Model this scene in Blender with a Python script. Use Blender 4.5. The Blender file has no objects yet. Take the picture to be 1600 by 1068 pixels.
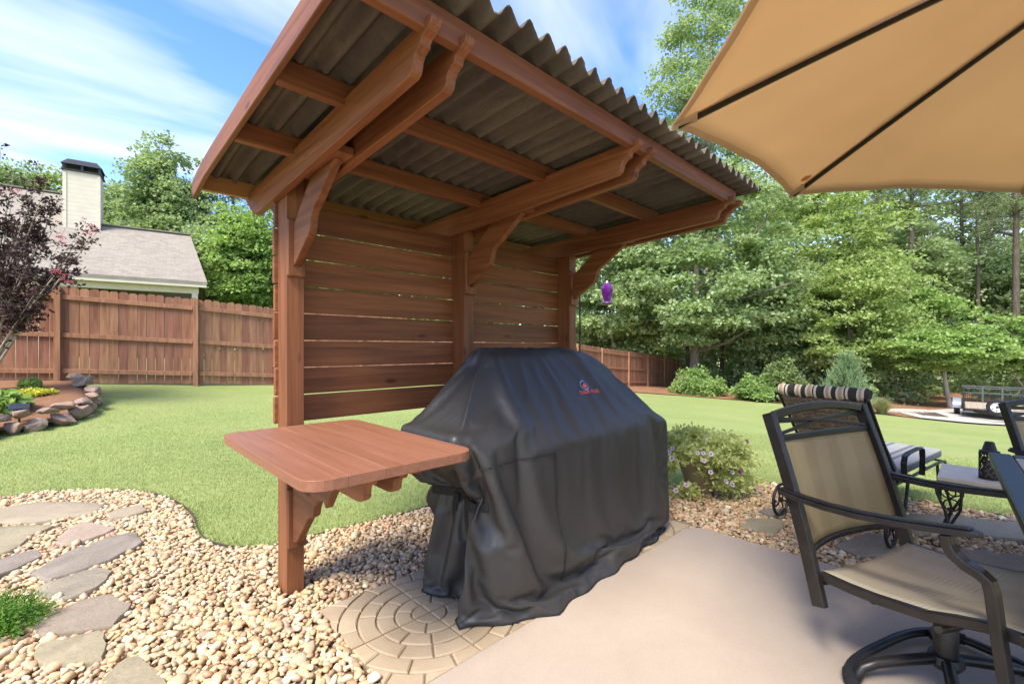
import bpy, bmesh, math, random
import numpy as np
from mathutils import Vector, Matrix

R = math.radians
rnd = random.Random(7)
sc = bpy.context.scene
col = sc.collection

# ------------------------------------------------------------------ frame of the place
# world X runs along the shelter wall, world Y from the patio towards the lawn, Z up.
F = 711.0; YAW = R(46.1); EYE = 1.31; HOR = 543.0
SA, CA = math.sin(YAW), math.cos(YAW)
def W(X, Y, z=0.0):                       # camera-aligned ground metres -> world
    return Vector((X * SA + Y * CA, -X * CA + Y * SA, z))
def at(px, Y, z=0.0):
    return W((px - 800.0) / F * Y, Y, z)
def gp(px, py, z=0.0):                    # point of the level z seen there
    Y = (EYE - z) * F / (py - HOR)
    return at(px, Y, z)
def topz(py, Y):
    return EYE - (py - HOR) * Y / F

# ------------------------------------------------------------------ terrain
_cp = []
for (X, Y, z) in [(-8.6, 8.65, .62), (-6.84, 9.8, .5), (-5.7, 10.9, .42), (-3, 12.7, .28), (5.05, 23, -.63), (11.2, 30, -1.4), (10.55, 25, -1.0),
                  (12.9, 15.3, -1.0), (10.4, 18.5, -.95), (8.6, 20.4, -.9), (6.3, 22.5, -.75), (15.8, 15.4, -1.12), (15.4, 13.6, -1.1),
                  (20, 16, -1.2), (20, 10, -.9), (-16, 22, .8), (-8, 24, .45), (-12, 5, .7), (-7.5, 5.8, .2), (-9, 3, .3), (30, 30, -1.8), (30, 5, -1.0), (0, 40, -.4),
                  (-25, 30, 1.0), (-25, 5, 1.0), (35, 45, -2.4), (2, 14, -.12), (5, 12, -.45), (8, 10, -.6), (-3, 8, .1), (0, 8, -.02),
                  (-20, -10, .3), (20, -10, -.3), (4, -10, 0), (-4, -10, 0), (15, 60, -1.8), (-20, 60, .8)]:
    p = W(X, Y); _cp.append((p.x, p.y, z))
for (u, v) in [(-1, 6.1), (.3, 5.6), (.7, 4.6), (.65, 3.7), (1, 3.25), (2, 3.2), (3.2, 3.0), (4, 2.2), (4.8, 1.5), (5.2, .5), (5.3, -.4), (-3, 6.4), (-4, 4), (-3, 1), (0, 2), (2, 1), (4, 0), (0, -2), (4, -3), (-3, -3)]:
    _cp.append((u, v, -.005))
_cp = np.array(_cp)
def _phi(d2):
    return np.where(d2 > 1e-9, .5 * d2 * np.log(np.maximum(d2, 1e-9)), 0)
def _fit():
    n = len(_cp); P = _cp[:, :2]
    K = _phi(((P[:, None] - P[None]) ** 2).sum(-1)) + np.eye(n) * .3
    Q = np.hstack([np.ones((n, 1)), P])
    A = np.block([[K, Q], [Q.T, np.zeros((3, 3))]])
    return np.linalg.solve(A, np.concatenate([_cp[:, 2], np.zeros(3)]))
_tw = _fit()
def TZ(U):
    U = np.atleast_2d(np.asarray(U, float))
    out = np.empty(len(U))
    for s in range(0, len(U), 20000):
        B = U[s:s + 20000]
        out[s:s + 20000] = _phi(((B[:, None] - _cp[None, :, :2]) ** 2).sum(-1)) @ _tw[:-3] + _tw[-3] + B @ _tw[-2:]
    return out
def tz(u, v):
    return float(TZ([(u, v)])[0])
def ground(X, Y):
    p = W(X, Y); p.z = tz(p.x, p.y); return p
def gat(px, Y):
    return ground((px - 800.0) / F * Y, Y)

# ------------------------------------------------------------------ object helpers
def tag(o, label=None, cat=None, group=None, kind=None):
    if label: o['label'] = label
    if cat: o['category'] = cat
    if group: o['group'] = group
    if kind: o['kind'] = kind
    return o
def thing(name, label, cat, loc=(0, 0, 0), rz=0, group=None):
    o = bpy.data.objects.new(name, None); col.objects.link(o)
    o.location = loc; o.rotation_euler = (0, 0, rz); o.empty_display_size = .1
    return tag(o, label, cat, group)
def link(name, me, mat=None, parent=None, off=None):
    o = bpy.data.objects.new(name, me); col.objects.link(o)
    if mat: me.materials.append(mat)
    if parent: o.parent = parent
    return o
def copy_tree(o, parent=None):
    c = o.copy(); col.objects.link(c)
    if parent: c.parent = parent
    for ch in list(o.children): copy_tree(ch, c)
    return c
def npmesh(name, V, Fa, smooth=False, colors=None):
    V = np.ascontiguousarray(V, np.float32); Fa = np.ascontiguousarray(Fa, np.int32)
    me = bpy.data.meshes.new(name); k = Fa.shape[1]
    me.vertices.add(len(V)); me.vertices.foreach_set('co', V.ravel())
    me.loops.add(Fa.size); me.loops.foreach_set('vertex_index', Fa.ravel())
    me.polygons.add(len(Fa)); me.polygons.foreach_set('loop_start', np.arange(len(Fa), dtype=np.int32) * k)
    me.polygons.foreach_set('loop_total', np.full(len(Fa), k, np.int32))
    me.polygons.foreach_set('use_smooth', np.full(len(Fa), smooth, bool))
    if colors is not None:
        a = me.color_attributes.new('tint', 'FLOAT_COLOR', 'POINT')
        a.data.foreach_set('color', np.ascontiguousarray(colors, np.float32).ravel())
    me.update(calc_edges=True)
    return me

class MB:
    """collects simple solids into one mesh"""
    def __init__(s, org=(0, 0, 0)): s.v = []; s.f = []; s.o = Vector(org)
    def add(s, vs, fs):
        b = len(s.v); s.v += [tuple(Vector(p) - s.o) for p in vs]; s.f += [tuple(b + i for i in f) for f in fs]
    def box(s, lo, hi):
        x0, y0, z0 = lo; x1, y1, z1 = hi
        s.add([(x0, y0, z0), (x1, y0, z0), (x1, y1, z0), (x0, y1, z0), (x0, y0, z1), (x1, y0, z1), (x1, y1, z1), (x0, y1, z1)],
              [(0, 3, 2, 1), (4, 5, 6, 7), (0, 1, 5, 4), (1, 2, 6, 5), (2, 3, 7, 6), (3, 0, 4, 7)])
    def prism(s, poly, axis, a, b):
        n = len(poly)
        def P(q, t):
            return (t, q[0], q[1]) if axis == 'x' else ((q[0], t, q[1]) if axis == 'y' else (q[0], q[1], t))
        s.add([P(q, a) for q in poly] + [P(q, b) for q in poly],
              [tuple(range(n)), tuple(range(2 * n - 1, n - 1, -1))] + [(i, i + n, (i + 1) % n + n, (i + 1) % n) for i in range(n)])
    def bar(s, p, q, w, h, up=(0, 0, 1)):
        p = Vector(p); q = Vector(q); d = (q - p).normalized(); up = Vector(up)
        if abs(d.dot(up)) > .97: up = Vector((1, 0, 0))
        r = d.cross(up).normalized(); t = r.cross(d)
        c = [(-1, -1), (1, -1), (1, 1), (-1, 1)]
        s.add([e + r * (w / 2 * a) + t * (h / 2 * b) for e in (p, q) for a, b in c],
              [(0, 1, 2, 3), (7, 6, 5, 4)] + [(i, i + 4, (i + 1) % 4 + 4, (i + 1) % 4) for i in range(4)])
    def sweep(s, pts, w, h, up=(0, 0, 1), closed=False):
        """rectangular section along a polyline, mitred"""
        pts = [Vector(p) for p in pts]; n = len(pts); ring = []
        for i, p in enumerate(pts):
            a = pts[(i - 1) % n] if (closed or i > 0) else p
            b = pts[(i + 1) % n] if (closed or i < n - 1) else p
            d = (b - a).normalized(); u = Vector(up)
            r = d.cross(u)
            r = r.normalized() if r.length > 1e-4 else Vector((1, 0, 0))
            t = r.cross(d)
            ring.append([p + r * (w / 2 * x) + t * (h / 2 * y) for x, y in ((-1, -1), (1, -1), (1, 1), (-1, 1))])
        vs = [q for g in ring for q in g]; fs = []
        for i in range(n if closed else n - 1):
            j = (i + 1) % n
            for k in range(4): fs.append((i * 4 + k, j * 4 + k, j * 4 + (k + 1) % 4, i * 4 + (k + 1) % 4))
        if not closed: fs += [(0, 1, 2, 3), tuple(range(4 * n - 1, 4 * n - 5, -1))]
        s.add(vs, fs)
    def tube(s, pts, rad, seg=8, closed=False):
        pts = [Vector(p) for p in pts]; n = len(pts)
        rads = rad if isinstance(rad, (list, tuple)) else [rad] * n
        ref = None; vs = []; fs = []
        for i, p in enumerate(pts):
            a = pts[(i - 1) % n] if (closed or i > 0) else p
            b = pts[(i + 1) % n] if (closed or i < n - 1) else p
            d = (b - a).normalized()
            if ref is None or abs(ref.dot(d)) > .99:
                ref = Vector((0, 0, 1)) if abs(d.z) < .9 else Vector((1, 0, 0))
            r = (ref - d * ref.dot(d)).normalized(); ref = r; t = d.cross(r)
            for k in range(seg):
                an = 2 * math.pi * k / seg
                vs.append(p + (r * math.cos(an) + t * math.sin(an)) * rads[i])
        for i in range(n if closed else n - 1):
            j = (i + 1) % n
            for k in range(seg): fs.append((i * seg + k, i * seg + (k + 1) % seg, j * seg + (k + 1) % seg, j * seg + k))
        if not closed: fs += [tuple(range(seg - 1, -1, -1)), tuple(range((n - 1) * seg, n * seg))]
        s.add(vs, fs)
    def lathe(s, prof, c=(0, 0, 0), seg=24):
        c = Vector(c); n = len(prof); vs = []; fs = []
        for r, z in prof:
            for k in range(seg):
                a = 2 * math.pi * k / seg; vs.append(c + Vector((r * math.cos(a), r * math.sin(a), z)))
        for i in range(n - 1):
            for k in range(seg): fs.append((i * seg + k, i * seg + (k + 1) % seg, (i + 1) * seg + (k + 1) % seg, (i + 1) * seg + k))
        fs += [tuple(range(seg - 1, -1, -1)), tuple(range((n - 1) * seg, n * seg))]
        s.add(vs, fs)
    def build(s, name, mat, parent=None, bevel=0, smooth=False, segs=1):
        me = bpy.data.meshes.new(name); me.from_pydata([tuple(p) for p in s.v], [], s.f)
        bm = bmesh.new(); bm.from_mesh(me); bmesh.ops.recalc_face_normals(bm, faces=bm.faces); bm.to_mesh(me); bm.free()
        o = link(name, me, mat, parent)
        if smooth:
            me.polygons.foreach_set('use_smooth', [True] * len(me.polygons)); me.update()
            try: me.set_sharp_from_angle(angle=R(40))
            except Exception: pass
        if bevel:
            m = o.modifiers.new('bevel', 'BEVEL'); m.width = bevel; m.segments = segs; m.limit_method = 'ANGLE'; m.angle_limit = R(40)
        return o

# ------------------------------------------------------------------ materials
class NT:
    def __init__(s, name):
        s.m = bpy.data.materials.new(name); s.m.use_nodes = True; s.t = s.m.node_tree; s.t.nodes.clear()
        s.out = s.n('ShaderNodeOutputMaterial')
    def n(s, typ, **kw):
        x = s.t.nodes.new(typ)
        for k, v in kw.items():
            if k in x.inputs.keys(): s.set(x, k, v)
            else: setattr(x, k, v)
        return x
    def set(s, x, k, v):
        i = x.inputs[k]
        if hasattr(v, 'is_output'): s.t.links.new(v, i)
        else: i.default_value = v
    def L(s, a, b): s.t.links.new(a, b)
    def coord(s, kind='Object', scale=(1, 1, 1), rand=0.0):
        tc = s.n('ShaderNodeTexCoord').outputs[kind]
        if rand:
            oi = s.n('ShaderNodeObjectInfo')
            mu = s.n('ShaderNodeVectorMath', operation='SCALE'); cb = s.n('ShaderNodeCombineXYZ')
            for k in range(3):
                mm = s.n('ShaderNodeMath', operation='MULTIPLY'); s.L(oi.outputs['Random'], mm.inputs[0]); mm.inputs[1].default_value = rand * (1, 1.7, 2.3)[k]
                s.L(mm.outputs[0], cb.inputs[k])
            ad = s.n('ShaderNodeVectorMath', operation='ADD'); s.L(tc, ad.inputs[0]); s.L(cb.outputs[0], ad.inputs[1]); tc = ad.outputs[0]
        mp = s.n('ShaderNodeMapping'); s.L(tc, mp.inputs[0]); mp.inputs['Scale'].default_value = scale
        return mp.outputs[0]
    def noise(s, vec, scale=5, detail=4, rough=.55, dist=0):
        x = s.n('ShaderNodeTexNoise'); s.L(vec, x.inputs['Vector'])
        x.inputs['Scale'].default_value = scale; x.inputs['Detail'].default_value = detail; x.inputs['Roughness'].default_value = rough; x.inputs['Distortion'].default_value = dist
        return x.outputs['Fac']
    def ramp(s, fac, stops):
        x = s.n('ShaderNodeValToRGB'); s.L(fac, x.inputs[0]); e = x.color_ramp.elements
        while len(e) < len(stops): e.new(.5)
        for i, (p, c) in enumerate(stops): e[i].position = p; e[i].color = (*c, 1) if len(c) == 3 else c
        return x.outputs[0]
    def mix(s, fac, a, b, mode='MIX'):
        x = s.n('ShaderNodeMix', data_type='RGBA', blend_type=mode)
        for i, v in ((0, fac), (6, a), (7, b)):
            if hasattr(v, 'is_output'): s.L(v, x.inputs[i])
            else: x.inputs[i].default_value = v if i == 0 else (*v, 1)
        return x.outputs[2]
    def math(s, op, a, b=0.0):
        x = s.n('ShaderNodeMath', operation=op)
        for i, v in enumerate((a, b)):
            if hasattr(v, 'is_output'): s.L(v, x.inputs[i])
            else: x.inputs[i].default_value = v
        return x.outputs[0]
    def bump(s, h, strength=.3, dist=.01, prev=None):
        x = s.n('ShaderNodeBump'); s.L(h, x.inputs['Height']); x.inputs['Strength'].default_value = strength; x.inputs['Distance'].default_value = dist
        if prev is not None: s.L(prev, x.inputs['Normal'])
        return x.outputs[0]
    def pbr(s, color, rough=.6, normal=None, metal=0, spec=.5, **kw):
        b = s.n('ShaderNodeBsdfPrincipled')
        for k, v in (('Base Color', color), ('Roughness', rough), ('Metallic', metal), ('Specular IOR Level', spec)):
            if hasattr(v, 'is_output'): s.L(v, b.inputs[k])
            else: b.inputs[k].default_value = (*v, 1) if k == 'Base Color' else v
        if normal is not None: s.L(normal, b.inputs['Normal'])
        for k, v in kw.items():
            k = k.replace('_', ' ')
            if hasattr(v, 'is_output'): s.L(v, b.inputs[k])
            else: b.inputs[k].default_value = v
        return b.outputs[0]
    def done(s, sh): s.L(sh, s.out.inputs['Surface']); return s.m

def wood_mat(name, axis, dark, mid, light, rough=.55, knots=True, sc_=1.0):
    t = NT(name)
    a = {'x': (1.1, 26, 26), 'y': (26, 1.1, 26), 'z': (26, 26, 1.1)}[axis]
    vec = t.coord('Object', tuple(k * sc_ for k in a), rand=3.0)
    n1 = t.noise(vec, 1.0, 6, .6, .8)
    vec2 = t.coord('Object', tuple((k * 4 if k > 2 else k * 1.5) * sc_ for k in a), rand=3.0)
    n2 = t.noise(vec2, 1.2, 4, .6, .3)
    g = t.math('ADD', t.math('MULTIPLY', n1, .7), t.math('MULTIPLY', n2, .3))
    c = t.ramp(g, [(.32, dark), (.47, mid), (.64, light)])
    big = t.noise(t.coord('Object', (1.1, 1.1, 1.1), rand=2.0), 1.6, 3)
    c = t.mix(t.math('MULTIPLY', big, .4), c, tuple(k * .62 for k in mid))
    if knots:
        kv = t.coord('Object', {'x': (2.2, 6, 6), 'y': (6, 2.2, 6), 'z': (6, 6, 2.2)}[axis], rand=5.0)
        vo = t.n('ShaderNodeTexVoronoi'); t.L(kv, vo.inputs['Vector']); vo.inputs['Scale'].default_value = 1.0
        k = t.ramp(vo.outputs['Distance'], [(.05, (1, 1, 1)), (.12, (0, 0, 0))])
        c = t.mix(t.math('MULTIPLY', k, .75), c, tuple(q * .3 for q in dark))
    oi = t.n('ShaderNodeObjectInfo').outputs['Random']
    hs = t.n('ShaderNodeHueSaturation'); t.L(c, hs.inputs['Color']); t.L(t.math('ADD', t.math('MULTIPLY', oi, .35), .82), hs.inputs['Value'])
    nb = t.bump(g, .25, .004)
    return t.done(t.pbr(hs.outputs[0], t.math('ADD', t.math('MULTIPLY', n1, .25), rough - .1), nb, spec=.35))
WD = ((.105, .034, .012), (.190, .066, .024), (.28, .106, .040))
M = {}
for ax in 'xyz': M['wood_' + ax] = wood_mat('stained_wood_' + ax, ax, *WD)
M['wood_raw'] = wood_mat('raw_pine_' + 'x', 'x', (.2, .09, .03), (.36, .17, .055), (.48, .25, .09))
WT = ((.22, .090, .048), (.285, .118, .064), (.34, .148, .085))
M['wood_top'] = wood_mat('shelf_top_wood', 'y', *WT, rough=.42, knots=False)

def flat(name, c, rough=.5, metal=0, spec=.5, var=.0, scale=30, bump=0.0):
    t = NT(name); col_ = c; nrm = None
    if var or bump:
        n = t.noise(t.coord('Object', (1, 1, 1), rand=2.0), scale, 5, .6)
        if var: col_ = t.ramp(n, [(.25, tuple(k * (1 - var) for k in c)), (.75, tuple(min(1, k * (1 + var)) for k in c))])
        if bump: nrm = t.bump(n, bump, .003)
    return t.done(t.pbr(col_, rough, nrm, metal, spec))
M['metal'] = flat('dark_bronze_metal', (.022, .018, .015), .38, .35, .5, .35, 18, .06)
M['iron'] = flat('black_wrought_iron', (.018, .016, .015), .5, .3, .5, .4, 40, .15)
M['screw'] = flat('screw_head_steel', (.08, .07, .06), .4, .8)
M['rubber'] = flat('black_rubber', (.015, .015, .015), .75, 0, .3, .3, 30)
M['strap'] = flat('black_webbing', (.014, .014, .014), .7, 0, .3, .3, 200, .2)

def leaf_mat(name, cols, trans=.5, rough=.55):
    t = NT(name)
    g = t.n('ShaderNodeNewGeometry'); r = g.outputs['Random Per Island']
    c = t.ramp(r, [(i / (len(cols) - 1), k) for i, k in enumerate(cols)])
    big = t.noise(t.coord('Object', (1, 1, 1)), .55, 2)
    hs = t.n('ShaderNodeHueSaturation'); t.L(c, hs.inputs['Color']); t.L(t.math('ADD', t.math('MULTIPLY', big, .8), .65), hs.inputs['Value'])
    c = hs.outputs[0]
    p = t.pbr(c, rough, spec=.3)
    tr = t.n('ShaderNodeBsdfTranslucent')
    c2 = t.mix(1.0, c, (1.12, 1.12, .68), 'MULTIPLY'); t.L(c2, tr.inputs[0])
    mx = t.n('ShaderNodeMixShader'); mx.inputs[0].default_value = trans; t.L(p, mx.inputs[1]); t.L(tr.outputs[0], mx.inputs[2])
    return t.done(mx.outputs[0])
M['leaf_gum'] = leaf_mat('sweetgum_leaf', [(.185, .26, .105), (.25, .335, .145), (.315, .40, .19), (.42, .49, .27)])
M['leaf_light'] = leaf_mat('light_leaf', [(.18, .255, .07), (.25, .335, .10), (.32, .40, .135), (.41, .47, .19)])
M['leaf_dark'] = leaf_mat('dark_leaf', [(.12, .17, .06), (.17, .23, .08), (.22, .285, .105), (.28, .34, .14)])
M['leaf_dog'] = leaf_mat('dogwood_leaf', [(.165, .255, .062), (.225, .335, .092), (.285, .405, .125), (.37, .48, .18)])
M['leaf_pine'] = leaf_mat('pine_needle', [(.10, .14, .05), (.15, .19, .07), (.21, .235, .10)], .25)
M['leaf_olive'] = leaf_mat('olive_leaf', [(.16, .19, .045), (.22, .25, .06), (.28, .30, .09), (.37, .35, .12)])
M['leaf_purple'] = leaf_mat('myrtle_leaf', [(.035, .018, .018), (.06, .028, .030), (.085, .04, .042), (.055, .05, .028)], .2)
M['leaf_juniper'] = leaf_mat('juniper_leaf', [(.13, .21, .085), (.20, .29, .13), (.28, .37, .19)], .2)
M['leaf_lime'] = leaf_mat('lime_leaf', [(.42, .45, .15), (.54, .57, .22), (.66, .67, .33), (.33, .40, .12)])
M['leaf_bright'] = leaf_mat('bright_evergreen', [(.05, .13, .015), (.09, .21, .025), (.15, .30, .04), (.2, .34, .06)], .3)
M['petal_pink'] = leaf_mat('pink_petal', [(.42, .09, .13), (.50, .15, .20), (.33, .06, .10)], .3)
def bark_mat(name, a, b):
    t = NT(name); n = t.noise(t.coord('Object', (6, 6, 1.2), rand=2), 2.5, 6, .65)
    return t.done(t.pbr(t.ramp(n, [(.3, a), (.7, b)]), .9, t.bump(n, .5, .02), spec=.2))
M['bark'] = bark_mat('grey_bark', (.10, .08, .06), (.27, .23, .18))
M['bark_dark'] = bark_mat('dark_bark', (.05, .04, .03), (.14, .11, .08))
M['bark_pale'] = bark_mat('pale_bark', (.25, .20, .15), (.45, .38, .30))

# ------------------------------------------------------------------ ground
def inpoly(P, poly):
    P = np.asarray(P, float); x, y = P[:, 0], P[:, 1]; c = np.zeros(len(P), bool); n = len(poly)
    for i in range(n):
        x0, y0 = poly[i]; x1, y1 = poly[(i + 1) % n]
        if y0 == y1: continue
        m = ((y0 > y) != (y1 > y)) & (x < (x1 - x0) * (y - y0) / (y1 - y0) + x0); c ^= m
    return c
def polydist(P, poly, closed=True):
    P = np.asarray(P, float); d = np.full(len(P), 1e9); n = len(poly)
    for i in range(n if closed else n - 1):
        a = np.array(poly[i]); b = np.array(poly[(i + 1) % n]); ab = b - a
        t = np.clip(((P - a) @ ab) / (ab @ ab + 1e-12), 0, 1)
        d = np.minimum(d, np.linalg.norm(P - a - t[:, None] * ab, axis=1))
    return d
edge_px = [(0, 778), (60, 768), (130, 764), (200, 765), (250, 771), (282, 785), (303, 803), (309, 828), (325, 846), (370, 855), (430, 852), (480, 838), (560, 818), (640, 800), (690, 782)]
EDGE = [(-4.0, 5.2), (-2.6, 6.0), (-1.4, 6.15)] + [tuple(gp(*p)[:2]) for p in edge_px]
EDGE += [(2.6, 3.2), (3.1, 2.95), (3.55, 2.52)] + [tuple(gp(*p)[:2]) for p in [(1030, 760), (1100, 757), (1185, 753), (1240, 759), (1400, 775), (1490, 794), (1585, 806), (1640, 815)]]
def chaikin(P, n=2):
    for _ in range(n):
        Q = [P[0]]
        for a, b in zip(P, P[1:]):
            Q += [(a[0] * .75 + b[0] * .25, a[1] * .75 + b[1] * .25), (a[0] * .25 + b[0] * .75, a[1] * .25 + b[1] * .75)]
        P = Q + [P[-1]]
    return P
EDGE = chaikin(EDGE)
BED = EDGE + [(5.6, -1.2), (5.6, -4), (-4.5, -4), (-4.5, 4)]

def axis(lo, hi, fine, fl, fh, coarse):
    a = list(np.arange(lo, fl, coarse)) + list(np.arange(fl, fh, fine)) + list(np.arange(fh, hi, coarse))
    a = [lo - 260, lo - 120, lo - 60, lo - 20] + a + [hi + 20, hi + 60, hi + 120, hi + 260]
    return np.array(a)
def grid_mesh(name, U, Vv, zf):
    uu, vv = np.meshgrid(U, Vv); P = np.stack([uu.ravel(), vv.ravel()], 1)
    z = zf(P); nu, nv = len(U), len(Vv)
    i = np.arange(nu * nv).reshape(nv, nu)
    Fq = np.stack([i[:-1, :-1].ravel(), i[:-1, 1:].ravel(), i[1:, 1:].ravel(), i[1:, :-1].ravel()], 1)
    return npmesh(name, np.column_stack([P, z]), Fq, True)
def lawn_z(P):
    Q = np.stack([np.clip(P[:, 0], -32, 48), np.clip(P[:, 1], -16, 50)], 1)
    z = TZ(Q)
    ins = inpoly(P, BED); d = polydist(P, BED)
    return np.where(ins, np.minimum(z, 0) - np.clip((d - .02) * 3, 0, .1), z)

t = NT('mown_grass')
v = t.coord('Object', (1, 1, 1))
n1 = t.noise(v, .55, 4, .6); n2 = t.noise(v, 55, 3, .7); n3 = t.noise(t.coord('Object', (1.0, 5.0, 1)), 1.1, 3, .5, .4)
n4 = t.noise(v, 6, 4, .65)
c = t.ramp(n1, [(.3, (.215, .265, .08)), (.5, (.26, .295, .10)), (.72, (.315, .325, .132))])
c = t.mix(t.math('MULTIPLY', n2, .6), c, (.12, .17, .04))
c = t.mix(t.math('MULTIPLY', t.ramp(n4, [(.5, (0, 0, 0)), (.75, (1, 1, 1))]), .35), c, (.33, .31, .12))
c = t.mix(t.math('MULTIPLY', t.ramp(n3, [(.42, (0, 0, 0)), (.62, (1, 1, 1))]), .35), c, (.24, .29, .085))
M['lawn'] = t.done(t.pbr(c, .8, t.bump(n2, .7, .02), spec=.15))
U = axis(-30, 46, .09, -2.6, 6.0, .5); V_ = axis(-14, 48, .09, -.8, 6.6, .5)
tag(link('lawn', grid_mesh('lawn', U, V_, lawn_z), M['lawn']), kind='structure')

# gravel bed: base sheet + pebbles
t = NT('gravel_base')
v = t.coord('Object', (1, 1, 1)); vo = t.n('ShaderNodeTexVoronoi'); t.L(v, vo.inputs['Vector']); vo.inputs['Scale'].default_value = 34
c = t.mix(.75, t.ramp(t.noise(v, 30, 3), [(.3, (.20, .14, .08)), (.7, (.42, .31, .19))]), t.ramp(vo.outputs['Distance'], [(.0, (.75, .7, .62)), (.6, (.25, .2, .15))]), 'SOFT_LIGHT')
M['gravel_base'] = t.done(t.pbr(c, .85, t.bump(vo.outputs['Distance'], .8, .02)))
gb = MB(); ring = [(p[0], p[1]) for p in BED]
me = bpy.data.meshes.new('gravel_bed_base'); bm = bmesh.new()
fv = [bm.verts.new((x, y, -.012)) for x, y in ring]; bm.faces.new(fv); bmesh.ops.triangulate(bm, faces=bm.faces); bmesh.ops.recalc_face_normals(bm, faces=bm.faces)
bm.to_mesh(me); bm.free()
if me.polygons[0].normal.z < 0: me.flip_normals()
tag(link('gravel_bed', me, M['gravel_base']), kind='structure')

PATIO = [(-4, 1.49), (3.14, 1.49), (3.21, 1.46), (3.25, 1.39), (3.25, -5), (-4, -5)]
PAD = [(.86, 1.49), (.855, 2.285), (3.29, 2.285), (3.29, 1.49)]

# stepping stones (outlines measured on the ground)
def zz(pts, s, ox, oy): return [(ox + x / s, oy + y / s) for x, y in pts]
S5 = lambda p: zz(p, 3.257, 0, 740)
S6 = lambda p: zz(p, 2.5, 0, 740)
S7 = lambda p: zz(p, 5.333, 980, 760)
S8 = lambda p: zz(p, 3.478, 1140, 780)
STEPS = [
    (S5([(-330, 190), (0, 168), (200, 140), (420, 140), (540, 155), (470, 200), (200, 243), (0, 250), (-330, 262)]), 'long tan flagstone at the far end of the path, nearest the lawn', 0),
    (S5([(540, 200), (600, 175), (720, 155), (755, 185), (690, 205), (560, 228)]), 'smallest flagstone, set in pebbles beside the curved lawn edge', 0),
    (S5([(-200, 280), (0, 265), (300, 255), (170, 310), (100, 370), (0, 405), (-200, 430)]), 'tan flagstone with wavy edge directly in front of the long far flagstone', 1),
    (S5([(270, 350), (330, 285), (440, 238), (600, 275), (500, 320), (350, 362)]), 'pinkish three-sided flagstone between the small stone and the long slate slab', 2),
    (S5([(-150, 460), (0, 430), (190, 378), (235, 410), (150, 450), (0, 512), (-150, 560)]), 'dark grey flagstone left of the long slate slab', 3),
    (S5([(140, 512), (360, 385), (600, 305), (690, 290), (740, 345), (560, 440), (250, 540)]), 'longest slate grey flagstone lying slantwise across the path', 3),
    (S5([(170, 580), (350, 515), (500, 470), (590, 490), (500, 580), (330, 640), (210, 625)]), 'two-tone grey and tan flagstone just in front of the long slanted slab', 4),
    (S5([(150, 770), (400, 640), (540, 605), (690, 655), (590, 770), (330, 810), (220, 830)]), 'broad brown flagstone beside the bright green juniper', 5),
    (S5([(160, 900), (190, 865), (330, 835), (520, 785), (560, 860), (530, 940), (300, 970), (180, 960)]), 'olive tan flagstone just in front of the broad brown one', 1),
    (S6([(370, 900), (400, 790), (450, 740), (540, 700), (600, 745), (655, 800), (665, 880), (560, 940)]), 'layered olive flagstone nearest the camera', 1),
    (S7([(915, 310), (1020, 255), (1150, 262), (1285, 272), (1318, 320), (1230, 400), (1100, 378)]), 'tan flagstone in the pebbles left of the lounge wheel', 1),
    (S7([(1085, 195), (1180, 175), (1290, 180), (1330, 240), (1290, 258), (1140, 225)]), 'small grey flagstone behind the tan one near the lounge wheel', 3),
    (S8([(560, 245), (740, 180), (850, 190), (920, 240), (900, 300), (690, 305)]), 'olive flagstone seen under the back of the swivel chair', 4),
    (S8([(880, 130), (960, 70), (1200, 85), (1600, 130), (1760, 170), (1700, 235), (1330, 190), (1000, 185)]), 'largest flat flagstone under the round-legged side table', 0),
    (S8([(1210, 260), (1400, 270), (1600, 345), (1720, 400), (1600, 410), (1330, 375), (1230, 330)]), 'brown flagstone between swivel chair seat and side table', 5),
    (S8([(1450, 290), (1620, 300), (1720, 330), (1620, 350), (1500, 325)]), 'narrow grey flagstone near the right leg of the side table', 3)]
stone_cols = [((.26, .205, .13), (.35, .28, .185)), ((.225, .185, .11), (.34, .28, .17)), ((.28, .205, .14), (.36, .27, .19)), ((.18, .145, .11), (.27, .22, .165)), ((.17, .145, .11), (.32, .26, .17)), ((.215, .165, .115), (.30, .235, .165))]
def stone_mat(i, a, b):
    t = NT('flagstone_%s' % ('tan', 'olive', 'pink', 'slate', 'mixed', 'brown')[i])
    v = t.coord('Object', (1, 1, 1), rand=4.0); n = t.noise(v, 4, 6, .6, 1.2); n2 = t.noise(v, 60, 4, .7)
    c = t.mix(.35, t.ramp(n, [(.3, a), (.7, b)]), t.ramp(n2, [(.3, tuple(k * .6 for k in a)), (.7, b)]))
    return t.done(t.pbr(c, .75, t.bump(n2, .35, .006, t.bump(n, .4, .03)), spec=.3))
SM = [stone_mat(i, *c) for i, c in enumerate(stone_cols)]
STEP_POLY = []
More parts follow.
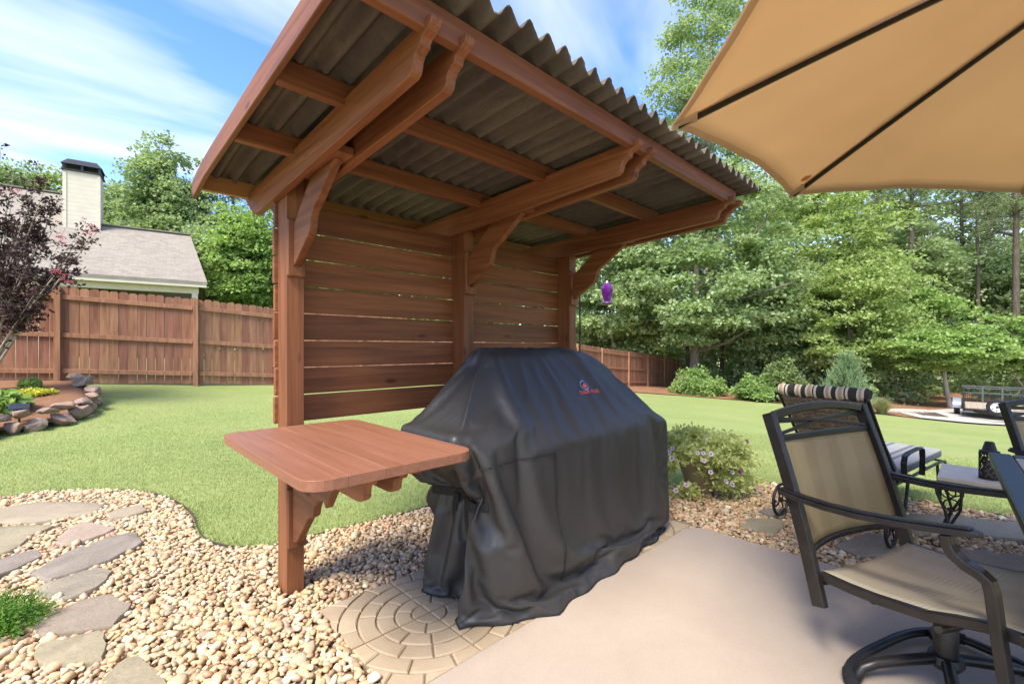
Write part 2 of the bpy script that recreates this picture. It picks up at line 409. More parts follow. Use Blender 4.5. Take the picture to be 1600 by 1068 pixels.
for k, (px, lab, mi) in enumerate(STEPS):
    poly = [gp(x, y, .03) for x, y in px]; c = sum(poly, Vector()) / len(poly); c.z = 0
    STEP_POLY.append([(p.x, p.y) for p in poly])
    r2 = random.Random(k); out = []
    n = len(poly)
    for i in range(n):
        a, b = poly[i], poly[(i + 1) % n]; m = max(2, int((b - a).length / .05))
        for j in range(m):
            q = a.lerp(b, j / m); d = (q - c).normalized()
            out.append(q + d * (r2.uniform(-.012, .010) if j else -.01))
    N = len(out); mb = MB(c); vs = []
    for sc_i, z in ((1.0, -.02), (1.0, .018), (.985, .028), (.96, .033), (.6, .035), (.25, .034)):
        for q in out:
            d = q - c; vs.append((c.x + d.x * sc_i, c.y + d.y * sc_i, z + (r2.uniform(-.0025, .0025) if z > .02 else 0)))
    fs = [(L * N + i, L * N + (i + 1) % N, (L + 1) * N + (i + 1) % N, (L + 1) * N + i) for L in range(5) for i in range(N)] + [tuple(5 * N + i for i in range(N))]
    mb.add(vs, fs); o = mb.build('stepping_stone', SM[mi], None, smooth=True); o.location = c
    tag(o, lab, 'stepping stone', 'flagstones of the garden path')

# pebbles
def ico(sub):
    bm = bmesh.new(); bmesh.ops.create_icosphere(bm, subdivisions=sub, radius=1)
    V = np.array([v.co[:] for v in bm.verts]); Fa = np.array([[v.index for v in f.verts] for f in bm.faces]); bm.free(); return V, Fa
ICO = {1: ico(1), 2: ico(2)}
rg = np.random.default_rng(5)
def rot_mats(n, tilt=.5):
    a = rg.uniform(0, 2 * np.pi, n); b = rg.normal(0, tilt, n); c = rg.normal(0, tilt, n)
    def Rz(t): z = np.zeros_like(t); o = np.ones_like(t); return np.stack([np.stack([np.cos(t), -np.sin(t), z], -1), np.stack([np.sin(t), np.cos(t), z], -1), np.stack([z, z, o], -1)], -2)
    def Rx(t): z = np.zeros_like(t); o = np.ones_like(t); return np.stack([np.stack([o, z, z], -1), np.stack([z, np.cos(t), -np.sin(t)], -1), np.stack([z, np.sin(t), np.cos(t)], -1)], -2)
    def Ry(t): z = np.zeros_like(t); o = np.ones_like(t); return np.stack([np.stack([np.cos(t), z, np.sin(t)], -1), np.stack([z, o, z], -1), np.stack([-np.sin(t), z, np.cos(t)], -1)], -2)
    return Rz(a) @ Rx(b) @ Ry(c)
PAL = np.array([[.50, .36, .21], [.58, .44, .28], [.44, .29, .16], [.62, .50, .35], [.38, .24, .13], [.55, .43, .31], [.30, .21, .14], [.70, .62, .50], [.36, .31, .25], [.48, .31, .17], [.62, .44, .25]])
PW = np.array([5, 6, 4, 5, 2, 4, 1.2, 2.2, 1.3, 4, 4]); PW = PW / PW.sum()
def pebbles(P, Z, size, sub):
    n = len(P); V, Fa = ICO[sub]
    a = size * np.exp(rg.normal(0, .30, n)); S = np.stack([a, a * rg.uniform(.62, .9, n), a * rg.uniform(.42, .65, n)], 1)
    Vt = []
    warp = rg.normal(0, 1, (n, 3, 3)) * .16
    X = V[None] + np.einsum('nij,kj->nki', warp, V ** 2 - .33) + .12 * np.einsum('ni,kj->nkj', rg.normal(0, 1, (n, 1)), V[:, [1, 2, 0]] * V[:, [2, 0, 1]])
    X = X * S[:, None, :]
    X = np.einsum('nij,nkj->nki', rot_mats(n, .38), X) + np.column_stack([P, Z])[:, None, :]
    Fs = (Fa[None] + (np.arange(n) * len(V))[:, None, None]).reshape(-1, 3)
    C = PAL[rg.choice(len(PAL), n, p=PW)] * np.array([.92, .85, .72]) * np.exp(rg.normal(0, .16, (n, 1))) * (1 + rg.normal(0, .04, (n, 3)))
    C = np.concatenate([np.clip(C, .02, .85), np.ones((n, 1))], 1)
    return X.reshape(-1, 3), Fs, np.repeat(C, len(V), 0)
def scatter(sp, lo, hi):
    u, v = np.meshgrid(np.arange(lo[0], hi[0], sp), np.arange(lo[1], hi[1], sp * .9)); u = u + (np.arange(u.shape[0]) % 2)[:, None] * sp / 2
    P = np.stack([u.ravel(), v.ravel()], 1); return P + rg.uniform(-.42, .42, P.shape) * sp
allV, allF, allC, base = [], [], [], 0
for layer, (sp, z, size) in enumerate([(.030, .000, .0165), (.032, .010, .0165), (.10, .018, .0215)]):
    P = scatter(sp, (-2.4, -2.6), (5.7, 6.4))
    k = inpoly(P, BED) & ~inpoly(P, PATIO) & ~inpoly(P, PAD)
    for poly in STEP_POLY:
        k &= ~(inpoly(P, poly) & (polydist(P, poly) > .008 + .012 * (layer > 0)))
    k &= ~((np.abs(P[:, 0] - .848) < .055) & (np.abs(P[:, 1] - 2.613) < .085))
    k &= ~((P[:, 0] < 3.2) & (P[:, 1] < 1.4))
    P = P[k]; dE = polydist(P, EDGE, False); P = P[dE > .03]
    Y = P[:, 0] * CA + P[:, 1] * SA; X = P[:, 0] * SA - P[:, 1] * CA
    vis = (Y > .7) & (np.abs(X) < 1.35 * Y + .5); P = P[vis]; Y = Y[vis]
    for sub, m in ((2, Y < 2.3), (1, Y >= 2.3)):
        if layer == 0: sub = 1
        Q = P[m]
        if not len(Q): continue
        V, Fs, C = pebbles(Q, z + rg.uniform(-.006, .010, len(Q)), size, sub)
        allV.append(V); allF.append(Fs + base); allC.append(C); base += len(V)
t = NT('river_pebble')
a = t.n('ShaderNodeAttribute'); a.attribute_name = 'tint'
v = t.coord('Object', (1, 1, 1)); n = t.noise(v, 90, 4, .6); n2 = t.noise(v, 400, 2, .6)
c = t.mix(t.math('MULTIPLY', t.ramp(n, [(.45, (0, 0, 0)), (.7, (1, 1, 1))]), .45), a.outputs['Color'], (.36, .20, .09))
c = t.mix(t.math('MULTIPLY', n2, .2), c, (.62, .52, .38))
M['pebble'] = t.done(t.pbr(c, .62, t.bump(n2, .15, .002), spec=.4))
tag(link('gravel', npmesh('gravel', np.concatenate(allV), np.concatenate(allF), True, np.concatenate(allC)), M['pebble']),
    'tan and cream river pebbles filling the bed around the patio', 'gravel', kind='stuff')

# black edging strip along the lawn
mb = MB(); e = [(p[0], p[1]) for p in EDGE]
mb.sweep([(x, y, -.014) for x, y in e], .006, .04)
tag(mb.build('lawn_edging', flat('brown_edging', (.06, .05, .035), .8)), kind='structure')

# grass blades next to the bed
E2 = np.array(EDGE)
def blades(n, far, seed, hmin, hmax, wid):
    g = np.random.default_rng(seed); q = g.uniform((-4.2, -.6), (9.2, 10.4), (int(n * 2.6), 2))
    q = q[~inpoly(q, BED)]; d = polydist(q, EDGE, False); q = q[g.uniform(0, 1, len(q)) > (d / far) ** 1.3]
    Y = q[:, 0] * CA + q[:, 1] * SA; X = q[:, 0] * SA - q[:, 1] * CA
    q = q[(Y > 2.4) & (np.abs(X) < 1.3 * Y + .4)]
    n = len(q); z = TZ(q)
    an = g.uniform(0, 2 * np.pi, n); h = g.uniform(hmin, hmax, n); w = wid * g.uniform(.6, 1.3, n)
    le = g.normal(0, .45, (n, 2)) * h[:, None]
    b = np.column_stack([q, z - .004]); s = np.column_stack([np.cos(an) * w, np.sin(an) * w, np.zeros(n)])
    V = np.stack([b - s, b + s, b + np.column_stack([le, h])], 1).reshape(-1, 3)
    return V, np.arange(3 * n).reshape(n, 3)
V1, F1 = blades(330000, 5.0, 3, .012, .032, .003); V2, F2 = blades(150000, .12, 4, .02, .048, .003)
M['blade'] = leaf_mat('grass_blade', [(.23, .295, .085), (.285, .335, .11), (.335, .37, .138), (.42, .425, .205)], .35)
tag(link('grass', npmesh('grass', np.concatenate([V1, V2]), np.concatenate([F1, F2 + len(V1)])), M['blade']),
    'short green grass along the edge of the pebble bed', 'grass', kind='stuff')

# patio slab
t = NT('patio_concrete')
v = t.coord('Object', (1, 1, 1)); n = t.noise(v, 1.3, 4, .6, .5); n2 = t.noise(v, 240, 3, .75); n3 = t.noise(v, 9, 4, .7)
c = t.ramp(n, [(.3, (.35, .280, .215)), (.7, (.405, .328, .252))])
c = t.mix(t.math('MULTIPLY', t.ramp(n2, [(.35, (1, 1, 1)), (.62, (0, 0, 0))]), .40), c, (.24, .175, .13))
c = t.mix(t.math('MULTIPLY', t.ramp(n3, [(.5, (0, 0, 0)), (.8, (1, 1, 1))]), .3), c, (.30, .23, .175))
M['patio'] = t.done(t.pbr(c, .72, t.bump(n2, .22, .003), spec=.3))
mb = MB(); mb.prism(PATIO[::-1], 'z', -.1, .022)
tag(mb.build('patio', M['patio'], bevel=.008, segs=2), kind='structure')

# stamped pad under the grill
t = NT('stamped_concrete')
v = t.coord('Object', (1, 1, 1)); n = t.noise(v, 3, 5, .6, .5); n2 = t.noise(v, 120, 4, .7); r = t.n('ShaderNodeNewGeometry').outputs['Random Per Island']
c = t.ramp(n, [(.3, (.33, .245, .15)), (.7, (.43, .335, .215))])
c = t.mix(t.math('MULTIPLY', n2, .4), c, (.25, .165, .095))
hs = t.n('ShaderNodeHueSaturation'); t.L(c, hs.inputs['Color']); t.L(t.math('ADD', t.math('MULTIPLY', r, .2), .9), hs.inputs['Value'])
M['pad'] = t.done(t.pbr(hs.outputs[0], .75, t.bump(n2, .4, .004), spec=.3))
M['pad_joint'] = flat('stamped_joint', (.22, .155, .09), .9, var=.3, scale=60, bump=.3)
def clip(poly, lo, hi):
    for ax in (0, 1):
        for s, lim in ((1, lo[ax]), (-1, -hi[ax])):
            out = []
            for i in range(len(poly)):
                a, b = poly[i - 1], poly[i]; da, db = s * a[ax] - lim, s * b[ax] - lim
                if (da >= 0) != (db >= 0):
                    k = da / (da - db); out.append((a[0] + (b[0] - a[0]) * k, a[1] + (b[1] - a[1]) * k))
                if db >= 0: out.append(b)
            poly = out
            if len(poly) < 3: return []
    return poly
mb = MB(); g = .0034; rr = random.Random(2)
for ti, uc in enumerate((1.255, 2.05, 2.845)):
    vc = 1.887; radii = [0, .085, .165, .25, .335, .42, .58]
    for qu in range(4):
        su, sv = ((1, 1), (-1, 1), (-1, -1), (1, -1))[qu]
        lo = (uc + g if su > 0 else uc - .3975 + g, vc + g if sv > 0 else vc - .3975 + g)
        hi = (uc + .3975 - g if su > 0 else uc - g, vc + .3975 - g if sv > 0 else vc - g)
        for ri in range(6):
            r0, r1 = radii[ri] + (g if ri else 0), radii[ri + 1] - g
            cnt = (1, 2, 2, 3, 3, 5)[ri]
            cuts = [0] + [(k + 1) / cnt + rr.uniform(-.09, .09) for k in range(cnt - 1)] + [1]
            if ri in (2, 4): cuts = [0, .28, .66, 1] if ri == 2 else [0, .2, .5, .8, 1]
            for a0, a1 in zip(cuts, cuts[1:]):
                A0 = (qu + a0) * math.pi / 2; A1 = (qu + a1) * math.pi / 2
                def arc(r, x0, x1): return [(uc + r * math.cos(x0 + (x1 - x0) * k / 6), vc + r * math.sin(x0 + (x1 - x0) * k / 6)) for k in range(7)]
                ga0 = g / max(r0, .05); ga1 = g / r1
                poly = arc(r1, A0 + ga1, A1 - ga1) + (arc(r0, A1 - ga0, A0 + ga0) if ri else [(uc, vc)])
                poly = clip(poly, lo, hi)
                if len(poly) < 3: continue
                cx = sum(p[0] for p in poly) / len(poly); cy = sum(p[1] for p in poly) / len(poly); N = len(poly)
                h = .018 + rr.uniform(-.0012, .0012)
                ins = [(cx + (p[0] - cx) * (1 - .007 / max(.03, math.hypot(p[0] - cx, p[1] - cy))), cy + (p[1] - cy) * (1 - .007 / max(.03, math.hypot(p[0] - cx, p[1] - cy)))) for p in poly]
                mb.add([(p[0], p[1], .0) for p in poly] + [(p[0], p[1], h - .005) for p in poly] + [(p[0], p[1], h) for p in ins],
                       [(L * N + i, L * N + (i + 1) % N, (L + 1) * N + (i + 1) % N, (L + 1) * N + i) for L in (0, 1) for i in range(N)] + [tuple(2 * N + i for i in range(N))])
pad = mb.build('grill_pad', M['pad']); tag(pad, kind='structure')
mb = MB(); mb.prism([(.855, 1.487), (3.285, 1.487), (3.285, 2.288), (.855, 2.288)], 'z', -.1, .009)
tag(mb.build('grill_pad_slab', M['pad_joint']), kind='structure')

# ------------------------------------------------------------------ grill shelter
def arcpts(a, b, bulge, n=6):
    """curve from a to b bowed sideways by bulge (2-D)"""
    ax, ay = a; bx, by = b; dx, dy = bx - ax, by - ay; L = math.hypot(dx, dy); nx, ny = -dy / L, dx / L
    return [(ax + dx * i / n + nx * bulge * math.sin(math.pi * i / n), ay + dy * i / n + ny * bulge * math.sin(math.pi * i / n)) for i in range(n + 1)]
PO = Vector((.85, 2.61, 0))
sh = thing('grill_shelter', 'brown stained timber shelter with corrugated roof and slatted back wall standing over the covered grill', 'shelter', PO)
BV = .0022
POSTS = (.804, 1.978, 3.153)
V0, V1p = 2.543, 2.683
RS = -.0315                                        # roof falls towards the wall
def ztop(v): return 2.368 + RS * (v - 1.19)        # top of the purlins
front = [(1.143, 2.309), (1.138, 2.295), (1.146, 2.281), (1.163, 2.270), (1.190, 2.262), (1.199, 2.252), (1.200, 2.241), (1.216, 2.236), (1.230, 2.228), (1.240, 2.214), (1.244, 2.195), (1.252, 2.180), (1.268, 2.172)]
rear = [(2.95, 2.092), (3.00, 2.098), (3.03, 2.112), (3.045, 2.130), (3.075, 2.140), (3.10, 2.165), (3.125, 2.178), (3.15, 2.2), (3.17, 2.22), (3.20, 2.243)]
for pu_ in POSTS:
    m = MB(PO); m.box((pu_, V0, -.06), (pu_ + .089, V1p, 2.22)); m.build('post', M['wood_z'], sh, BV)
    for s in (-1, 1):
        lo = pu_ - .0385 if s < 0 else pu_ + .0895
        m = MB(PO); m.prism(front + rear, 'x', lo, lo + .038); m.build('rafter', M['wood_y'], sh, BV)
    c = pu_ + .0445
    m = MB(PO); m.box((pu_ + .001, 1.93, 2.152), (pu_ + .088, 2.35, 2.19)); m.build('spacer_block', M['wood_y'], sh, .003)
    b = MB(PO)
    prof = [(2.516, 1.952), (2.516, 1.735)] + [(2.30, 1.872)] + arcpts((2.285, 1.885), (2.205, 2.005), -.025)[1:] + [(2.185, 2.012), (1.99, 2.151), (2.267, 2.151)]
    b.prism(prof, 'x', c - .019, c + .019); br = b.build('brace', M['wood_y'], sh, .003)
    p = MB(PO); p.box((pu_ - .003, 2.516, 1.685), (pu_ + .092, 2.5425, 1.985)); pl = p.build('brace_plate', M['wood_z'], br, .005)
    for zz_ in (1.71, 1.962):
        q = MB(PO); q.lathe([(.0005, -.002), (.006, -.002), (.006, .003), (.0005, .003)], (0, 0, 0), 10)
        q.v = [(PO.x * 0 + x + c - PO.x + (.02 if zz_ > 1.8 else -.0), 2.514 - PO.y - z, zz_ + y - PO.z) for x, y, z in q.v]
        q.build('screw', M['screw'], br)
z = .895
wr = random.Random(11)
for i in range(8):
    h = .1462
    m = MB(PO); m.box((.786 + wr.uniform(-.004, .004), V1p + .001, z), (3.252 + wr.uniform(-.004, .004), V1p + .026, z + h)); m.build('wall_board', M['wood_x'], sh, .003); z += .1535
for vv in (1.172, 1.742, 2.322, 3.10):
    zt = ztop(vv + .019)
    m = MB(PO); m.box((.5225, vv, zt - .09), (3.238, vv + .038, zt)); m.build('purlin', M['wood_raw'] if vv > 3 else M['wood_x'], sh, BV)
# corrugated sheet
nu = 31 * 12; us = np.linspace(.500, 3.428, nu); vs_ = np.linspace(1.075, 3.235, 12); th = .005
prof = -.0245 * np.cos((us - .500) / .0952 * 2 * np.pi)
gv = []
rs = np.random.default_rng(3)
wob = rs.normal(0, .003, nu // 6 + 2)
for layer in (0, 1):
    for vv in vs_:
        for k, uu in enumerate(us):
            sag = -.035 * max(0, (vv - 2.75) / .48) ** 2 * (1.0 if uu < .7 else .35)
            zz_ = ztop(vv) + .026 + prof[k] + sag + (th if layer else 0)
            dv = (rs.normal(0, .0015) + wob[k // 6] if vv == vs_[0] else 0)
            gv.append((uu - PO.x, vv + dv - PO.y, zz_))
gv = np.array(gv); nv = len(vs_); idx = np.arange(nu * nv).reshape(nv, nu); off = nu * nv
def q4(a, b, c, d): return np.stack([a.ravel(), b.ravel(), c.ravel(), d.ravel()], 1)
lowf = q4(idx[:-1, :-1], idx[1:, :-1], idx[1:, 1:], idx[:-1, 1:]); upf = q4(idx[:-1, :-1], idx[:-1, 1:], idx[1:, 1:], idx[1:, :-1]) + off
ef = q4(idx[0, :-1], idx[0, 1:], idx[0, 1:] + off, idx[0, :-1] + off); er = q4(idx[-1, 1:], idx[-1, :-1], idx[-1, :-1] + off, idx[-1, 1:] + off)
el = q4(idx[1:, 0], idx[:-1, 0], idx[:-1, 0] + off, idx[1:, 0] + off); ee = q4(idx[:-1, -1], idx[1:, -1], idx[1:, -1] + off, idx[:-1, -1] + off)
t = NT('corrugated_bitumen')
v = t.coord('Object', (1, 1, 1)); n = t.noise(t.coord('Object', (1.5, .5, 1)), 3.2, 5, .7, .6); n2 = t.noise(t.coord('Object', (3, 1.2, 3)), 34, 5, .75)
c = t.ramp(n, [(.30, (.075, .064, .050)), (.5, (.112, .094, .066)), (.72, (.17, .142, .092))])
c = t.mix(t.math('MULTIPLY', t.ramp(n2, [(.50, (0, 0, 0)), (.70, (1, 1, 1))]), .5), c, (.05, .046, .04))
M['sheet'] = t.done(t.pbr(c, .85, t.bump(n2, .4, .006), spec=.2))
me = npmesh('roof_sheet', gv, np.concatenate([lowf, upf, ef, er, el, ee]), True)
try: me.set_sharp_from_angle(angle=R(50))
except Exception: pass
link('roof_sheet', me, M['sheet'], sh)
m = MB(PO); pts = [(.51, vv, ztop(vv) - .036 - .035 * max(0, (vv - 2.75) / .48) ** 2) for vv in np.linspace(1.085, 3.225, 14)]
m.sweep(pts, .022, .102); m.build('barge_board', M['wood_y'], sh, .003)
# folding side shelf on the near post
ST = .90
ts = [(.52 + .13 * i, 1.36) for i in range(1)]
def rrect(x0, y0, x1, y1, r, n=5):
    P = []
    for cx, cy, a in ((x1 - r, y0 + r, -90), (x1 - r, y1 - r, 0), (x0 + r, y1 - r, 90), (x0 + r, y0 + r, 180)):
        P += [(cx + r * math.cos(R(a + 90 * k / n)), cy + r * math.sin(R(a + 90 * k / n))) for k in range(n + 1)]
    return P
m = MB(PO); L0, L1 = .503, 1.168; outline = rrect(L0, 1.415, L1, 2.53, .08)
nb = 5; wd = (L1 - L0) / nb
for i in range(nb):
    pc = clip(outline, (L0 + i * wd + (.0003 if i else 0), 0), (L0 + (i + 1) * wd - (.0003 if i < nb - 1 else 0), 5))
    m.prism(pc, 'z', ST - .036, ST)
shelf = m.build('shelf', M['wood_top'], sh, .0012)
for lo, vf, hz in ((POSTS[0] - .0385, 1.545, .168), (POSTS[0] + .0895, 1.545, .160), (POSTS[0] + .215, 1.60, .125)):
    pr = [(vf + .02, ST - .037), (vf, ST - .055), (vf - .004, ST - .075), (vf + .008, ST - .092), (vf + .035, ST - .10), (vf + .045, ST - .115), (vf + .048, ST - hz + .02), (vf + .07, ST - hz + .004), (vf + .10, ST - hz)] + ([(2.74, ST - hz), (2.76, ST - .125), (2.76, ST - .037)] if lo < 1 else [(2.36, ST - hz), (2.40, ST - .09), (2.40, ST - .037)])
    m = MB(PO); m.prism(pr, 'x', lo, lo + .038); m.build('joist', M['wood_y'], shelf, .003)
pr = [(1.74, ST - .037), (1.74, ST - .08), (1.76, ST - .10)] + [(1.80, ST - .11), (2.0, ST - .12), (2.0, ST - .037)]
m = MB(PO); m.prism(pr, 'x', POSTS[0] + .002, POSTS[0] + .087); m.build('spacer_block', M['wood_y'], shelf, .004)
c = POSTS[0] + .04
pr = [(2.514, .62), (2.514, .29), (2.46, .305), (2.30, .47)] + arcpts((2.235, .50), (2.105, .60), -.035, 6) + [(2.085, .575), (1.985, .70), (2.02, .76), (2.36, .76)]
m = MB(PO); m.prism(pr, 'x', c - .019, c + .019); br = m.build('bracket', M['wood_y'], shelf, .004)
m = MB(PO); m.box((POSTS[0] - .004, 2.516, .255), (POSTS[0] + .094, 2.5425, .565)); m.build('bracket_plate', M['wood_z'], shelf, .006)
for zz_, dx in ((.275, .02), (.53, -.022)):
    q = MB(PO); q.lathe([(.0005, -.002), (.0055, -.002), (.0055, .003), (.0005, .003)], (0, 0, 0), 10)
    q.v = [(x + c + dx - PO.x, 2.5145 - PO.y - z, zz_ + y) for x, y, z in q.v]; q.build('screw', M['screw'], shelf)

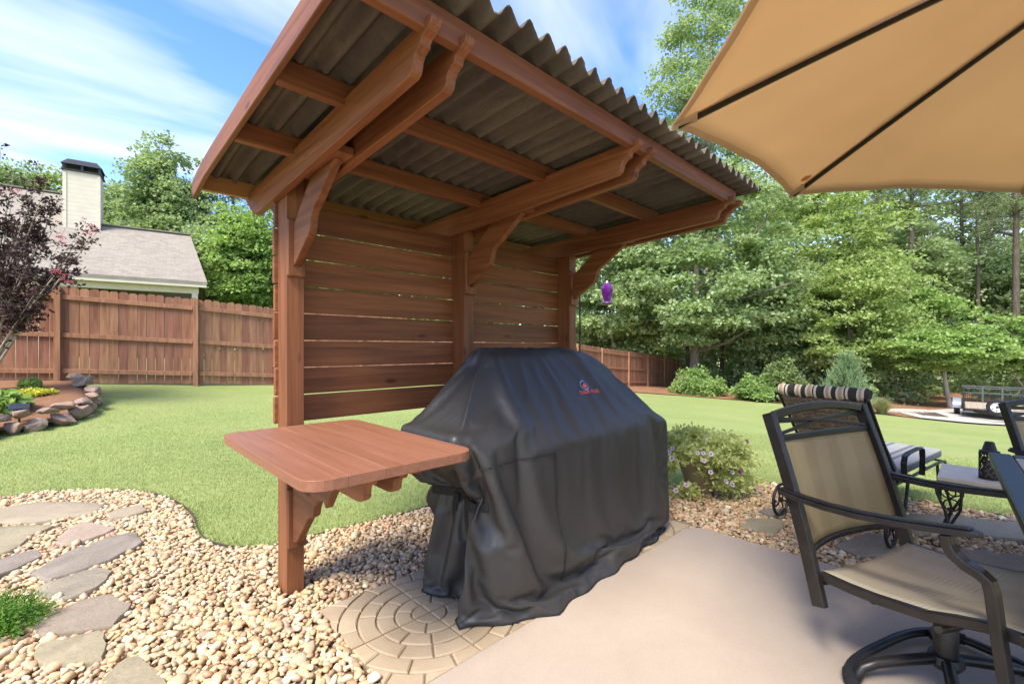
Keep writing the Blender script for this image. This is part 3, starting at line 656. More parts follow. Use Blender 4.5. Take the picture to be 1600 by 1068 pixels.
# ------------------------------------------------------------------ covered grill
# the cloth of the grill cover: settled folds, millimetre differences ring by ring (x, then y, then z)
COVER_NL, COVER_NA = 56, 128
COVER_DATA = [
1270,32,33,33,34,35,35,35,34,35,35,35,35,38,39,39,39,39,38,39,39,39,38,39,39,38,39,39,39,38,39,39,39,39,38,39,39,38,39,39,38,39,39,37,38,38,37,36,30,27,26,5,-3,-4,-3,-4,-3,-7,-6,-6,-6,-6,-7,-6,-6,-30,-31,-30,-31,-30,-35,-34,-35,-34,-35,-34,-35,-34,-35,-34,-35,-34,-35,-34,-34,-35,-34,-35,-34,-35,-34,-35,-34,-35,-34,-35,-34,-34,-35,-34,-35,-34,-34,-34,-34,-35,-34,-34,-34,-34,-34,-34,-34,-33,-32,-29,10,10,10,28,28,28,-18,-18,-33,-37,-36,-17,
20,-29,0,4,2,1,6,6,1,-16,-2,1,4,1,-1,2,-3,1,0,0,1,-3,1,3,1,-3,1,-1,-3,4,0,-2,3,2,3,-8,0,4,0,0,-8,2,1,-6,2,1,-4,3,-16,7,-8,31,-25,29,-37,5,38,-36,11,-12,-5,41,-19,19,-30,13,-9,15,-9,-7,-3,11,-2,-7,20,-8,-2,-6,12,-4,-4,4,-5,11,-4,-6,5,-6,7,5,-2,-4,-1,2,0,-5,-6,3,-2,3,-4,4,-3,9,-7,12,-6,-2,-8,15,-7,-7,13,-4,9,-9,23,-15,-16,-4,17,-30,12,8,18,-4,3,-27,
-13,30,-4,0,1,-6,-2,-9,-3,10,-6,-1,-4,2,3,-3,4,0,2,-1,-4,0,3,-1,-5,6,1,-5,2,-1,0,5,-1,1,0,6,-9,-3,3,-9,10,-6,-1,6,-7,-7,4,0,12,-26,30,-31,20,-17,12,19,-19,4,-17,1,31,-34,46,-19,4,-10,-1,-1,3,8,-1,-18,4,17,-25,22,-5,1,4,-2,-1,-4,3,-11,13,1,-10,8,-7,-6,0,5,10,-5,-6,1,5,-7,-1,-7,13,-9,4,-11,24,-2,-1,-4,2,-1,2,5,-7,0,-6,18,-19,39,-1,-29,-5,12,24,-1,-13,-3,-12,26,
20,-17,9,-6,4,6,-15,-19,0,3,10,-6,6,-1,-1,2,-2,0,0,4,3,2,-3,-5,6,0,0,-2,2,-1,1,0,0,0,0,4,4,-3,-9,8,-3,5,0,-4,-5,-3,3,-7,-5,21,-23,-11,6,36,-1,-19,-8,29,-32,0,-1,-2,-5,23,5,-5,0,-24,23,-4,-1,10,-7,-12,25,-10,1,-1,3,-1,-1,-5,2,14,-15,12,-2,-3,-6,-5,-1,12,-13,0,4,1,-6,2,2,5,-14,10,-5,-2,-12,18,8,-1,-1,-2,3,-5,2,0,19,8,-25,7,-16,1,5,14,-5,0,4,-3,-2,-14,
-9,1,3,10,0,-25,-3,7,1,5,-6,11,-3,0,0,0,2,1,2,-2,1,1,2,5,0,-1,-3,8,-3,-6,2,-1,0,-2,0,-1,-1,5,3,2,-2,1,2,-4,2,4,-7,3,4,2,-39,14,15,0,21,-5,10,-28,11,-25,-5,5,10,-7,7,1,0,3,-23,16,1,1,3,-4,-8,13,1,-1,0,2,0,3,-7,2,5,-12,11,-5,-1,0,8,-14,-1,0,5,-1,1,-4,-3,-2,12,-12,7,-1,-5,-11,24,1,0,-6,4,0,-5,4,-10,4,13,1,-4,-9,1,11,2,-1,-2,0,0,0,
-4,6,-1,0,-12,-8,-1,9,4,-2,2,-2,3,0,1,0,1,0,-1,1,-1,2,-1,0,-4,-3,1,-1,4,6,-2,-3,-1,1,0,1,4,0,4,-9,5,-3,1,2,4,-1,8,-4,5,-26,38,-10,-12,-21,44,3,-19,6,-6,-1,-29,7,5,-3,7,-1,1,-3,1,-12,14,-3,6,-2,-5,4,6,-1,-4,4,5,-3,9,-16,3,-1,2,0,-1,0,-4,-3,0,2,-1,4,-1,-1,0,-4,-6,13,-9,7,-7,-3,3,13,0,-8,5,1,-1,6,-10,1,10,0,6,-16,-6,9,7,0,-1,0,0,0,
-1,4,-3,0,-22,5,1,10,4,6,6,-5,-2,1,-7,0,1,-2,0,0,2,-2,1,0,-4,4,-2,3,-6,0,0,3,2,0,0,1,5,0,1,1,-1,-5,-1,9,-4,0,1,8,1,13,-3,3,-5,-10,-3,4,-6,4,1,0,-17,-7,2,-10,14,0,6,-1,14,-5,-8,-8,4,1,-4,0,7,0,-4,2,4,-2,3,-4,-2,1,0,0,0,0,-5,3,-2,-1,-2,3,2,0,0,1,4,-10,2,2,1,-9,-8,19,3,-3,-1,3,-1,14,-10,-6,9,-2,5,-4,-9,0,9,-1,-3,3,12,-8,
0,2,-1,-6,-8,-3,20,-7,0,-2,3,5,0,-10,4,1,-3,1,-1,0,0,2,0,1,-1,-2,-1,-4,6,1,2,0,0,0,0,0,-1,0,1,9,-6,3,0,1,10,-13,-1,0,0,-4,7,18,2,2,-51,8,22,3,1,0,-7,-15,-5,26,-17,1,5,1,1,-7,4,1,-4,3,-4,-5,10,2,-5,2,3,1,0,-2,-3,1,0,0,0,0,-2,0,1,-3,-1,1,3,0,-1,0,1,-3,3,-4,5,-7,-6,4,12,-2,-3,3,0,9,-3,-6,7,-1,3,-3,-8,-3,9,1,-4,0,11,-2,
1,1,0,-10,-4,10,-5,7,-2,1,-2,4,-4,-2,2,-3,2,0,1,0,-1,1,0,-1,7,-5,5,3,-5,0,-1,-1,0,0,1,-2,0,0,0,-7,9,4,-2,-1,0,3,-3,0,1,8,-11,7,19,-26,-2,-4,5,10,3,-1,-4,-11,-14,14,-4,1,4,7,-4,2,-9,8,-9,6,-3,-4,6,4,-6,3,-1,9,-6,0,1,-2,-1,0,0,0,-1,-1,1,-1,-2,-2,4,0,0,0,1,0,4,-6,-2,2,-7,-8,19,1,-5,4,0,8,-1,-5,9,-6,4,-2,-7,1,1,3,-3,-1,8,1,
2,0,2,-22,11,7,1,-1,0,0,1,-2,-9,6,0,4,-1,0,-2,-1,1,-1,-1,-2,-3,7,1,-3,6,-1,-2,1,0,0,-1,0,0,0,-1,3,-5,0,2,0,2,6,-5,1,1,5,3,-8,-5,-8,9,-5,3,10,3,1,0,-11,-9,4,-4,2,-5,22,-9,2,-3,0,-2,0,-2,-4,3,6,-4,1,-2,4,1,-2,0,0,-1,0,0,0,0,-3,2,0,-2,-1,1,2,0,-1,-1,2,-5,11,-4,6,-15,-4,7,9,-4,1,0,7,0,-5,1,1,4,0,-6,-1,0,3,-3,0,8,4,
2,0,3,1,-9,4,0,0,0,0,0,-6,-3,7,0,-1,-2,0,0,1,-3,-2,0,1,5,-1,-1,4,-2,-1,2,1,-1,-1,0,1,-1,-1,-1,-2,3,1,0,2,-1,9,-8,2,0,3,-3,-5,-2,0,8,-8,0,8,6,2,-1,-7,-12,3,-3,0,-6,17,-2,0,0,-4,4,-4,1,-5,0,8,-2,0,-3,4,0,0,-1,0,-1,-1,1,0,0,-1,-1,2,-2,-1,0,2,-1,1,-2,3,-3,4,3,-9,11,-17,0,14,-1,-2,1,7,0,-4,-1,1,5,-1,-6,0,0,2,-1,-1,7,-4,
3,0,0,-5,-1,5,0,-2,0,1,-1,-9,8,-2,2,-3,1,-1,1,-1,0,1,0,1,0,2,-2,0,1,0,1,-2,0,1,0,-1,0,1,2,3,-4,0,0,-1,0,1,2,-1,-1,4,-6,-7,5,-1,-3,3,-2,8,7,2,1,-3,-16,-1,-6,5,-3,11,3,-1,2,-5,3,-5,3,-5,-2,7,0,-1,-2,3,1,0,-1,0,-1,0,0,0,0,0,-2,2,0,-3,-1,3,0,-1,-2,3,-2,-3,11,-3,4,-8,-16,18,4,-3,-1,8,0,-5,-2,4,4,0,-6,-1,0,2,-2,0,6,-3,
3,3,-9,-9,11,3,-1,2,-3,1,-3,-3,3,1,-1,-1,0,0,1,-2,2,0,1,0,1,-2,1,0,-1,1,0,0,0,0,0,-1,1,1,-1,0,0,0,0,1,-2,2,4,-4,1,2,-10,2,0,1,0,0,-5,8,7,3,1,0,-10,-11,1,-8,10,2,6,-2,2,0,-2,0,0,-3,-5,7,3,-3,-2,2,2,0,-1,1,-2,0,0,0,0,0,-1,0,0,-1,-2,3,0,0,-2,2,0,0,1,5,-10,12,-18,1,15,-4,1,5,3,-5,-3,1,6,-1,-5,-1,1,1,-3,1,5,-1,
4,-1,-9,-2,9,1,2,-5,2,0,-6,1,2,1,-2,0,0,2,-2,1,0,1,0,1,-1,-1,1,0,0,1,-1,0,0,0,-1,1,1,-1,0,0,1,0,0,-2,-3,0,10,-4,0,0,-1,-4,-1,0,2,0,-4,3,10,4,-1,1,-4,-19,1,9,4,-7,5,-1,3,0,-4,3,-2,-2,-4,3,6,-4,-1,1,1,1,-1,2,-4,1,0,0,0,0,0,-1,1,-1,-1,1,0,-1,0,1,0,-8,-1,15,-4,5,-7,-17,22,-4,2,3,3,-2,-4,1,5,1,-1,5,-18,8,1,0,2,1,
4,0,-13,2,9,2,-2,-2,2,-3,-7,5,2,-2,1,-1,1,0,-1,1,1,0,1,-1,0,0,1,-1,0,1,-1,0,0,0,0,1,-1,1,0,0,0,-1,1,-4,1,-2,-1,7,-1,0,9,3,-16,0,1,0,-3,0,9,6,1,-1,12,-37,7,8,2,-9,7,0,0,2,-1,-2,-2,1,-6,2,8,-5,0,2,1,0,-1,1,-2,1,0,-1,0,0,0,-2,2,-1,-1,1,0,0,0,-1,1,-3,-4,6,8,-13,15,-19,1,15,-3,3,2,0,-4,0,5,0,0,0,-21,15,1,0,4,3,
6,-4,-22,23,-1,1,-9,8,-1,-3,-4,3,3,-1,-1,0,1,-2,2,0,0,1,-1,1,-1,1,-1,0,1,-1,0,0,1,-1,0,0,1,-1,1,-1,0,1,-1,-1,0,0,1,1,1,-2,5,-2,-15,9,0,1,-2,-2,7,10,-1,3,0,-16,15,-13,14,-26,12,1,0,1,1,-2,1,-1,-6,-1,6,-1,-1,1,1,1,-1,0,-1,0,0,0,0,0,0,0,0,0,-1,0,0,0,-1,1,0,-1,-4,-7,19,-4,2,-6,-9,10,4,-11,15,0,-5,0,6,-1,1,0,-12,6,1,1,2,1,
6,-12,3,22,-14,-11,13,-3,-2,-9,2,4,0,0,-3,3,0,-1,0,1,1,-1,1,-1,0,0,0,0,0,0,0,1,-1,0,1,0,-1,1,-1,0,1,0,0,-1,-1,0,0,0,0,2,2,0,8,-2,-10,0,-3,-2,3,12,2,5,-7,-3,-2,-3,-18,24,-10,4,-4,5,-1,1,-1,-1,-4,-5,7,1,0,-1,1,0,1,-1,-1,0,0,1,-1,0,0,-1,1,0,-1,-1,2,-1,-1,1,0,-1,-2,-5,6,9,-13,15,-27,12,-1,-1,15,2,-5,-1,5,1,0,0,-9,2,2,0,2,3,
4,-21,25,3,1,5,-26,2,4,-4,4,2,1,-2,0,1,-1,1,1,0,-1,1,0,0,-1,1,0,-1,1,-1,0,0,0,0,0,1,0,-1,1,-1,1,0,-1,-1,1,1,0,1,-1,-4,6,-3,4,4,0,-9,-2,-3,2,7,9,-7,2,4,-8,-2,-9,-8,11,5,-2,2,1,0,0,0,-3,-7,5,3,0,-2,2,-1,2,-2,1,-1,0,0,0,0,0,0,-1,1,-1,0,0,0,0,0,0,0,-2,-5,0,13,-4,1,-4,-11,3,1,16,-2,19,-29,11,0,3,-1,-9,1,-2,6,1,1,
1,-4,14,0,3,-5,-13,1,-2,-1,4,2,-1,-2,1,1,-1,1,0,1,0,0,-1,1,-1,1,-2,2,-1,0,1,0,-1,1,0,-1,0,1,-1,1,0,0,-1,0,0,1,0,-2,1,-6,8,-9,0,9,5,-4,-5,-4,1,5,10,3,-8,8,-14,0,-5,-5,2,9,-1,1,2,-1,0,0,-2,-6,2,5,-1,-1,1,0,0,-1,0,0,0,0,1,-1,0,0,0,0,-1,0,1,0,-2,0,1,0,0,-4,-12,15,9,-13,11,-24,12,-5,16,2,8,-13,2,4,1,0,-8,1,-1,5,0,2,
5,-3,7,-2,9,-21,0,2,-3,0,3,1,0,-1,0,1,0,0,1,-1,1,-1,1,-1,1,-1,1,0,0,0,-1,1,0,0,0,1,0,-1,0,0,1,0,-1,0,1,0,0,2,-1,6,-11,3,-5,-2,10,2,-5,-4,-2,4,6,8,-4,-12,-1,10,0,-16,0,9,1,-2,3,1,-1,1,-1,-7,0,5,1,-2,1,0,0,0,-1,1,-1,0,0,0,0,0,-1,1,-1,-1,1,0,0,0,-1,0,0,-2,-7,1,13,-4,-8,8,8,-18,10,10,3,-9,0,4,4,-3,-6,-1,1,5,-2,4,
17,-8,-2,-2,-6,-14,10,1,-3,1,3,1,-1,0,1,0,-1,1,0,1,-1,1,-1,1,-1,1,-1,0,0,0,1,0,-1,1,0,0,0,0,0,0,0,1,-2,1,1,1,-1,-1,1,3,-12,9,-3,-2,2,9,-6,-5,-2,4,4,1,0,0,-1,1,1,-6,-12,10,4,-4,5,0,0,-1,0,-5,-2,6,0,-1,0,0,-1,0,1,-1,1,-1,0,0,0,0,-1,1,0,-1,0,-1,0,0,1,0,-1,0,-6,-10,16,5,-3,15,-9,2,-28,49,-29,24,-34,37,1,-42,35,-40,30,13,-35,21,
0,13,-5,-6,-7,-5,6,0,-4,4,2,0,0,-1,1,-1,1,1,0,-1,1,-1,1,0,0,-1,1,0,0,0,0,-1,1,0,1,-1,0,0,0,0,1,0,-2,2,0,0,1,0,0,-4,5,-6,0,0,-2,7,2,-6,-4,2,5,3,-1,-1,1,0,2,-4,-9,1,7,-3,2,1,1,0,-1,-3,-5,6,1,-2,1,0,0,-1,0,0,0,0,0,0,0,0,0,0,-1,0,0,0,0,-1,0,0,0,1,-4,-8,6,10,-3,21,-6,-11,0,0,0,0,0,0,0,0,0,0,1,0,0,-1,
10,8,-11,-7,-6,-3,5,-1,-3,4,3,-1,-1,0,1,-1,2,-1,0,1,-1,1,-1,0,0,1,-1,1,-1,1,0,0,0,0,0,0,0,0,0,1,0,0,0,0,1,0,1,-1,0,-4,3,-4,0,1,-1,2,6,-6,-4,1,5,2,0,1,0,-2,3,-2,-8,-3,8,-2,1,2,-1,1,0,-3,-7,6,2,-3,1,1,-1,1,0,-1,0,0,0,0,0,0,-1,0,1,-2,1,0,-1,1,-1,0,7,3,0,-20,0,15,7,9,-1,-14,0,1,-1,0,0,0,0,0,1,0,-1,1,0,-1,
15,5,-14,-8,-5,-2,6,-2,-1,4,1,-1,-1,0,1,0,0,1,0,-1,1,0,0,0,0,-1,1,0,0,0,0,-1,1,0,0,1,-1,0,0,0,1,0,-1,1,0,1,0,0,0,-8,6,-6,4,-1,0,1,4,0,-6,-1,4,3,1,0,1,-4,5,-1,-4,-12,11,0,-2,3,1,-1,0,-1,-6,4,2,-2,0,0,0,0,0,0,0,1,-1,1,-1,0,0,0,0,-1,0,0,0,-1,0,0,5,2,0,-1,-25,15,5,-2,-6,-5,7,-18,29,4,-31,19,-20,18,-19,28,-3,-25,18,-11,
-17,17,1,-3,-6,0,4,-2,2,3,0,-1,-1,1,0,0,1,-1,0,1,-1,0,0,0,1,-1,1,0,-1,1,0,0,1,-1,0,0,0,0,-1,2,0,-1,1,0,1,0,0,1,-1,2,-7,0,1,1,-1,-2,5,1,-5,-1,3,1,4,0,1,1,-1,-1,-3,-3,-1,3,-5,5,0,0,1,-1,-6,1,5,-3,0,1,0,-1,0,1,-1,0,0,0,0,0,0,0,0,-1,0,0,0,-1,1,0,2,4,0,1,-20,3,6,-16,12,13,-20,14,0,-15,1,-1,-1,0,1,-2,12,1,-14,27,
-21,1,12,5,-6,1,5,-3,2,3,0,-1,-2,2,0,0,0,1,0,-1,1,0,0,0,0,0,0,0,0,0,0,0,0,0,0,0,1,-1,0,1,0,0,-1,1,1,0,-1,1,0,-1,-3,-1,0,1,1,-2,1,5,-4,-5,5,1,2,1,2,1,-1,1,-5,1,-6,5,-4,2,1,1,-1,0,-5,0,5,-3,0,0,0,1,-1,0,0,0,0,0,0,0,-1,0,1,-1,0,0,-1,1,-1,0,-1,7,-2,2,1,-25,14,-15,2,-2,1,22,-12,-9,4,-2,0,0,-1,-3,12,4,-13,-5,
-21,0,12,3,-10,10,2,-4,6,1,0,-1,-1,1,0,1,0,0,-1,1,-1,0,1,-1,1,-1,1,0,0,-1,1,0,0,1,-1,0,0,0,0,1,-1,1,0,1,0,-1,1,0,0,-1,-5,0,3,1,2,-3,-2,5,-2,-5,3,2,-1,4,5,6,-8,1,0,-15,3,6,-3,0,3,-1,0,1,-4,-4,6,-2,0,1,-1,0,1,-1,0,0,0,0,0,0,0,0,0,-1,0,0,0,-1,-1,2,6,-1,0,-1,4,-14,-4,-10,5,0,7,2,-6,-6,5,-3,0,-1,1,-5,6,15,-10,-7,
-19,0,4,8,-6,8,2,-1,3,0,-1,0,-1,1,0,1,-1,0,1,-1,1,0,-1,1,-1,1,0,0,0,0,0,0,0,0,0,0,0,1,0,-1,1,0,0,1,0,0,0,0,-1,0,-4,0,2,2,0,1,-4,1,3,-5,0,1,-3,9,8,-6,0,-1,2,-5,-11,9,0,-3,3,0,1,-1,-2,-5,7,-3,1,-1,1,-1,0,0,1,-1,1,-1,1,-1,0,-1,1,-1,0,0,0,-1,0,2,4,-8,3,4,7,-7,-13,-4,-2,1,6,0,-6,-4,6,-4,-1,0,1,-4,1,13,1,-12,
-19,0,2,8,-2,7,0,0,3,0,0,-1,-1,1,1,-1,1,-1,0,1,0,-1,1,-1,1,0,0,-1,1,0,0,0,0,0,0,0,0,0,0,1,0,0,0,1,-1,1,0,0,0,-2,-4,0,4,1,-1,1,1,-4,5,-4,-2,-1,0,4,-13,18,1,0,-1,-1,2,-7,2,-6,5,1,-1,0,-1,-6,6,-2,0,0,0,0,0,0,0,0,0,1,-1,0,0,-1,1,-1,0,0,0,0,-1,2,1,-5,-1,5,-11,17,-12,-6,-5,3,4,0,-6,-1,6,-7,1,0,2,-6,-1,10,8,-11,
1,0,-8,-7,2,8,1,1,1,-1,1,-1,0,0,0,1,-1,1,0,-1,0,1,-1,1,0,0,0,0,0,0,0,1,-1,0,0,1,-1,0,1,0,0,-1,1,1,0,0,-1,0,0,-1,-8,9,0,-1,0,0,1,1,-3,0,0,-1,-1,2,-3,10,0,0,-1,4,-8,-2,2,-3,0,2,0,0,0,-5,4,-1,-1,1,-1,1,-1,0,0,0,0,0,0,0,0,0,0,0,-1,0,0,-1,0,2,-1,-3,0,3,0,-14,8,4,-13,3,4,-1,-7,2,6,-10,1,0,2,-5,-1,5,11,-3,
-18,2,-2,4,3,7,0,2,0,1,-1,0,-1,1,0,0,1,-1,0,1,0,0,0,0,0,0,-1,1,0,0,0,0,0,0,1,-1,0,1,-1,0,1,0,0,0,1,0,0,0,-1,-2,-1,3,1,-1,0,0,0,0,2,0,-2,0,-4,-3,4,8,-2,2,-1,2,-1,-6,1,-2,-2,2,1,0,0,-5,3,1,-2,0,0,0,0,1,-1,1,0,-1,0,0,0,0,0,-1,0,1,-1,-1,0,3,-2,-2,1,0,0,-4,-6,0,2,-1,1,-1,-6,2,1,-6,3,0,3,-2,-7,3,11,2,
-20,1,1,3,4,7,-1,3,-1,-1,1,-2,0,2,-2,0,0,0,-1,0,-1,0,0,-1,0,1,-1,0,0,0,-2,1,1,-2,0,0,0,-1,1,0,-2,2,0,0,-1,0,1,0,5,1,5,1,-2,-2,-3,-2,-1,0,0,3,-9,8,1,-8,35,-37,5,-2,5,-4,-9,3,6,0,-1,2,0,0,1,1,-2,0,-1,-1,1,0,0,1,0,0,0,1,0,0,1,-1,0,1,0,-1,1,-2,3,3,-4,-1,1,0,0,-1,4,-5,-3,-3,20,-20,-7,6,-4,-4,4,-2,7,-3,2,-11,13,5,
-22,-1,6,-2,8,6,0,2,-1,1,-1,-2,4,-1,0,-1,-2,1,-1,-2,1,0,-1,-1,1,0,0,-2,0,0,2,-2,-1,2,-1,-2,1,0,0,-1,0,-2,4,-1,1,-2,-1,-4,-3,7,0,-4,-3,-2,-5,1,-1,0,-1,-1,15,-15,16,27,-31,-3,9,2,-3,-2,2,-2,3,1,-1,1,0,1,-1,1,-1,0,0,-1,0,0,1,-1,1,1,0,-1,1,0,0,1,0,0,-1,1,0,-1,2,8,-10,1,0,0,0,7,-8,2,2,0,2,-21,5,5,-8,0,2,-9,13,-2,-3,8,-18,32,
-19,-2,2,-4,14,5,-1,1,1,0,0,-1,2,-1,1,-3,0,-1,0,0,-1,0,0,-1,0,1,-1,0,0,1,-4,1,1,-1,0,-1,-1,0,1,0,-2,0,3,0,-2,0,-5,1,-1,-2,-12,1,2,3,2,0,2,1,2,1,-2,1,32,-25,-4,1,-9,14,0,1,-1,-4,2,1,-2,2,0,0,1,1,-3,2,-2,0,0,0,1,0,1,-1,0,1,0,1,0,0,0,0,0,0,1,-2,6,-1,-4,0,1,-2,8,-7,6,-2,-2,12,-5,-38,0,2,2,11,10,-4,-10,10,3,-9,8,-16,
3,-5,2,-12,37,0,-3,2,0,-2,-2,5,-3,0,-1,-3,-2,-1,-1,-1,0,-3,0,-1,0,-4,1,0,-1,-1,-1,-1,-1,-2,-3,2,-1,0,-3,-2,2,-2,-1,-1,-4,-3,2,1,-2,-1,-5,9,-8,-3,4,0,0,1,0,1,-1,0,6,4,0,-3,-3,-4,14,0,0,-2,0,4,-3,0,4,1,0,-4,5,-1,1,1,1,1,2,0,1,1,1,1,1,1,0,0,1,0,2,1,0,2,-6,2,6,0,-3,8,0,7,-5,1,0,-20,-9,-4,-2,1,3,-3,6,-10,4,6,-13,2,11,10,
-6,-7,15,23,2,-2,2,-2,-3,-1,1,-6,4,-4,1,1,-3,-2,1,-2,-2,1,-1,-1,-2,-1,0,-1,0,-2,-1,-1,-1,0,-2,-3,1,-2,0,-1,-3,0,-1,-4,0,0,0,-2,1,-3,-2,3,1,-1,-1,1,0,-1,1,-1,-1,2,3,2,4,1,1,-8,2,6,1,0,-4,5,-1,0,2,1,1,-3,3,1,-1,2,1,2,0,2,1,1,1,0,1,1,1,1,0,2,-3,4,1,1,-2,-8,11,1,-2,15,-5,-5,6,1,1,-3,-22,4,-10,2,0,1,-10,9,2,-3,5,-3,-9,2,
19,13,-5,0,0,-1,-3,0,-1,-1,-5,2,-5,2,-5,2,2,-2,-2,0,-2,-1,-2,-1,-1,0,-2,-1,-1,0,-1,-2,-2,0,-2,-1,-1,-1,-2,0,-3,-1,-1,-2,-1,0,-1,0,-2,-1,1,2,6,-4,0,0,0,0,-1,1,-2,2,-2,-2,5,1,1,1,-6,8,1,1,-1,2,1,-1,2,1,2,0,-1,1,1,0,1,3,0,2,0,1,1,2,1,0,2,1,-1,2,1,1,2,0,1,-4,5,2,1,-1,6,6,-2,2,0,0,-14,14,-28,-1,2,1,5,1,-1,0,1,2,-1,-4,
50,-2,-10,-4,-10,0,1,-3,0,-2,-9,6,-2,-2,1,-2,0,-1,-1,-1,-1,-1,-2,0,-3,0,-1,-1,0,-2,-1,-1,-1,-2,-1,-1,-1,-1,-1,-2,-2,-1,-2,-1,0,0,-1,-1,-1,-2,2,1,3,0,0,-1,0,0,0,-1,0,2,-3,2,-5,6,2,5,-6,-1,7,0,0,2,1,-2,1,2,1,1,-1,1,0,2,1,1,1,1,2,1,1,1,0,2,1,1,1,1,1,-1,3,-1,2,-3,0,7,1,-3,2,6,0,1,1,0,-9,20,19,-5,-6,-5,-2,1,1,0,0,0,1,3,
41,-14,-4,-2,7,-2,-1,-1,-1,-8,2,0,-2,1,-1,-2,-2,1,-1,-1,-1,-2,-2,0,-1,-1,-1,-1,-2,-1,-1,0,-2,-1,-1,-1,-2,-1,-1,-3,-1,0,-4,1,0,-1,-1,-1,-1,-2,1,1,4,1,0,0,-1,0,0,-2,-1,3,-3,1,3,-5,5,4,2,-7,6,2,-1,1,1,0,1,2,1,0,-1,1,0,1,3,1,1,1,1,1,1,1,2,1,0,1,1,0,3,0,1,1,1,-2,-7,12,2,-3,2,0,3,0,2,0,1,-13,20,-7,2,14,-9,2,1,2,0,1,1,1,
30,-4,1,1,-2,-1,-2,1,-6,-4,5,-6,5,-2,-2,1,-2,-1,-1,-1,-1,-1,-1,-2,-1,-1,-1,-1,-1,-1,-1,-2,-1,-2,0,-2,-1,-2,0,-3,0,-2,-1,0,0,-2,0,-1,-1,-4,3,-1,4,2,0,0,0,-1,0,-2,-2,6,-8,3,0,8,-4,1,6,-1,-7,8,-2,3,1,1,-2,2,2,1,-2,1,1,1,4,-1,2,0,1,1,1,1,1,1,2,2,1,0,0,2,-1,3,1,0,-5,6,3,-6,6,0,-1,4,6,2,-8,18,-7,-6,3,0,10,-11,2,1,1,0,0,0,
29,-1,-1,-1,-1,-1,-1,-2,-5,2,1,-1,0,-1,-2,-2,0,-1,-2,0,-1,-1,-1,-3,1,-2,-1,-1,-1,-1,-1,-2,0,-2,-1,-1,-1,-1,-2,-3,1,-4,2,-1,-2,0,-2,-1,0,-3,1,-1,4,4,0,-1,0,0,-1,2,-7,9,-12,4,2,-2,12,-6,4,3,2,-6,3,0,2,1,-1,1,3,0,-2,2,1,0,3,1,0,2,0,1,1,2,1,1,1,1,1,1,0,2,0,1,1,2,-4,1,7,2,-4,-1,2,6,-5,0,10,3,-1,-2,-2,1,4,5,-10,3,0,0,0,-1,
29,-2,-1,-1,-1,-2,-1,-4,-2,3,-5,2,-1,-2,-1,-2,0,-2,-1,-2,-1,-1,-2,-2,-1,-1,-2,-1,-2,-1,-1,-2,-2,-1,-2,-1,-2,-1,-1,-2,-2,0,-1,-1,-1,-4,0,-2,-1,2,4,2,-5,1,0,-1,0,-1,-1,0,-1,0,9,-1,1,4,-6,6,-1,0,0,4,1,-3,3,1,3,-1,2,6,-6,8,-6,8,-5,1,1,1,1,2,2,1,1,2,1,1,2,2,1,0,3,0,2,1,-1,-6,13,-9,6,0,2,2,1,1,11,-1,-3,1,-1,-1,2,3,1,-5,2,0,0,-1,
28,-1,-1,-2,-2,-1,-3,-3,-1,2,-2,-1,-2,-1,-2,-1,-2,-2,-2,-1,-2,-2,-1,-1,-3,-1,-2,-2,-1,-2,-2,-2,-1,-1,-3,0,-3,-1,-2,-1,-2,-1,-2,-1,-2,0,-5,-1,-3,-3,15,-2,-6,-3,0,1,0,0,1,0,1,0,3,8,4,-3,2,5,-5,2,-2,3,1,-5,-1,1,3,7,1,17,-9,-5,5,-5,1,1,3,1,2,2,1,1,3,1,2,2,1,1,3,1,1,2,1,2,1,-4,7,-2,1,-1,5,-2,3,9,5,-5,-1,1,3,-3,2,1,2,-2,-1,1,-1,0,
27,2,-2,-2,-2,-2,-2,-4,3,-2,-1,-1,-2,-2,-1,-2,-2,-1,-1,-3,-1,-2,-2,-1,-1,-3,-1,-2,-2,-2,-1,-2,-2,-1,-1,-3,-1,-2,-1,-1,-2,-2,-1,-2,-2,-1,0,-4,-2,5,7,-9,-3,2,0,0,0,0,0,0,0,0,2,4,1,5,3,-6,2,5,3,-3,-3,1,2,3,12,-8,-1,-1,10,0,-4,0,2,2,0,2,2,1,2,3,1,2,2,1,2,2,1,2,1,1,2,2,2,-4,4,1,0,2,1,4,6,2,2,-5,1,1,3,-3,-1,3,1,0,-1,-1,1,-3,
28,3,-2,-1,-2,-3,-3,-1,1,-4,1,-1,-2,-2,-1,-2,-2,-1,-3,-1,-2,-1,-2,-2,-2,-1,-2,-2,-2,-2,-2,-1,-2,-1,1,-5,-1,-3,-2,1,-3,-1,-2,-2,-1,-2,-1,-1,0,3,-3,-3,0,0,1,-1,0,1,0,0,0,0,2,0,4,-6,-3,3,5,-1,4,2,0,3,0,-3,14,-4,-19,27,-6,4,2,2,2,1,2,2,1,2,1,1,2,1,2,2,1,2,2,2,1,2,1,1,1,-3,2,13,-7,2,14,-5,0,9,-14,3,1,2,1,0,-2,2,1,0,0,-1,-1,-4,
29,2,-2,-2,-2,-2,-4,2,-2,0,-1,-3,-1,-2,-2,-1,-1,-3,-1,-2,-2,-2,-1,-2,-1,-2,-3,-1,-2,-1,-2,-2,-1,-3,0,-1,-4,-1,-2,-1,-1,-2,-2,-1,-2,-1,-2,-2,1,-2,-3,-1,0,0,-1,1,0,-1,0,0,0,0,-2,5,3,5,1,0,-3,-1,0,2,4,1,3,6,-9,33,13,-38,-1,3,2,6,1,3,2,1,3,1,2,2,1,2,2,1,3,1,1,2,2,2,1,1,3,0,-24,20,13,4,-14,20,2,-15,3,1,0,3,0,4,-5,1,2,0,-1,0,-2,-2,
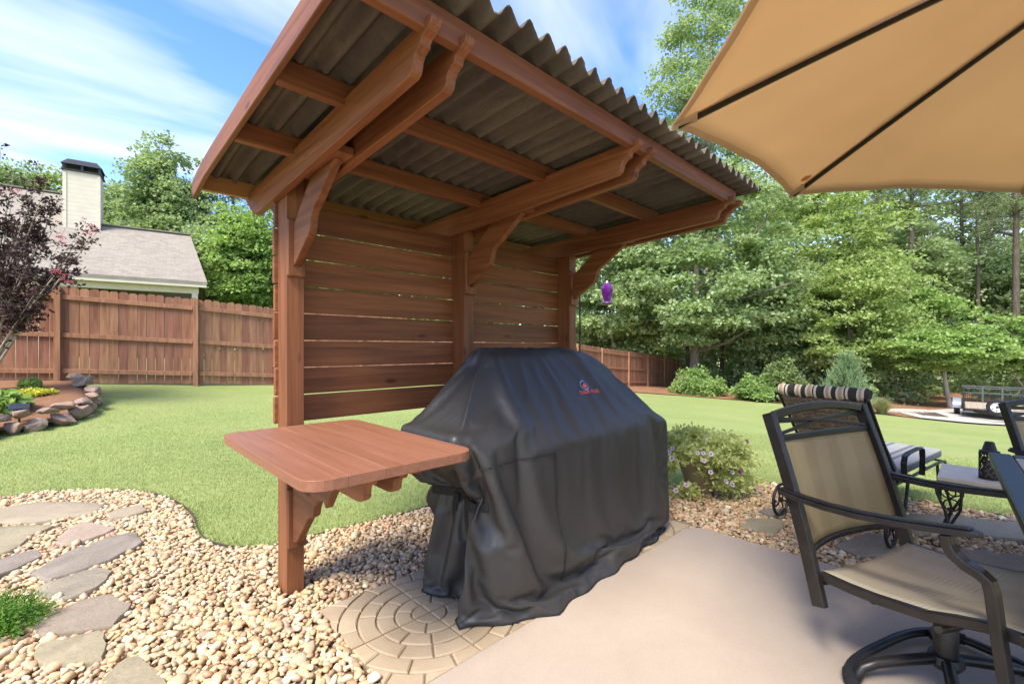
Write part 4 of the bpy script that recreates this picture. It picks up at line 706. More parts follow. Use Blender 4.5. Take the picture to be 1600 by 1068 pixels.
33,-2,-2,-3,-2,-3,0,0,-1,-1,-2,-1,-3,-1,-2,-1,-3,-1,-2,-1,-2,-2,-1,-1,-2,-3,-1,-3,-1,-2,-1,-2,-2,-1,-2,1,-5,-2,-1,-2,-1,-2,-1,-2,-1,-2,-1,0,-3,-3,-4,0,1,0,0,0,0,1,0,0,0,-1,1,1,0,1,4,2,2,1,1,1,4,2,-2,2,-11,-11,14,-2,9,4,3,0,8,1,3,2,2,2,2,1,2,2,1,3,1,2,2,1,2,2,2,2,1,4,-2,-26,17,9,9,-12,-3,5,2,-2,2,10,1,2,1,-3,1,1,0,-3,-1,-4,
38,-3,-2,-9,-2,-1,1,-2,-3,-3,-3,-3,-2,-4,-2,-3,-2,-4,-2,-3,-3,-3,-1,-2,-5,-1,-4,-3,-3,-3,-1,-2,-4,-4,-3,-2,3,-6,-5,-3,2,-2,-4,-3,-3,-3,-3,-3,-3,-3,0,0,0,1,0,0,1,0,-1,1,1,1,-1,0,2,1,2,2,4,4,2,3,3,3,9,-2,11,-6,6,2,-14,3,5,5,-1,6,2,4,2,3,3,3,3,3,3,3,2,3,4,3,3,2,3,3,3,3,4,-1,-24,-1,16,6,6,-1,-3,3,12,5,-2,-3,3,0,1,0,-3,-2,-3,8,
35,11,-7,3,-2,-1,-4,-4,-2,-3,-3,-4,-3,-3,-3,-3,-4,-2,-4,-3,-2,-4,-3,-4,-2,-3,-3,-4,-4,-3,-4,-1,-2,-3,-4,-3,-4,1,-1,-1,-11,-3,-2,-4,-3,-5,-4,-2,-3,-1,1,2,-6,3,3,0,0,0,0,0,0,2,0,1,1,2,2,2,3,5,5,4,3,4,2,11,-3,4,-1,3,5,1,0,-1,2,0,5,5,3,4,4,3,3,4,3,2,4,3,2,4,3,3,3,4,3,3,3,4,2,-9,-15,0,6,2,10,6,-7,-2,-5,-4,-8,-1,4,2,-1,4,5,8,
51,-7,1,0,-5,-6,-1,-2,-3,-3,-3,-3,-3,-2,-4,-4,-2,-3,-3,-3,-3,-7,-1,-3,-1,-3,-1,-2,-5,-1,-3,-4,-3,-5,-1,-3,-3,-9,-3,-1,1,-6,-1,-3,-3,0,-4,-6,-5,1,-2,-3,5,0,-2,-3,2,-1,-1,0,3,1,-2,0,5,4,2,10,1,6,0,4,3,3,3,2,-1,2,3,2,3,-1,2,4,2,2,7,-3,3,9,-2,4,4,0,10,0,3,3,3,3,3,3,4,2,3,3,3,4,4,7,8,-2,-3,-2,-2,1,8,-3,2,-1,3,-5,-6,-1,2,2,-1,-3,
5,0,-3,-5,3,1,-2,0,0,-1,0,-1,0,1,1,1,-2,0,1,-1,0,4,-4,2,-2,1,0,-1,2,-2,1,-1,0,3,-2,-2,1,5,-1,-2,1,0,-3,1,-2,-3,-1,-1,1,-3,-1,5,-3,1,0,2,-4,3,2,0,-3,-1,6,-5,-4,6,4,-4,5,-2,4,0,0,1,0,-2,1,1,-2,1,0,1,0,-1,1,1,-6,4,0,-5,5,0,0,3,-6,3,0,1,0,-1,1,-1,0,0,1,0,0,-1,0,3,-7,5,-3,6,4,1,-2,1,-2,3,-1,4,-3,0,0,-3,3,-2,
5,-1,-4,2,-2,0,0,0,0,0,0,1,-1,-1,0,0,1,-1,0,1,-1,1,1,-2,1,-1,0,1,-1,0,0,1,-1,1,-1,1,-1,1,0,-1,-1,3,-2,-1,1,0,0,-2,-1,4,5,-8,0,-3,0,3,-1,-1,1,-2,-4,2,0,6,-2,-1,10,-3,-2,-1,0,-1,0,1,1,0,0,0,0,-1,0,0,1,0,0,0,0,0,0,-1,0,1,0,0,-1,1,1,0,0,0,-1,2,-2,0,0,1,0,0,0,-1,-1,0,9,-1,-4,2,0,-2,1,-1,2,2,2,-3,-2,2,-2,3,
7,-4,-1,-4,1,0,0,0,1,1,-1,1,-1,0,-1,0,1,0,0,-1,1,1,-1,1,0,0,0,-1,2,-3,0,1,0,-1,1,0,0,0,-1,2,-1,0,2,0,-1,-1,-2,-3,-2,1,0,2,-1,0,1,-2,6,-3,-1,1,1,-5,1,1,-1,-1,3,4,0,1,-1,-1,1,1,-2,0,1,0,0,0,0,0,-1,0,0,0,1,1,-1,-1,1,-1,0,0,-1,1,0,0,0,0,1,-1,2,-1,-1,0,1,0,-1,0,1,6,-1,3,-2,-7,1,1,0,4,1,-3,0,4,2,-2,-3,1,
3,1,-6,4,-3,1,1,0,-2,0,1,0,2,-1,1,-1,0,0,0,0,0,-1,1,-1,0,-1,0,2,-2,3,-1,-1,1,0,0,0,0,-1,1,-1,2,-1,0,0,1,0,3,-5,-4,-6,4,2,-1,0,0,3,1,4,-2,-3,-1,1,-3,0,7,-1,-1,0,0,0,0,1,1,-2,-1,0,0,1,0,1,-1,0,1,0,0,0,-1,0,2,0,-2,-1,1,0,0,-1,-1,0,0,1,-1,1,1,1,0,-1,0,0,0,-1,0,0,-4,5,5,3,-4,1,-3,-6,0,1,4,-2,4,-1,1,-2,
-7,2,5,-1,2,-1,0,-1,1,-1,0,0,0,1,-1,0,0,0,0,0,0,0,0,1,-1,1,-1,0,2,-1,0,-1,1,-1,0,0,1,0,0,1,-1,1,-2,1,0,1,3,2,1,0,-8,2,4,-6,-3,-2,-2,4,4,4,1,-4,1,3,-4,6,-7,0,0,-2,2,1,-1,-2,2,0,-1,-1,1,0,1,0,0,1,-1,1,0,-2,1,1,0,-1,-1,-1,2,0,1,-1,0,0,1,-2,-2,3,0,-1,0,0,1,0,3,-1,5,-4,0,3,1,-3,0,0,-3,-3,-4,4,-3,-2,2,0,
6,-2,-4,0,-1,1,0,0,0,0,0,-1,1,0,0,-1,0,0,0,1,-1,0,1,1,-1,-1,1,-1,0,-1,2,0,-2,1,1,0,0,-1,-1,0,0,0,2,-2,1,0,-7,1,2,3,-1,-1,-1,2,1,0,-2,-2,2,2,4,1,-2,-5,3,-4,5,0,0,2,-3,0,0,1,0,0,-1,1,0,0,-1,1,1,-1,0,0,1,0,-2,0,0,2,0,1,-1,1,-1,0,0,-1,-1,2,0,-2,0,1,0,0,0,1,-2,5,3,0,-3,-1,2,1,0,-1,1,0,0,-1,0,3,0,0,
1667,-11,-20,-28,-30,-26,-18,-11,-10,-17,-25,-27,-22,7,15,14,7,-3,-7,-4,6,11,10,3,-6,-9,-4,6,13,13,6,-2,-5,0,7,13,13,5,-5,-9,-4,5,11,17,10,4,1,10,40,21,22,30,34,33,34,34,34,33,34,33,33,34,33,34,33,6,21,24,19,10,-9,-6,3,11,15,9,-1,-7,-7,0,8,9,3,-6,-12,-9,0,7,10,6,-4,-8,-7,1,8,10,2,-8,-13,-13,-4,4,3,-2,-11,-14,-11,-3,6,8,1,-9,-20,-24,-24,-25,-40,-39,-39,-30,-29,-30,-36,-36,-21,-17,-17,-34,
6,-21,-5,9,9,6,9,9,-11,-19,0,5,28,-16,3,-15,14,-6,19,-7,4,5,-13,-1,11,-11,11,-19,8,-15,7,-16,2,-1,1,15,-1,-5,17,-6,17,0,-6,5,-1,-13,14,-1,-16,-18,19,-10,4,7,-11,13,-2,-31,9,10,11,-10,7,11,-32,21,-26,15,-10,6,24,-27,13,-18,23,-6,17,-3,-26,18,-22,19,9,-29,-5,6,30,-11,19,-32,-14,-5,11,-11,9,3,-6,33,14,-9,9,-23,14,-32,12,-19,19,-15,-2,25,-10,6,-5,20,-18,-3,7,-7,-8,-9,45,-14,-9,-8,-17,19,-15,22,
-17,38,-4,7,0,-4,7,-22,-5,7,-7,28,-26,16,-9,15,-19,17,-5,11,-6,0,6,-1,-26,24,-9,-7,-4,6,-27,16,2,-1,-4,-10,17,12,-16,26,-24,16,9,-38,14,16,-1,4,-42,34,-36,26,-3,-10,8,-5,11,-16,0,1,-6,24,-4,2,16,-35,6,-1,7,14,-28,29,-39,38,-25,33,-14,-1,-4,-7,0,-5,7,12,-16,14,-16,29,-43,44,0,-12,-37,5,-4,0,15,-9,11,28,-26,31,-38,32,-28,2,-16,24,-13,0,23,-17,8,3,5,-15,-10,14,0,-8,7,-1,3,-4,0,-18,47,-32,
11,-35,40,-14,17,4,-31,-13,1,5,43,-34,26,4,3,-3,1,-3,0,6,0,-13,6,-17,15,-8,6,-3,-29,5,3,2,2,4,0,-11,-17,3,-2,5,28,-14,-14,38,-44,22,-4,-17,31,-34,32,-3,13,-14,-4,4,3,22,-26,0,2,0,7,-5,7,17,-2,-36,14,-5,10,-23,11,-12,23,-8,5,1,-1,-10,6,-11,3,-10,25,17,-14,-35,9,-8,36,-10,15,-2,-34,1,-5,-2,-1,18,31,-36,37,-12,-2,-3,-17,-12,10,-1,7,14,-4,0,-9,-2,-3,10,5,0,-11,6,-3,2,-2,22,-17,9,
-5,0,-16,22,8,-19,-3,1,2,37,-37,36,-2,-3,-2,-1,8,1,-3,-7,10,0,-9,10,0,-1,-11,7,-3,-30,13,5,7,6,4,0,-36,-15,26,-23,-2,-3,7,2,38,-45,-2,3,7,6,6,3,-4,-2,15,0,-9,15,14,-28,3,-1,-6,2,7,-18,-3,16,-12,7,13,-1,-8,-7,-3,8,6,3,0,-14,14,9,-22,-1,31,-19,-28,18,4,-10,11,14,10,-9,-6,-25,6,-13,4,-1,13,32,-40,24,6,-2,-12,-7,-2,-4,4,11,11,-16,4,-1,-1,2,3,2,-15,9,0,1,0,-1,-1,1,
-4,6,18,4,-34,0,-1,7,31,-28,27,-4,5,1,-1,-2,-6,0,-4,1,-30,-8,1,-2,21,-12,-5,6,12,29,0,-8,-5,-5,-4,-3,25,-3,-22,23,-27,12,-6,-28,4,-1,-3,22,-15,17,-6,-4,1,24,-14,1,10,11,-6,-17,1,-2,-5,1,3,14,-1,-30,3,-3,22,4,-8,-9,-3,2,10,4,2,-8,15,-7,-25,11,4,0,-1,-6,3,-2,-4,34,-7,-3,1,-12,-14,6,-3,-9,-1,8,36,-34,23,1,1,-19,-3,-7,4,6,5,-8,6,0,1,0,-3,8,-22,13,4,0,1,-5,3,0,
-1,3,5,-7,-9,-1,2,36,-9,8,-13,-26,5,-2,15,0,1,-19,-6,-3,14,-9,-6,11,7,16,-6,17,-1,-6,2,7,2,1,0,-2,1,-1,-2,-35,26,-40,-3,7,2,35,-6,-34,8,6,5,3,-3,7,2,0,-1,3,1,0,-10,2,-4,2,1,1,-15,11,14,-9,-10,17,-3,-10,-5,0,8,7,2,-3,6,-14,-4,7,-4,2,0,-3,-2,1,-9,7,18,1,2,-4,-10,-1,0,1,7,-30,1,41,-10,6,-1,-5,-13,-7,-1,7,-1,-8,12,2,4,-3,-2,5,-10,1,6,0,4,16,-32,11,
-1,4,2,-14,0,1,25,-31,-4,-6,8,9,-1,20,-6,-1,-20,2,-2,-3,2,10,1,-5,1,14,23,-11,9,2,-2,-2,-5,-4,-4,-4,-3,3,4,15,-32,30,-3,-10,-34,19,9,-2,-3,2,-4,-2,1,-4,14,-2,-2,3,1,2,-10,-2,7,-7,-3,3,-7,13,0,-23,4,18,3,-9,-6,-2,5,9,4,-3,2,-13,2,3,-4,3,0,-2,-1,2,-5,1,7,9,2,-1,-8,-4,0,1,1,12,-35,-1,26,11,1,1,-15,-11,-1,4,1,-2,6,1,5,-3,-1,3,-6,-7,12,-1,3,0,-8,3,
0,3,0,-13,1,1,-9,9,-9,4,-5,18,8,3,-6,-22,5,2,-1,0,-8,1,4,5,-11,-6,1,16,15,-4,-9,7,-1,-6,0,-9,-4,1,0,27,18,-17,-6,-5,-1,-2,8,1,-3,-5,5,-3,0,4,-2,2,-3,5,4,6,-13,-4,9,-15,-2,5,-2,13,-2,-11,-11,12,16,-11,-7,-2,2,9,8,-4,-1,-15,6,5,2,-6,0,0,0,1,-4,-4,5,11,3,3,-6,-7,0,0,0,8,-5,-25,-1,33,5,-2,-5,-14,-7,4,2,0,3,3,9,-6,-1,2,-3,2,0,0,3,-3,-4,-1,
4,-1,-4,-6,-1,3,1,-2,0,-1,4,8,10,-7,-21,18,-2,-3,-5,-3,0,11,10,10,3,-5,-5,3,-21,-11,20,-12,-2,7,-10,2,15,-4,-3,-4,-16,0,2,4,12,-4,8,2,-2,-5,-1,3,2,-3,4,-1,-1,2,3,7,-6,-9,2,-8,-3,5,4,15,-10,-5,-10,1,14,0,-10,-2,0,7,8,-1,-3,-3,0,2,0,-5,1,0,1,0,-1,-8,5,6,6,2,-2,-6,-2,-1,0,7,7,-20,-12,6,27,1,0,-16,-9,2,0,2,2,3,1,1,0,1,-1,0,0,0,5,-4,-2,-6,
3,0,-10,0,-1,4,-1,0,-1,1,5,10,2,-19,17,-12,-4,-2,2,1,24,5,2,0,-18,8,1,-24,-9,23,-5,1,-2,-11,0,14,3,-3,16,-41,6,4,4,5,5,-12,9,13,-10,-5,1,1,1,0,0,0,0,-1,5,4,1,-11,-2,-5,-4,0,13,1,-2,0,-10,-5,13,6,-10,-4,0,5,10,0,-3,-3,-2,3,-2,-4,2,0,2,1,-2,-3,-3,6,7,2,0,-6,-3,0,-2,7,6,-4,-20,-8,24,11,1,-9,-14,-1,0,4,0,5,0,1,0,1,-1,0,1,0,4,-5,0,4,
3,1,-12,0,1,3,1,-2,0,1,8,10,-6,3,-11,-6,0,0,1,21,-1,-1,0,-8,7,-13,-16,3,18,0,-5,-6,-3,1,9,6,0,9,-13,5,-10,0,-1,3,3,-3,-1,8,-2,-6,2,1,-2,0,0,0,1,-1,3,5,4,-9,-6,1,-19,1,22,-5,4,2,-7,-11,6,16,-11,-6,0,3,10,2,-4,-2,-1,3,-2,-5,1,2,1,0,-1,-1,-6,5,7,3,2,-6,-3,-1,-3,5,8,2,-14,-15,3,27,-1,0,-16,-5,-1,5,-2,6,-3,5,0,1,0,-1,1,0,4,-5,0,8,
3,9,-19,1,-1,4,-2,4,-5,5,11,0,-3,-4,-6,-2,-1,0,16,3,-2,0,-6,-1,-4,-6,1,7,4,-3,-6,-2,-2,5,7,3,-6,-2,0,0,-1,0,-1,3,4,-3,-4,8,2,-8,1,0,0,0,0,0,2,-4,3,5,1,-2,-8,18,-4,-33,18,-2,6,5,-6,-9,-3,11,1,-9,-1,2,10,3,-4,-1,-1,1,-3,-4,3,2,2,-1,0,-2,-2,0,5,4,3,-5,-3,-1,-2,2,8,0,-2,-18,-9,21,14,0,-15,-7,-4,7,-7,11,-2,2,1,1,1,-2,1,0,8,-9,1,2,
0,1,-9,1,2,4,3,-10,5,6,7,1,-5,-6,-4,-2,0,10,10,-3,-1,-5,-2,-3,-2,-5,6,5,1,-5,-4,-1,2,4,6,-3,-4,-3,2,0,1,-2,1,9,7,0,-20,7,8,-10,0,1,0,-1,0,0,1,-1,1,5,0,1,-6,12,-13,-11,3,4,4,7,-5,-6,-10,10,5,-9,-2,0,10,5,-3,-2,-2,3,-4,-6,5,4,0,0,-1,-1,-3,-2,6,4,1,-1,-4,-1,-1,1,3,11,2,-16,-18,2,27,-1,-2,-17,-4,9,-4,8,-4,3,2,0,0,18,-19,1,-3,2,1,0,
3,-5,-5,0,4,4,-4,-2,3,8,7,-4,-5,-8,1,-1,3,11,1,-1,-4,-3,-2,-1,-3,0,3,5,-2,-5,-3,1,3,6,1,-3,-7,3,0,0,0,0,4,8,-1,4,5,-16,-12,10,-1,-1,1,1,0,-1,1,0,-1,5,-1,-2,14,-7,-13,-5,1,2,4,8,-1,-5,-8,-5,19,-13,-2,0,7,8,-5,0,-2,3,-7,-2,6,1,0,0,-1,-1,-1,-4,4,5,2,-1,-3,-1,-1,0,2,7,3,-1,-21,-10,20,14,0,-27,4,5,-2,7,-3,0,2,1,0,1,-6,5,-1,0,1,-6,
4,-8,2,-1,1,1,-10,11,-1,10,1,-3,-5,-4,-1,-1,8,7,-3,-2,-3,-2,-1,0,-3,0,5,2,-3,-4,-1,1,4,4,-1,-4,-1,0,0,-1,2,0,5,3,0,1,-8,-15,12,3,-1,0,-2,2,0,1,0,0,-1,4,-1,10,-1,-19,-7,8,8,-7,1,9,0,-5,0,-9,3,2,-6,0,4,16,-10,0,-1,1,-6,0,5,2,-1,0,0,-1,-2,-2,2,5,1,1,-4,-2,-1,1,2,3,6,2,-12,-19,1,32,-1,-6,16,-18,-11,5,-2,0,3,0,0,1,0,4,-5,-1,1,-4,
3,-12,-1,21,-7,-16,24,-5,-5,9,0,-4,-6,1,-8,5,8,2,-2,-3,-3,-1,0,0,-5,4,5,0,-4,-3,0,2,4,3,-4,-2,-1,1,0,-1,1,1,4,1,1,-1,-10,13,-1,-6,-1,0,2,0,-3,0,0,2,-3,4,3,11,-6,-19,0,8,-8,5,-2,8,6,-7,-2,-2,-4,3,-6,0,1,10,-2,1,-1,-1,-7,4,4,0,1,-1,-1,0,-1,-2,0,4,3,0,-2,-2,-1,0,1,3,5,4,-2,-21,-10,16,16,-1,-7,-3,-5,5,-2,-2,5,-1,0,-2,4,3,-3,-3,1,-3,
-3,-2,1,9,0,8,-32,5,23,3,-3,-5,-3,-3,-1,5,6,-1,-2,-4,-1,0,0,-1,-2,4,2,-1,-3,-3,1,3,5,-1,-2,-2,-1,2,-2,0,1,2,4,0,0,-1,5,-9,-10,13,-4,1,0,1,0,-2,1,1,-1,-1,19,-15,3,-16,3,8,-11,1,1,7,8,-3,-5,0,-4,3,-6,-2,1,7,2,0,-2,-2,-3,4,3,0,-1,0,0,-1,-1,-2,0,4,3,0,-2,-2,-2,1,1,3,3,5,1,-11,-19,-1,32,1,-17,3,1,-10,14,-22,17,1,0,-3,5,1,7,-12,1,-2,
-9,0,10,4,1,-7,-2,4,9,1,-3,-4,-3,-5,2,6,5,-3,-3,-3,0,1,-2,0,-1,3,3,-2,-4,-1,1,4,2,-2,-2,0,-1,2,-2,0,2,1,4,0,0,-3,-3,-7,4,10,-6,-1,0,0,2,-1,-1,1,0,-1,9,8,-14,-14,33,-2,-28,-1,0,7,9,-1,-6,0,-1,1,-7,-3,1,7,1,1,0,-4,0,3,2,0,-1,0,-1,0,-1,-1,-2,4,3,1,-2,-1,-2,0,1,1,2,6,2,-1,-23,-9,11,25,-13,-5,7,-13,12,-1,5,-5,-1,-3,7,0,3,-7,0,-2,
-9,1,26,-13,5,-11,0,4,6,0,-3,-2,-4,-2,2,5,1,-2,-3,-1,0,0,-2,2,-1,2,2,-3,-2,0,1,3,2,-2,-2,0,0,1,-2,0,2,2,3,0,-2,-2,0,6,-3,-10,7,0,-1,0,0,0,-1,0,1,-1,2,9,-9,23,-13,-16,3,-8,0,4,11,2,-7,-1,0,0,-4,-4,-1,5,4,0,-1,-3,1,3,2,-1,-1,-1,0,0,0,-2,-2,3,4,0,-1,-2,0,-1,1,2,0,3,5,0,-9,-21,-3,28,-2,-9,12,-18,12,1,4,-5,2,-6,9,0,1,-4,0,-3,
-13,3,16,-4,-4,1,1,5,5,-1,-4,-3,-2,-1,2,5,0,-4,-2,-1,1,0,-1,0,1,2,1,-3,-2,0,2,3,1,-3,-2,1,-1,2,-1,0,1,2,3,-1,-1,-3,-9,10,8,-11,4,0,-2,0,-1,2,-2,1,0,-1,1,1,-22,21,6,-1,-6,-7,-1,1,11,5,-6,-3,0,0,-3,-6,0,4,4,1,0,-3,1,3,0,-1,-1,0,1,-1,0,-1,-1,1,3,1,-1,0,-2,0,0,1,1,1,5,0,-1,-15,-7,13,4,0,-2,5,-20,18,-19,6,18,-8,-6,6,-17,9,15,7,
1,-5,11,-7,-3,2,2,5,4,-2,-5,0,-4,0,3,4,-2,-4,0,0,1,-1,-1,1,-1,3,0,-2,-2,0,3,3,-2,-2,-1,1,0,0,-1,0,3,2,2,-2,-2,-2,4,-14,1,12,-1,-1,0,0,0,-1,1,-1,1,-2,1,2,4,-8,9,-1,-5,-7,-2,0,8,9,-4,-5,0,0,-1,-7,-1,3,5,1,0,-4,2,3,1,-2,0,0,-1,0,0,-1,-1,1,2,2,-1,-1,-1,0,0,2,0,-3,8,2,2,-11,-15,6,7,2,1,0,-1,1,0,0,0,1,0,0,1,0,-1,0,
-5,0,10,-7,0,1,3,6,2,-4,-4,0,-2,-1,3,4,-4,-3,1,0,0,0,0,0,0,2,-1,-1,-3,3,1,2,-1,-4,2,0,0,0,-2,2,2,1,1,0,-2,-2,2,-1,-4,6,-2,0,0,-1,0,0,1,-1,1,-1,0,2,7,5,-8,1,-5,-5,-6,0,7,9,0,-7,0,0,0,-7,-1,1,6,2,-1,-2,2,1,0,-1,-1,0,0,1,-1,-1,-1,0,4,0,0,-1,-1,0,0,1,-13,-4,0,26,0,-7,-16,2,-4,16,-1,1,0,0,0,0,1,-1,1,0,0,0,1,0,
-5,0,6,-3,0,0,4,6,1,-4,-8,5,-3,1,4,0,-3,-2,1,-1,1,0,-1,0,1,3,-2,-1,-2,2,2,1,-2,-2,0,1,-1,2,-2,2,2,1,0,-1,-1,-2,2,0,-4,7,-3,-1,0,0,0,-1,0,-1,1,0,0,1,7,1,-4,5,-7,-4,-5,-2,3,11,2,-7,-1,0,0,-5,-4,1,6,2,0,-2,2,1,0,-1,0,0,0,-1,0,0,-2,1,2,2,-1,-1,-1,0,-1,-3,-5,-3,1,13,0,7,-9,-2,24,-2,-3,-13,25,-12,-5,0,-8,-8,0,-3,-14,23,-10,-7,
-20,19,-1,0,0,1,4,6,-1,-6,-3,3,-2,1,2,0,-3,-1,2,-1,0,0,-1,2,0,2,-3,0,-1,2,1,1,-3,-1,1,-1,1,0,-1,2,1,2,1,-2,-2,-2,2,1,-1,-2,3,-1,0,0,-1,0,0,0,-1,1,-1,0,11,-2,-4,-1,1,-4,-6,-1,0,10,6,-5,-4,0,0,-3,-5,-1,6,3,0,-1,1,1,-1,-1,0,2,0,-1,-1,0,-2,0,3,1,0,0,-2,0,0,-5,-2,-4,-1,-10,34,2,-8,4,14,-4,-13,4,1,-5,-2,-2,0,0,0,-1,-4,-2,-4,-4,
-9,10,-4,0,2,-1,7,3,-1,-8,0,2,-2,1,4,-1,-5,2,0,0,0,0,0,0,0,2,-2,0,0,2,-1,1,-3,0,1,0,0,0,-2,3,3,-1,1,-1,-3,1,0,1,-1,0,1,-1,0,0,0,0,-2,1,0,1,-1,0,3,4,-3,-1,1,7,-17,1,-3,8,8,-3,-5,0,0,-2,-6,0,5,3,0,-1,1,2,-2,-1,1,1,0,-1,0,-2,0,-1,2,2,0,0,-1,-1,-2,-3,0,-4,5,22,-4,-4,0,-8,4,-7,0,29,-20,0,-4,-2,2,-1,1,-4,2,-11,11,-6,
1,6,-12,2,7,-4,5,6,-7,-5,1,1,-2,2,2,-2,-3,1,1,0,0,0,0,0,1,1,-3,1,-1,4,-1,-1,-1,-1,1,1,-1,0,0,3,0,1,0,-2,-1,0,0,1,-2,1,0,0,1,-2,0,0,0,0,-1,1,-1,1,-1,6,-8,-6,20,2,-8,-15,2,5,9,1,-7,0,0,0,-8,0,3,5,0,-1,2,0,-2,0,2,0,-1,0,-1,0,-1,-1,2,2,-1,0,-1,0,-2,-4,-4,1,27,-3,-10,9,0,-20,11,0,2,5,-5,2,-3,-3,0,0,-1,-6,7,-18,14,2,
2,13,-23,4,5,-1,7,0,-5,-5,3,1,-1,2,2,-3,-2,2,-1,0,0,0,-1,2,1,0,-4,2,1,2,-1,0,-4,1,2,-1,0,0,0,2,1,1,-1,-1,-5,-3,7,1,-1,0,0,0,0,0,-1,0,0,-1,1,0,-1,0,-11,14,-7,5,17,-6,-4,-11,-5,5,9,3,-7,-1,0,0,-7,-1,3,5,-1,0,3,-2,-2,1,2,-1,-1,0,0,1,-3,-1,3,2,0,0,-2,0,-2,-5,-1,5,6,9,-13,12,5,-8,-2,-1,3,3,-6,3,-2,-4,1,1,-2,-2,2,-7,-1,8,
2,-2,-18,14,5,1,4,1,-7,-2,2,1,-2,3,1,-3,-1,1,1,-1,1,-1,0,1,0,0,-3,2,1,3,-2,-1,-2,1,1,-1,0,0,1,2,1,0,0,-4,-4,1,2,3,-1,1,0,-1,0,0,0,-1,0,0,-1,0,0,0,-5,2,15,-9,5,1,6,-18,2,-4,8,7,-5,-4,0,1,-7,-2,1,7,0,0,1,-1,-2,2,1,-1,-1,-2,3,-1,0,-2,1,2,1,0,-1,-1,-4,-3,-1,6,-2,7,18,-15,20,-15,-5,0,2,1,-4,1,0,-3,0,0,-2,0,0,-1,-11,13,
12,-36,36,-9,-3,2,5,-2,-6,0,1,2,-1,1,0,-2,-1,2,-1,0,0,0,1,0,1,-2,-2,2,1,2,-1,-2,-2,2,0,0,0,0,1,3,-1,1,-1,-4,-2,0,2,2,1,0,-2,2,-1,-1,0,0,0,0,-1,0,1,-1,-5,1,14,-1,-1,-2,7,-9,-9,-1,5,9,-1,-7,0,-1,-2,-3,0,6,1,0,1,-3,1,1,1,-1,-3,2,1,0,-2,-2,2,3,-1,1,-2,-1,-3,-3,0,6,1,3,14,5,-13,15,-18,0,3,0,-4,0,2,-2,-2,0,-3,1,-2,4,-10,6,
-18,10,3,8,-4,4,3,-1,-8,2,1,0,0,3,-3,-1,0,2,-1,0,0,0,0,0,2,-1,-1,0,3,1,-2,-2,-1,2,0,-1,1,-1,2,3,-1,0,0,-6,1,-2,2,2,0,1,-1,0,0,0,0,-1,-1,0,1,-1,2,-1,-5,-3,15,3,-16,8,3,-3,-2,-7,2,10,2,-8,-2,1,-3,-3,0,7,1,-1,0,-2,2,3,-1,-2,-2,2,0,1,-1,-2,1,1,2,1,-2,-2,-3,-4,1,7,1,1,4,14,4,-26,9,-1,2,0,-2,-2,1,1,-3,0,-3,1,-7,8,-5,-3,
-8,3,-2,11,-4,6,0,-4,-5,3,-1,3,0,8,-13,-2,14,-11,-4,11,-7,-2,4,0,2,-4,1,-1,4,-1,1,-5,10,-7,-5,5,1,-1,3,0,2,-6,0,0,1,-2,-10,0,15,-1,3,-1,-1,0,-1,0,0,-2,-1,0,-2,3,-2,-9,15,12,-16,-9,11,4,-18,2,7,2,2,-2,-2,1,2,0,0,-6,0,4,-1,0,4,2,-3,-4,1,1,-1,1,0,1,-1,1,1,0,1,-3,-6,-3,2,9,1,0,-2,4,-5,15,-8,1,20,-21,1,-1,-1,5,-4,-1,-4,3,1,-11,10,-8,
5,-4,-18,21,-5,10,-2,-5,-3,2,-2,1,5,8,-1,9,-13,5,8,-15,2,4,10,-18,12,-12,16,-14,15,-14,4,6,-10,7,4,-16,15,-13,10,4,-7,-4,-6,-2,2,14,0,8,3,-8,-2,-1,-2,-1,-2,-2,-1,0,-2,-1,-7,-17,34,11,-11,4,-6,-16,-7,24,-19,-2,3,5,2,-2,-2,-1,2,1,0,-6,1,3,-1,2,4,-1,-5,-2,2,1,0,0,0,1,-1,0,0,0,2,-2,-8,-4,9,6,1,-1,-5,-14,23,17,-19,3,11,-10,2,0,0,2,1,-5,2,2,1,3,-8,-9,
7,0,5,-12,1,22,4,-34,8,-3,1,2,4,4,5,5,-1,-1,2,1,-1,2,-1,-1,-2,3,1,0,-1,8,-10,-10,10,-1,-2,1,1,2,-2,-3,-4,8,-20,8,10,2,11,1,1,-7,-9,-2,0,-2,-1,-1,-2,-2,-1,-1,-1,1,12,-18,-13,28,5,-10,-15,3,3,-5,0,5,3,-1,-2,0,2,0,-1,-6,2,3,1,3,3,-6,-4,1,2,0,0,0,1,0,-2,0,2,-2,4,-5,-7,-1,10,2,1,-3,-20,19,23,-19,4,-2,-12,14,-1,2,3,-3,1,3,1,-1,2,2,2,0,
15,-7,-8,-24,49,0,-20,17,0,1,-12,-6,-2,-1,13,4,-3,4,-1,-1,2,3,-7,1,-3,11,-6,2,-2,-1,-1,4,-4,7,-15,10,0,0,4,-14,10,4,0,1,5,0,-2,-5,3,-2,-6,-2,-3,-2,-1,-1,-1,-1,-1,-3,1,-2,-2,6,-5,-11,27,1,-17,-6,3,-6,-1,7,8,0,-5,-2,-1,-5,-1,9,0,-2,-1,3,0,-1,-1,0,0,0,0,-1,0,-5,1,12,0,-7,-2,1,10,2,-9,-6,-9,6,2,18,-14,3,2,11,-11,10,-4,1,0,2,0,3,-1,-1,0,-1,2,-2,
